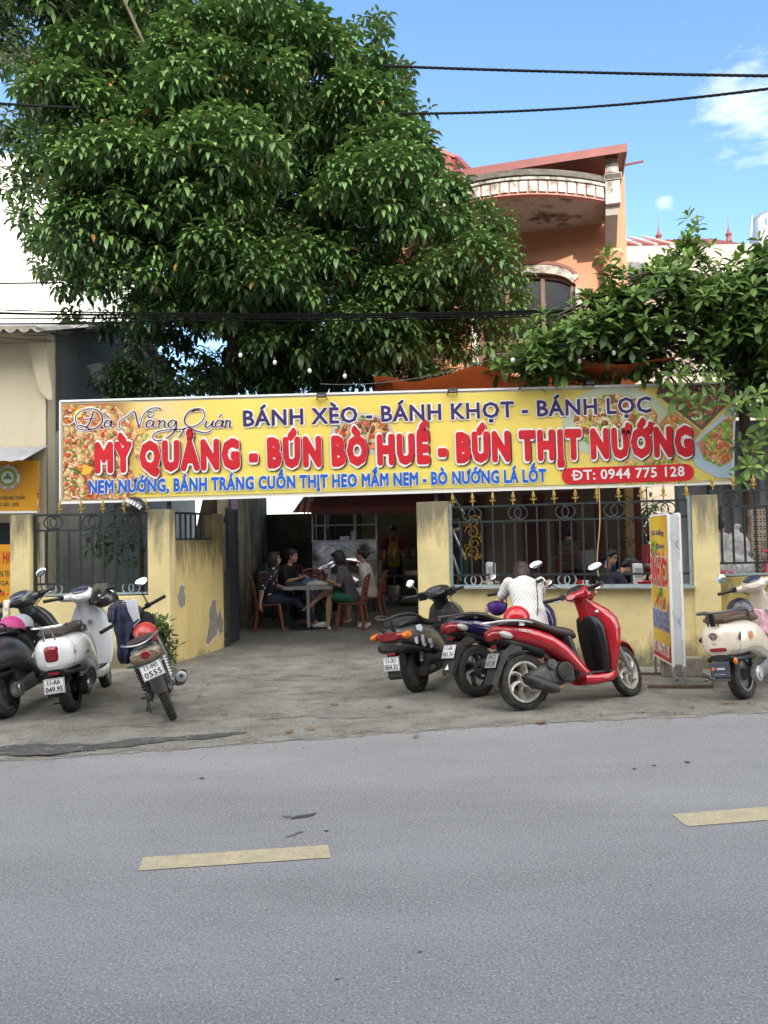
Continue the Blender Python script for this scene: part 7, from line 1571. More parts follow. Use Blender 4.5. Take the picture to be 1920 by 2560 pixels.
# ================================================================== table, chairs and kitchen in the yard
brownp = M('brown_red_plastic', (.17, .045, .025), .4, var=.1, vs=8)
ch = empty('plastic_chair', (0, 0, 0), 'brown plastic chair under the woman in the dotted blouse', 'chair', 'plastic chairs around the yard table')
mb = MB(); mb.box((0, 0, .43), (.40, .40, .025), brownp); mb.build('seat', ch, bevel=.01)
for sx, sy in ((1, 1), (1, -1), (-1, 1), (-1, -1)):
    mb = MB(); mb.tube([(sx * .17, sy * .17, .43), (sx * .20, sy * .19, .22), (sx * .235, sy * .215, 0)], [.034, .026, .022], brownp, 8); mb.build('leg', ch)
mb = MB()
for s in (-1, 1): mb.tube([(-.19, s * .185, .42), (-.22, s * .185, .65), (-.27, s * .165, .86)], [.026, .022, .018], brownp, 8)
q = spline([(-.265, .165, .85), (-.295, .09, .885), (-.30, 0, .895), (-.295, -.09, .885), (-.265, -.165, .85)], 4); mb.tube(q, .022, brownp, 8); mb.tube([(-.205, .18, .50), (-.225, 0, .50), (-.205, -.18, .50)], .018, brownp, 8); mb.build('back_frame', ch)
for k in range(5):
    mb = MB(); z = .56 + k * .062; x = -.212 - (z - .5) * .14; mb.beam((x, .175, z), (x - .02, 0, z), .012, .032, brownp); mb.beam((x - .02, 0, z), (x, -.175, z), .012, .032, brownp); mb.build('slat', ch)
def put_chair(o, p, heading, label):
    a = R(heading); o.location = p; o.rotation_euler = (0, 0, math.pi / 2 - a); o['label'] = label
put_chair(ch, p1, 78, 'brown plastic chair under the woman in the dotted blouse')
for p, hd, lb in ((p3, -82, 'brown plastic chair under the person with the crossed leg'), (p4, -80, 'brown plastic chair under the woman in white'), (p2, 112, 'brown plastic chair under the woman in black'), (at(778, 14.0), 175, 'empty brown plastic chair at the far side of the table'), (at(727, 14.9), 190, 'dark red plastic chair pushed back beside the blue bag')):
    put_chair(copy_tree(ch), p, hd, lb)
tz = gz(-1.3, 13) + .70
tb_ = empty('dining_table', (-1.28, 13.0, gz(-1.3, 13)), 'low dark topped table with grey metal rim in the yard', 'table'); z0 = .70
mb = MB(); mb.box((0, 0, z0), (.78, 1.0, .022), M('dark_table_top', (.045, .022, .02), .35)); mb.build('table_top', tb_, bevel=.004)
mb = MB(); mb.box((0, -.51, z0 - .012), (.80, .02, .055), steelg); mb.box((0, .51, z0 - .012), (.80, .02, .055), steelg); mb.box((.395, 0, z0 - .012), (.02, 1.02, .055), steelg); mb.box((-.395, 0, z0 - .012), (.02, 1.02, .055), steelg); mb.build('rim', tb_)
for sy in (-.40, .40): mb = MB(); mb.box((0, sy, .34), (.05, .05, .68), steelg); mb.box((0, sy, .02), (.62, .05, .035), darkv); mb.build('leg', tb_)
# things on the table
wrapf = M('clear_wrap', (.75, .75, .74), .15, alpha=.5)
mb = MB(); rt_ = random.Random(2); fo = empty('food_tray', (-1.12, 12.66, tz + .01), 'tray of pale food under clear wrap on the table edge', 'food tray')
mb.ell((0, 0, .01), (.19, .12, .02), whitepl, None, 18, 6); mb.build('tray', fo); mb = MB()
for _ in range(40): mb.ell((rt_.uniform(-.14, .14), rt_.uniform(-.08, .08), rt_.uniform(.02, .06)), (.028, .022, .015), M('pale_rice_cake', (.62, .50, .32), .6, var=.3, vs=30), rotm(0, 0, rt_.uniform(0, 180)), 8, 5)
mb.build('food', fo); mb = MB(); mb.ell((0, 0, .03), (.2, .13, .065), wrapf, None, 20, 8); o = voxel(mb, 'wrap', fo, .014, 1, wrapf, (.012, 25))
t = empty('sauce_bottle', (-1.02, 12.95, tz + .01), 'red squeeze bottle of sauce on the yard table', 'bottle'); redpl = M('red_plastic', (.50, .02, .02), .35); mb = MB(); mb.lathe([(.03, 0), (.034, .02), (.034, .12), (.018, .15), (.008, .19)], (0, 0, 0), (0, 0, 1), redpl, 14); mb.build('bottle', t)
tag(MB().lathe([(.036, 0), (.04, .09), (.042, .10), (.0, .1)], (-1.2, 13.05, tz + .01), (0, 0, 1), M('jar_glass', (.35, .27, .15), .15), 14).build('sauce_jar'), 'yellowish jar of sauce with lid on the yard table', 'jar')
tg_ = empty('tissue_holder', (-1.0, 13.2, tz + .01), 'clear plastic tissue holder standing on the yard table', 'tissue holder'); mb = MB(); mb.box((0, 0, .13), (.12, .09, .26), M('clear_acrylic', (.5, .5, .5), .1, alpha=.45)); mb.build('case', tg_, bevel=.008); mb = MB(); mb.box((0, 0, .07), (.10, .07, .13), f_wh); mb.build('tissues', tg_)
tag(MB().box(tuple(Vector((m3[0][3], m3[1][3], m3[2][3])) + Vector((-.44, -.02, .86))), (.075, .012, .15), darkv, rotm(-25, 25, 10)).build('mobile_phone', bevel=.005), 'dark mobile phone held by the person in green shorts', 'phone')
cg = M('green_mesh_bag', (.01, .10, .05), .5, var=.3, vs=15)
mb = MB(); mb.ell((-1.02, 12.95, gz(-1, 13) + .14), (.13, .13, .16), cg); mb.ell((-1.02, 12.95, gz(-1, 13) + .28), (.05, .05, .08), cg); o = voxel(mb, 'carrier_bag', None, .02, 1, cg, (.02, 12)); tag(o, 'dark green carrier bag standing under the table', 'bag')
bluep = M('blue_film', (.05, .16, .36), .3, var=.3, vs=12); mb = MB(); c = at(757, 14.4); mb.ell(c + Vector((0, 0, .52)), (.30, .24, .26), bluep); o = voxel(mb, 'bundle', None, .03, 1, bluep, (.05, 6)); tag(o, 'blue plastic wrapped bundle beside the steel cart', 'bundle')
mb = MB(); mb.box(c + Vector((0, 0, .14)), (.5, .4, .28), darkv); tag(mb.build('crate'), 'dark crate under the blue wrapped bundle', 'crate')
mb = MB(); c = at(672, 14.4); mb.ell(c + Vector((0, 0, .75)), (.28, .22, .30), cg); mb.box(c + Vector((0, 0, .3)), (.45, .35, .6), darkv); o = voxel(mb, 'covered_stack', None, .03, 1, M('dark_green_cover', (.008, .05, .035), .5), (.04, 5)); tag(o, 'dark green covered stack by the yard wall', 'stack')
clog_at = at(902, 12.9)
for k, dx in enumerate((0, .12)): mb = MB(); mb.tube([clog_at + Vector((dx, 0, .03)), clog_at + Vector((dx - .02, -.08, .045)), clog_at + Vector((dx - .04, -.2, .03))], [.035, .05, .035], clog, 10, flat=.8); tag(mb.build('loose_shoe'), 'cream slip-on shoe lying under the crossed-leg chair', 'shoe', 'loose shoes under the chair')
# steel street-food cart
sheetm = M('creased_stainless', (.62, .63, .65), .16, metal=1.0, bump=1.0, bs=3.2)
cx, cy = -.78, 15.0; cz = gz(cx, cy); ct = empty('food_cart', (cx, cy, cz), 'creased stainless steel food cart with glass frame and maroon awning', 'food cart')
vs = []; nx, ny = 36, 26
for j in range(ny + 1):
    for i in range(nx + 1):
        u, v = i / nx, j / ny; x = -.60 + 1.22 * u; z = .30 + 1.06 * v; y = -.40 - .07 * math.exp(-((v - .42 - .16 * math.sin(u * 3.1)) / .05) ** 2) * math.sin(math.pi * u) + .035 * mnoise.noise(Vector((u * 3, v * 4, 1))) - .03 * math.exp(-((u - .55 + (v - .4) * .8) / .05) ** 2) * (v < .5)
        vs.append((x, y, z))
MB().add(vs, [(j * (nx + 1) + i, j * (nx + 1) + i + 1, (j + 1) * (nx + 1) + i + 1, (j + 1) * (nx + 1) + i) for j in range(ny) for i in range(nx)], sheetm, True).build('front_panel', ct)
mb = MB(); mb.box((.01, 0, 1.38), (1.26, .84, .03), steelg); mb.box((.63, 0, .83), (.02, .78, 1.06), M('dull_steel_side', (.25, .24, .22), .4, metal=.8, var=.4, vs=8)); mb.box((-.60, 0, .83), (.02, .78, 1.06), steelg); mb.build('counter', ct)
mb = MB()
for x in (-.60, -.36, .20, .62):
    for y in (-.38, .38): MB().beam((x, y, 1.39), (x, y, 2.2), .03, .03, steelg).build('frame_post', ct)
for z in (1.68, 2.05): MB().beam((-.6, -.38, z), (.62, -.38, z), .025, .025, steelg).build('frame_rail', ct)
for x in (-.55, .55): mb = MB(); mb.lathe([(.0, -.02), (.12, -.02), (.12, .02), (.0, .02)], (x, -.2, .12), (1, 0, 0), black_r, 16); mb.box((x, -.2, .26), (.04, .04, .12), steelg); mb.build('wheel', ct)
stripe = bpy.data.materials.new('red_cream_stripe'); stripe.use_nodes = True; nt = stripe.node_tree; wv = nt.nodes.new('ShaderNodeTexWave'); wv.inputs['Scale'].default_value = 2.6; tcx = nt.nodes.new('ShaderNodeTexCoord'); cr_ = nt.nodes.new('ShaderNodeValToRGB'); cr_.color_ramp.interpolation = 'CONSTANT'; cr_.color_ramp.elements[0].color = (.42, .05, .035, 1); cr_.color_ramp.elements[1].color = (.55, .42, .28, 1); cr_.color_ramp.elements[1].position = .5; nt.links.new(tcx.outputs['Object'], wv.inputs[0]); nt.links.new(wv.outputs[0], cr_.inputs[0]); nt.links.new(cr_.outputs[0], nt.nodes['Principled BSDF'].inputs[0])
mb = MB(); mb.add([(-.95, -.75, 1.92), (-.50, -.75, 1.92), (-.40, -.1, 2.32), (-.75, -.1, 2.32)], [(0, 1, 2, 3)], stripe); mb.build('striped_awning', ct)
maroonf = M('maroon_canvas', (.085, .018, .018), .8, var=.15, vs=5); vs = []; n = 60
for i in range(n + 1):
    u = i / n; x = -.55 + 2.5 * u; sc_ = .035 * abs(math.sin(u * math.pi * 9)); vs += [(x, -1.0, 1.92 - .08 + sc_), (x, -1.0, 1.99), (x + .05 * (.5 - u), -.2, 2.42)]
MB().add(vs, [(i * 3 + k, i * 3 + 3 + k, i * 3 + 4 + k, i * 3 + 1 + k) for i in range(n) for k in range(2)], maroonf).build('awning', ct)
for p, s, m_, nm, lb in (((.0, -.2, 1.395), (.18, .14, .07), whitepl, 'foam_box', 'white foam box lying on the cart counter'), ((.17, -.22, 1.395), (.10, .10, .16), whitepl, 'cup_stack', 'stack of white cups on the cart counter'), ((-.33, -.2, 1.395), (.10, .10, .22), darkv, 'utensil_holder', 'dark utensil holder on the cart counter')):
    mb = MB(); mb.box((0, 0, s[2] / 2), s, m_) if nm == 'foam_box' else mb.lathe([(s[0] * .40, 0), (s[0] * .5, s[2]), (s[0] * .42, s[2]), (.0, s[2] * .9)], (0, 0, 0), (0, 0, 1), m_, 14); o = mb.build(nm, bevel=.01); o.location = Vector(p) + Vector((cx, cy, cz)); tag(o, lb, nm.split('_')[0])
# shelf with jars in front of the cook
sx_, sy_ = .42, 15.6; sz = gz(sx_, sy_); sh = empty('kitchen_shelf', (sx_, sy_, sz), 'metal kitchen shelf loaded with jars and trays before the cook', 'shelf')
for x in (-.52, .52):
    for y in (-.25, .25): mb = MB(); mb.box((x, y, .48), (.035, .035, .96), steelg); mb.build('leg', sh)
for z in (.22, .62, .95): mb = MB(); mb.box((0, 0, z), (1.1, .55, .02), M('dark_shelf_board', (.06, .055, .05), .6)); mb.build('shelf_board', sh)
rj = random.Random(6); jars = [M('pickle_jar', (.30, .12, .04), .2), M('pale_jar', (.40, .38, .33), .25), M('brown_jar', (.10, .05, .03), .2)]; lidm = M('orange_lid', (.65, .16, .03), .4)
for k in range(9):
    x, y, z = sx_ - .46 + (k % 5) * .2, sy_ - .16 + (k // 5) * .18, sz + .96; t = empty('storage_jar', (x, y, z), 'lidded storage jar on the kitchen shelf before the cook', 'jar', 'jars on the kitchen shelf'); h = rj.uniform(.12, .2)
    mb = MB(); mb.lathe([(.06, 0), (.066, .02), (.066, h - .02), (.055, h)], (0, 0, 0), (0, 0, 1), rj.choice(jars), 14); mb.build('jar', t); mb = MB(); mb.lathe([(.06, h), (.06, h + .025), (.0, h + .025)], (0, 0, 0), (0, 0, 1), rj.choice([lidm, darkv, redpl]), 14); mb.build('lid', t)
for k, (x, z) in enumerate(((-.25, .23), (.2, .63), (-.3, .63))):
    t = empty('cooking_pot', (sx_ + x, sy_, sz + z), ['aluminium pot on the bottom shelf', 'wide pan heaped with brown food on the middle shelf', 'dark pot on the middle shelf by the cart'][k], 'pot'); r = (.15, .24, .13)[k]
    mb = MB(); mb.lathe([(r * .9, 0), (r, .04), (r, (.2, .09, .17)[k]), (r + .015, (.2, .09, .17)[k] + .005), (r - .02, (.2, .09, .17)[k] - .01), (.0, (.2, .09, .17)[k] - .02)], (0, 0, 0), (0, 0, 1), [steelg, alloy, darkv][k], 20); mb.build('pot', t)
mb = MB(); c = Vector((1.12, 16.2, gz(1, 16) + 1.25)); mb.ell(c, (.17, .14, .26), wrapf); mb.ell(c + Vector((0, 0, .27)), (.06, .05, .1), wrapf); o = voxel(mb, 'hanging_bag', None, .025, 1, M('pale_blue_bag', (.22, .34, .46), .35, alpha=.8), (.035, 9)); tag(o, 'pale blue plastic bag hanging beside the cook', 'bag')

# ================================================================== porch furniture seen through the long fence
mb = MB(); mb.prism([fp(-.8, 2.2, 0), fp(3.4, 2.2, 0), fp(3.4, -.3, 0), fp(-.8, -.3, 0)], (0, 0, .45), M('porch_floor_tile', (.20, .12, .08), .4)); o = mb.build('porch_floor'); o['kind'] = 'structure'
woodm = M('brown_chair_wood', (.16, .07, .03), .5, var=.2, vs=10)
wc = empty('wooden_chair', at(1424, 13.75, PF + .12), 'slatted wooden chair with its back to the street inside the porch', 'chair'); wc.rotation_euler = (0, 0, R(80))
mb = MB(); mb.box((0, 0, .43), (.42, .42, .03), woodm); mb.build('seat', wc, bevel=.006)
for sx, sy in ((1, 1), (1, -1), (-1, 1), (-1, -1)): mb = MB(); mb.box((sx * .19, sy * .19, .21 if sx > 0 else .48), (.04, .04, .42 if sx > 0 else .96), woodm); mb.build('leg', wc)
for k in range(5): mb = MB(); mb.box((-.19, 0, .52 + k * .09), (.02, .36, .045), woodm); mb.build('slat', wc)
dp = at(1490, 13.3, PF + .0); ts = empty('side_table', dp, 'low dark table carrying the water bottle in the porch', 'table'); mb = MB(); mb.box((.1, 0, .62), (.9, .45, .03), darkv); mb.build('table_top', ts)
for sx in (-.3, .5):
    for sy in (-.18, .18): mb = MB(); mb.box((sx, sy, .30), (.04, .04, .60), darkv); mb.build('leg', ts)
bt_ = empty('water_bottle', dp + Vector((.20, -.05, .635)), 'large blue water bottle with dark neck on the porch table', 'bottle'); bluew = M('blue_bottle_plastic', (.02, .10, .42), .12, coat=.5); mb = MB(); mb.lathe([(.12, 0), (.135, .03), (.128, .10), (.135, .12), (.128, .18), (.135, .21), (.135, .27), (.09, .34), (.035, .37), (.0, .37)], (0, 0, 0), (0, 0, 1), bluew, 22); mb.build('bottle', bt_); mb = MB(); mb.lathe([(.034, .37), (.034, .45), (.0, .45)], (0, 0, 0), (0, 0, 1), darkv, 12); mb.build('neck', bt_)
fb = empty('steel_urn', dp + Vector((-.17, -.05, .635)), 'steel box urn with blue side on the porch table', 'urn'); mb = MB(); mb.box((0, 0, .17), (.24, .24, .34), steelg); mb.build('body', fb, bevel=.012); mb = MB(); mb.box((.125, 0, .17), (.012, .22, .32), bluew); mb.build('side_panel', fb); mb = MB(); mb.lathe([(.12, .34), (.10, .40), (.02, .44), (.0, .47)], (0, 0, 0), (0, 0, 1), darkv, 14); mb.build('lid', fb)
tag(MB().box(dp + Vector((.02, .1, .73)), (.10, .16, .2), M('red_blue_carton', (.35, .03, .03), .4, dirt=((.03, .05, .3), 3, .45, .5, 1, (1, 1, 4)))).build('carton'), 'red and blue carton beside the blue bottle', 'carton')
cab = at(1585, 13.6, PF); mb = MB(); mb.box((0, 0, .42), (.75, .4, .84), mar); o = mb.build('sideboard', bevel=.01); o.location = cab; tag(o, 'maroon wooden sideboard at the right end of the porch', 'sideboard')
for z in (.2, .42, .64): mb = MB(); mb.box((0, -.205, z), (.7, .015, .18), M('door_panel', (.055, .022, .02), .5)); mb.build('drawer', o, bevel=.004)
# maroon posts and curly window grille at the right of the porch
tag(MB().box(at(1598, 12.9, 1.6) , (.09, .09, 3.2), mar).build('porch_post'), 'maroon square post right of the yellow porch column', 'post'); tag(MB().box(at(1500, 14.1, 1.6), (.12, .1, 3.2), mar).build('porch_post'), 'maroon square post left of the yellow porch column', 'post')
gr = empty('scroll_grille', P(1582, 1300, 13.0), 'curled iron grille beside the yellow porch column', 'grille'); mb = MB()
def curl(c, r, turns, sgn, n=26): return [Vector((c[0] + sgn * r * (1 - .75 * i / n) * math.cos(turns * 6.28 * i / n), 0, c[1] + r * (1 - .75 * i / n) * math.sin(turns * 6.28 * i / n))) for i in range(n + 1)]
for x, z, s in ((-.12, .3, 1), (.12, .3, -1), (-.12, -.05, 1), (.12, -.05, -1), (-.12, -.4, 1), (.12, -.4, -1)): mb.tube(curl((x, z), .12, 1.4, s), .007, iron, 5)
for x in (-.25, .25): mb.beam((x, 0, -.7), (x, 0, .6), .015, .015, iron)
mb.build('scrolls', gr)
# gold openwork screen by the gate pillar
gs = empty('gold_screen', P(1183, 1345, 12.6), 'gold openwork scroll panel on a dark board behind the fence', 'ornament'); goldb = M('bright_gold', (.62, .38, .05), .4, metal=.3); mb = MB(); mb.box((0, .02, 0), (.36, .02, .78), M('board_dark', (.035, .025, .02), .7)); mb.build('board', gs); mb = MB()
for z, s in ((.27, 1), (.10, -1), (-.08, 1), (-.24, -1)): mb.tube(curl((.02 * s, z), .115, 1.5, s), .017, goldb, 6, flat=.6); mb.tube(curl((-.10 * s, z - .07), .055, 1.2, -s, 14), .013, goldb, 6, flat=.6)
for k in range(14): a = rj.uniform(0, 6.28); mb.ell((rj.uniform(-.14, .14), 0, -.30 + rj.uniform(-.06, .05)), (.03, .012, .016), goldb, rotm(0, math.degrees(a), 0), 8, 5)
mb.build('scrollwork', gs)
# leaning aluminium poles and cord
for k, (a, b_) in enumerate((((1112, 1330), (1153, 1452)), ((1120, 1300), (1165, 1400)), ((1130, 1235), (1160, 1285)))):
    A_, B_ = P(*a, 10.35), P(*b_, 10.2); mb = MB(); mb.tube([Vector((0, 0, 0)), B_ - A_], .017, M('pale_aluminium', (.5, .51, .52), .4, metal=.6), 8); o = mb.build('aluminium_pole'); o.location = A_; tag(o, ['aluminium pole leaning behind the fence beside the gate pillar, longest of three', 'aluminium pole crossing the longest one behind the fence', 'short aluminium pole near the fence top rail'][k], 'pole')
A_ = P(1498, 1215, 9.35); mb = MB(); mb.tube([P(1498 + 6 * math.sin(i * .3) * (i / 20), 1215 + i * 11.3, 9.35) - A_ for i in range(21)], .007, M('straw_cord', (.45, .33, .15), .8), 6); o = mb.build('straw_rope'); o.location = A_; tag(o, 'straw coloured cord hanging from the banner to the sill', 'cord')
# things on the table just behind the sill
stt = empty('inner_table', d_pt(1.95, -.55, gz(2.5, 9.9)), 'long dark table just behind the low wall', 'table'); stt.rotation_euler = (0, 0, R(angD)); mb = MB(); mb.box((0, 0, .76), (2.6, .6, .03), darkv); mb.build('table_top', stt)
for sx in (-1.2, 1.2): mb = MB(); mb.box((sx, 0, .37), (.05, .5, .74), darkv); mb.build('leg', stt)
def on_sill(px, y, name, cat, lb, fn):
    p = P(px, y, 10.30 - (px - 1120) / 615 * .80); p.z = gz(p.x, p.y) + .776; t = empty(name, p, lb, cat); fn(t); return t
def tissue(t): MB().box((0, 0, .23), (.13, .10, .46), M('milky_acrylic', (.62, .64, .66), .2)).build('case', t, bevel=.03); MB().box((0, -.052, .34), (.09, .006, .12), M('clear_window', (.35, .36, .38), .1)).build('window', t)
def cup(t): MB().lathe([(.035, 0), (.045, .24), (.043, .24), (.0, .22)], (0, 0, 0), (0, 0, 1), whitepl, 16).build('cup', t); MB().box((-.07, 0, .21), (.05, .05, .07), redpl).build('red_lid', t)
def chili(t): MB().lathe([(.05, 0), (.055, .18), (.06, .185), (.0, .18)], (0, 0, 0), (0, 0, 1), M('yellow_jar', (.55, .36, .06), .3), 16).build('jar', t); MB().lathe([(.056, .185), (.056, .21), (.0, .21)], (0, 0, 0), (0, 0, 1), clear, 14).build('lid', t)
def bowl(t): MB().lathe([(.04, .12), (.09, .2), (.10, .23), (.09, .225), (.0, .19)], (0, 0, 0), (0, 0, 1), redpl, 18).build('bowl', t); MB().lathe([(.06, 0), (.06, .12), (.0, .12)], (0, 0, 0), (0, 0, 1), darkv, 12).build('stand', t)
def ladle(t): MB().lathe([(.045, 0), (.05, .19), (.045, .2), (.0, .2)], (0, 0, 0), (0, 0, 1), M('orange_pot', (.42, .12, .05), .4), 14).build('pot', t); MB().ell((0, 0, .27), (.03, .02, .04), M('beige_spoon', (.5, .38, .2), .4)).build('spoon', t)
on_sill(1593, 1440, 'tissue_box', 'tissue box', 'tall milky tissue box behind the sill near the bowed boy', tissue); on_sill(1463, 1455, 'white_cup', 'cup', 'white cup with a red lid beside it on the sill table', cup); on_sill(1213, 1455, 'sauce_jar', 'jar', 'yellow jar behind the ring pattern, left of its twin', chili); on_sill(1240, 1455, 'sauce_jar', 'jar', 'yellow jar behind the ring pattern, right of its twin', chili); on_sill(1227, 1440, 'tissue_box', 'tissue box', 'tall milky tissue box behind the two yellow jars', tissue); on_sill(1610, 1455, 'red_bowl', 'bowl', 'red bowl on the sill table near the board', bowl); on_sill(1628, 1455, 'spoon_pot', 'pot', 'orange pot holding a beige spoon at the board edge', ladle)

# ================================================================== helmets, jackets and bits on the bikes
def helmet(p, heading, m, label, r=.135, tilt=0, roll_=0, visor=None, strap=True, marks=None):
    a = R(heading); t = empty('helmet', p, label, 'helmet'); t.rotation_euler = (R(roll_), R(tilt), math.pi / 2 - a); mb = MB(); K = 12; rings = []
    for k in range(K + 1):
        th = math.pi * .56 * k / K; ring = []
        for i in range(28):
            ph = 2 * math.pi * i / 28; dip = 1 + (.10 * math.cos(ph * 2) if k == K else 0); ring.append(Vector((r * 1.12 * math.sin(th) * math.cos(ph), r * .92 * math.sin(th) * math.sin(ph), r * math.cos(th * dip))))
        rings.append(ring)
    for k in range(K, -1, -2): rings.append([v * .93 for v in rings[k]])
    mb.loft(rings, m, True); mb.build('shell', t)
    mb = MB(); mb.tube([v * 1.003 for v in rings[K]], .006, darkv, 6, closed=True); mb.build('rim', t)
    if visor: mb = MB(); mb.ell((r * 1.18, 0, r * .02), (r * .42, r * .62, .012), visor, rotm(0, 14)); mb.build('peak', t)
    if strap: mb = MB(); mb.tube([(0, r * .85, -.01), (-.01, r * .8, -.08), (.03, r * .4, -.10)], .007, darkv, 5, flat=.4); mb.build('strap', t)
    if marks:
        mb = MB()
        for th, ph, s, mm in marks:
            n = Vector((math.sin(th) * math.cos(ph), math.sin(th) * math.sin(ph), math.cos(th))); c = Vector((n.x * r * 1.12, n.y * r * .92, n.z * r)) * 1.01; u = n.cross(Vector((0, 0, 1))).normalized(); w = u.cross(n) if False else n.cross(u); mb.poly([c + u * (s * math.cos(i * .785)) + w * (s * .7 * math.sin(i * .785)) + n * .002 for i in range(8)], mm)
        mb.build('printed_marks', t)
    return t
hp_ = lambda n, c, rg=.25: M(n, c, rg, coat=.4)
pk = M('pink_helmet', (.42, .03, .18), .5); rd = hp_('red_helmet', (.50, .012, .018)); pu = M('purple_helmet', (.07, .022, .22), .45); bk = hp_('black_helmet', (.012, .013, .016), .3)
helmet(P(1292, 1546, 7.62), 60, rd, 'glossy red helmet on the seat of the bright red scooter', .128, 4)
hh = helmet(P(1243, 1512, 8.20), -170, pu, 'purple helmet held by the woman, upside down on the blue seat', .118, 176, 0); mb = MB(); mb.box((.03, .03, .118), (.02, .02, .002), f_wh); mb.build('label', hh)
helmet(P(1850, 1527, 7.80), 225, bk, 'matt black riding helmet on the cream scooter seat', .135, 8, 0, bk)
helmet(P(28, 1572, 7.58), 200, pk, 'pink child helmet with white bows on the graphite scooter', .125, -8, 4, None, True, [(.9, -1.2, .016, f_wh), (1.0, -.9, .012, f_wh), (1.1, -1.6, .014, f_wh), (.7, -.6, .018, f_wh), (.75, -.35, .014, f_wh), (1.2, -.2, .012, f_wh)])
helmet(P(50, 1566, 7.85), 200, M('grey_helmet', (.30, .33, .35), .35), 'pale grey helmet behind the pink one on the graphite scooter', .13, -4)
helmet(P(362, 1588, 7.42), 165, M('scuffed_red_helmet', (.42, .03, .025), .35, coat=.3, dirt=((.03, .01, .01), 12, .6, .7, .8, (1, 1, 1))), 'scuffed red helmet with white outline mark on the black motorcycle', .13, 6, -18, None, False, None)
helmet(P(360, 1556, 7.85), 165, M('black_cap_felt', (.004, .004, .005), .9), 'plain black helmet behind the scuffed red one', .115, 0, -14, None, False)
helmet(P(268, 1500, 8.35), 190, bk, 'glossy black helmet hung at the front of the white scooter', .125, 10, 0, None, False, [(.9, -.3, .02, f_wh), (1.1, .2, .012, f_wh)])
hc = helmet(P(338, 1266, 9.68), 120, bk, 'black helmet with white checked band hung on the fence top', .13, 20, 60, None, True); mb = MB()
for k in range(9):
    th = -1.25 + k * .30
    for s in (-1, 0, 1): c = Vector((math.sin(th) * .148, s * .016, math.cos(th) * .133)); mb.box(c, (.030, .013, .003), f_wh, Matrix.Rotation(th, 3, 'Y'))
mb.build('checked_band', hc)
# navy and white school jacket over the motorcycle's left grip
navy = cloth('navy_school_jacket', (.016, .022, .055)); whj = cloth('white_jacket_panel', (.60, .62, .68))
def drape(name, rows, m, label, cat, th=.03, parent=None, size=.014):
    """cloth hanging in folds: rows of (left px, right px, y px, depth)"""
    mb = MB(); rings = []
    for k, (a, b_, y, Y) in enumerate(rows):
        A_, B_ = P(a, y, Y), P(b_, y, Y); n = 12; top = []; bot = []
        for i in range(n + 1): u = i / n; f_ = .034 * math.sin(u * 11 + k * .7) + .02 * math.sin(u * 23 + k); top.append(A_.lerp(B_, u) + Vector((0, -th + f_, 0))); bot.append(A_.lerp(B_, u) + Vector((0, th + f_, 0)))
        rings.append(top + bot[::-1])
    mb.loft(rings, m); 
    o = voxel(mb, name, parent, size, 2, m, (.020, 11)); 
    if label: tag(o, label, cat)
    return o
jk = drape('school_jacket', [(292, 330, 1500, 7.75), (272, 338, 1512, 7.55), (280, 342, 1545, 7.45), (288, 338, 1580, 7.42), (296, 334, 1620, 7.42), (303, 328, 1660, 7.44)], navy, 'navy school jacket with white chest panel hung over the black motorcycle', 'jacket', .045)
mb = MB()
def qp(pts, l): return [P(x, y, 7.375 - l) for x, y in pts]
mb.prism(qp([(312, 1500), (338, 1500), (347, 1552), (332, 1572)], .0), (0, .05, 0), whj); o = mb.build('white_panel', jk, bevel=.004); mb = MB(); mb.prism(qp([(310, 1520), (314, 1518), (333, 1556), (346, 1546), (347, 1550), (332, 1563)], .012), (0, .012, 0), navy); mb.build('navy_stripe', jk)
drape('sleeve', [(270, 292, 1515, 7.42), (266, 288, 1535, 7.38), (272, 286, 1556, 7.38)], cloth('dusty_navy_lining', (.035, .030, .06)), None, None, .03, jk)
drape('olive_jacket', [(240, 268, 1458, 8.4), (232, 272, 1472, 8.3), (228, 262, 1495, 8.3), (224, 244, 1512, 8.3)], cloth('olive_cloth', (.060, .062, .048)), 'crumpled olive jacket over the bars of the white scooter', 'jacket', .06)
drape('pink_shirt', [(1880, 1900, 1522, 7.9), (1885, 1925, 1545, 7.85), (1890, 1940, 1570, 7.8), (1905, 1940, 1585, 7.78)], cloth('pink_cotton', (.60, .36, .42)), 'pale pink shirt thrown over the seat of the cream scooter', 'shirt', .05)
drape('scarf', [(8, 26, 1500, 7.9), (8, 24, 1520, 7.85), (5, 24, 1555, 7.8)], cloth('cream_scarf', (.62, .58, .48)), 'cream scarf hanging from the black scooter bars at the edge', 'scarf', .02)

# ================================================================== upright advertising board
sb0 = P(1699, 1724, 8.06); sb0.z = gz(sb0.x, sb0.y); ab_ = empty('advert_board', (sb0.x, sb0.y, sb0.z), 'upright two sided advertising board with white edge on iron feet', 'sign board'); ab_.rotation_euler = (R(.0), R(0), R(-5.5))
W_, H0, H1, T_ = .74, .235, 1.83, .135
mb = MB(); mb.box((0, W_ / 2, (H0 + H1) / 2), (T_ - .012, W_ - .012, H1 - H0 - .01), M('pale_panel_sheet', (.60, .64, .66), .45, var=.06, vs=4, dirt=((.28, .30, .32), 5, .6, .72, .5, (1, 1, .3)))); mb.build('panel', ab_)
mb = MB()
for x in (-1, 1):
    for y in (0, W_): mb.box((x * (T_ / 2 - .012), y, (H0 + H1) / 2 - .03), (.028, .022, H1 - H0 + .06), frame_w)
    for z in (H0, H1): mb.box((x * (T_ / 2 - .012), W_ / 2, z), (.026, W_ - .03, .022), frame_w)
mb.build('edge_frame', ab_, bevel=.002)
mb = MB()
for x in (-1, 1):
    for y in (0, W_): mb.box((x * (T_ / 2 - .012), y, .11), (.025, .025, .22), steelg)
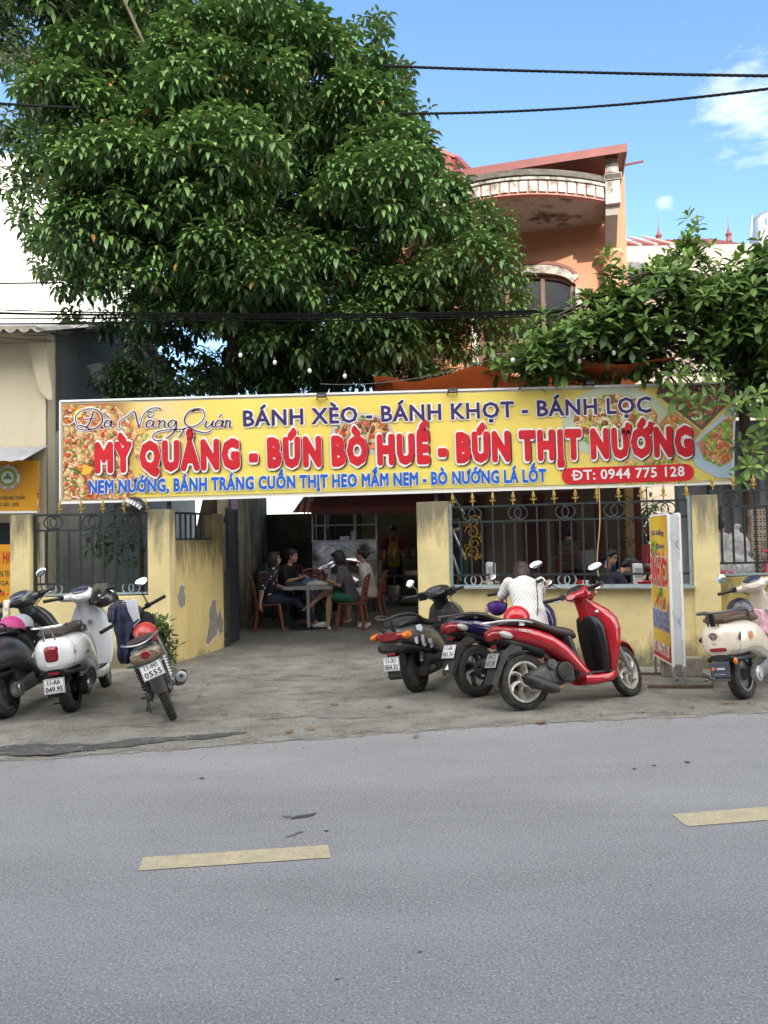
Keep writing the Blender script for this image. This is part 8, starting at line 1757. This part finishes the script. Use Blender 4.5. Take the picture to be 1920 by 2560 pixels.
mb.build('leg', ab_)
for y in (0, W_): mb = MB(); mb.box((.0, y - .03, .02), (.66, .03, .03), M('rusty_bar', (.12, .08, .055), .8, var=.4, vs=20)); mb.build('foot', ab_)
fx = -T_ / 2 - .004
def fpnt(u, v, l=0): return Vector((fx - l, W_ * (1 - u), H0 + (H1 - H0) * v))
vs, fs, cs = [], [], []
for j in range(25):
    for i in range(13):
        u, v = i / 12, j / 24; vs.append(fpnt(.02 + .96 * u, .01 + .98 * v)); k = .5 + .5 * math.sin(u * 4 + v * 7); A_, B_ = S(205, 160, 40), S(222, 186, 70); c = [A_[q] * (1 - k) + B_[q] * k for q in range(3)]; cs.append(c)
fs = [(j * 13 + i, j * 13 + i + 1, (j + 1) * 13 + i + 1, (j + 1) * 13 + i) for j in range(24) for i in range(12)]; colour_mesh('printed_face', ab_, vs, fs, cs, clothm)
u_, v_ = Vector((0, -1, 0)), Vector((0, 0, 1)); mb = MB(); mb.poly([fpnt(.02, .01, .002), fpnt(.98, .01, .002), fpnt(.98, .115, .002), fpnt(.02, .115, .002)], M('red_strip_print', S(190, 26, 34), .5)); mb.build('printed_strip', ab_)
mb = MB()
for txt, u0, v0, w_, h_, fm, em in (('ĐT: 0944 775 128', .06, .04, .86, .075, f_wh, None), ('BÁNH XÈO', .05, .52, .90, .175, f_red, f_wh), ('BÚN BÒ HUẾ', .08, .215, .86, .12, M('pale_blue_print', S(70, 110, 190), .5), f_wh)):
    if em: mb.text(txt, fpnt(u0, v0, .003), u_, v_, em, w_ * W_, h_ * (H1 - H0), .10)
    mb.text(txt, fpnt(u0, v0, .005), u_, v_, fm, w_ * W_, h_ * (H1 - H0), .05)
for em, bw, l in ((f_wh, .05, .003), (MATS['plum_print'], .012, .005)): mb.text('Đà Nẵng', fpnt(.1, .86, l), u_, v_, em, .74 * W_, .055, bw, shear=.3); mb.text('Quán', fpnt(.42, .77, l), u_, v_, em, .42 * W_, .05, bw, shear=.3)
mb.build('lettering', ab_)
def bfood(cu, cv, ru, rv, seed, cols):
    rr = random.Random(seed); vs, fs, cs = [], [], []
    for k in range(90):
        a, d = rr.uniform(0, 6.28), math.sqrt(rr.random()); u, v = cu + ru * d * math.cos(a), cv + rv * d * math.sin(a); s = rr.uniform(.02, .05); o = len(vs); n = 8; c = rr.choice(cols)
        for i in range(n): vs.append(fpnt(u + s * math.cos(i * .785) * rr.uniform(.6, 1.1), v + s * .5 * math.sin(i * .785) * rr.uniform(.6, 1.1), .0015 + k * .00001))
        fs.append(tuple(range(o, o + n))); cs.append(c)
    colour_mesh('food_picture', ab_, vs, fs, cs, clothm)
bfood(.25, .76, .2, .06, 1, [GRN, DGR, S(180, 170, 70)]); bfood(.4, .71, .2, .035, 2, [ORG, TAN, RED]); bfood(.55, .40, .25, .055, 3, [ORG, BRN, TAN, RED]); bfood(.55, .455, .1, .03, 4, [GRN, DGR])
mb = MB(); u2, v2 = Vector((0, 0, -1)), Vector((1, 0, 0)); pf = -.012
mb.v = []; inkr, inkb = M('pale_red_ink', (.42, .16, .16), .6), M('blue_grey_ink', (.10, .13, .22), .6)
for z in (1.80, 1.22, .50): mb.text('Aluminium composite panel', Vector((.035, pf, z)), u2, v2, inkr, min(.46, z - H0 - .02), .018, .0)
for z in (1.55, .74):
    q = [Vector((x, pf, z + y)) for x, y in spline([(-.02, .08), (-.045, .06), (-.04, .02), (.0, -.03), (.03, -.08)], 6)]; mb.tube(q, .0016, inkb, 4); q = [Vector((x, pf, z + y)) for x, y in spline([(.03, -.0), (.01, -.03), (.015, -.06), (.035, -.09)], 6)]; mb.tube(q, .0024, inkb, 4); q = [Vector((x, pf, z + y)) for x, y in spline([(.0, -.05), (.02, -.03), (.04, .0)], 6)]; mb.tube(q, .0016, inkb, 4)
mb.build('panel_print', ab_)
mb = MB(); mb.box((0, W_ / 2 + .05, H1 + .012), (T_ * .8, W_ * .8, .006), darkv); mb.box((.03, W_ / 2, H1 + .02), (T_ * .4, W_ * .9, .008), frame_w, rotm(4, 6, 5)); mb.build('top_cover', ab_)
# concrete block that steadies it, rubble
p = G(1702, 1692); o = MB().box((0, 0, .105), (.42, .18, .21), M('concrete_block', (.26, .23, .20), .95, var=.25, vs=12, bump=.5, bs=50)).build('concrete_block', bevel=.015); o.location = (p.x + .03, p.y + .06, p.z); o.rotation_euler = (0, 0, R(-6)); tag(o, 'grey concrete block behind the feet of the advertising board', 'block')
for px, py, s in ((1775, 1694, .11), (1782, 1700, .05), (1800, 1692, .06), (1765, 1703, .04), (1690, 1700, .05)):
    p = G(px, py); mb = MB(); mb.ell((0, 0, s * .3), (s, s * .7, s * .45), bare, rotm(0, 0, px % 90), 8, 5); o = mb.build('stone'); o.location = p; tag(o, 'rough broken stone at the foot of the yellow pillar', 'stone', 'stones by the pillar')
# ================================================================== behind the right-hand fence
wr2 = M('grey_clear_plastic', (.50, .50, .51), .25, alpha=.72); mb = MB(); c = P(1838, 1400, 9.75)
mb.ell(c + Vector((-.02, 0, -.12)), (.27, .18, .26), wr2); mb.ell(c + Vector((.03, 0, .14)), (.16, .12, .22), wr2); mb.tube([c + Vector((.0, 0, .25)), c + Vector((.03, 0, .38)), c + Vector((.05, 0, .46))], [.09, .035, .045], wr2, 10); o = voxel(mb, 'plastic_bag', None, .016, 1, wr2, (.03, 9)); tag(o, 'large crumpled clear plastic bag behind the right-hand fence', 'bag')
o = MB().box(c + Vector((0, .02, -.68)), (.5, .36, .55), woodm).build('bench_box'); tag(o, 'wooden box that the clear plastic bag stands on', 'box')
bs_ = empty('brick_stack', P(1893, 1430, 10.3), 'stack of hollow clay bricks behind the fence at the frame edge', 'bricks'); bs_.location.z = gz(bs_.location.x, 10.3); claym = M('pale_clay_brick', (.40, .30, .23), .9, var=.15, vs=8)
for k in range(19): mb = MB(); mb.box((0 + .006 * (k % 3), 0, .05 + k * .1), (.22, .20, .094), claym); [mb.box((-.07 + i * .047, -.1005, .05 + k * .1 + j * .035 - .017), (.022, .004, .02), darkv) for i in range(4) for j in range(2)]; mb.build('brick', bs_)
bk_ = empty('childs_bicycle', P(1858, 1420, 9.62), 'pink child bicycle behind the mossy wall and fence', 'bicycle'); bk_.location.z = gz(4.5, 9.6) + .55; pinkp = hp_('pink_bike_paint', (.55, .05, .16)); mb = MB(); mb.tube([(-.25, 0, .30), (.0, 0, .22), (.28, 0, .52)], .02, pinkp, 8); mb.tube([(.28, 0, .70), (.28, 0, .45), (.36, 0, .2)], .02, pinkp, 8); mb.tube([(-.22, 0, .30), (-.2, 0, .52)], .016, pinkp, 8); mb.build('frame', bk_)
mb = MB(); mb.ell((-.2, 0, .55), (.13, .07, .03), pinkp); mb.build('saddle', bk_); mb = MB(); mb.tube(spline([(.20, .24, .80), (.27, .12, .76), (.28, 0, .70), (.27, -.12, .76), (.20, -.24, .80)], 4), .014, chrome, 8); mb.build('handlebar', bk_)
for s in (-1, 1): mb = MB(); mb.tube([(.20, s * .24, .80), (.14, s * .27, .82)], .022, pinkp, 8); mb.build('grip', bk_)
for x in (-.3, .38): mb = MB(); mb.lathe([(.20, -.02), (.23, 0), (.20, .02)], (x, 0, .2), (0, 1, 0), black_r, 24, caps=False); mb.tube([(x - .2, 0, .2), (x + .2, 0, .2)], .004, chrome, 4); mb.tube([(x, 0, 0), (x, 0, .4)], .004, chrome, 4); mb.build('wheel', bk_)
o = MB().box((4.55, 9.66, .28), (1.3, .3, .56), bare).build('planter_ledge'); tag(o, 'low cement ledge behind the mossy wall', 'ledge')
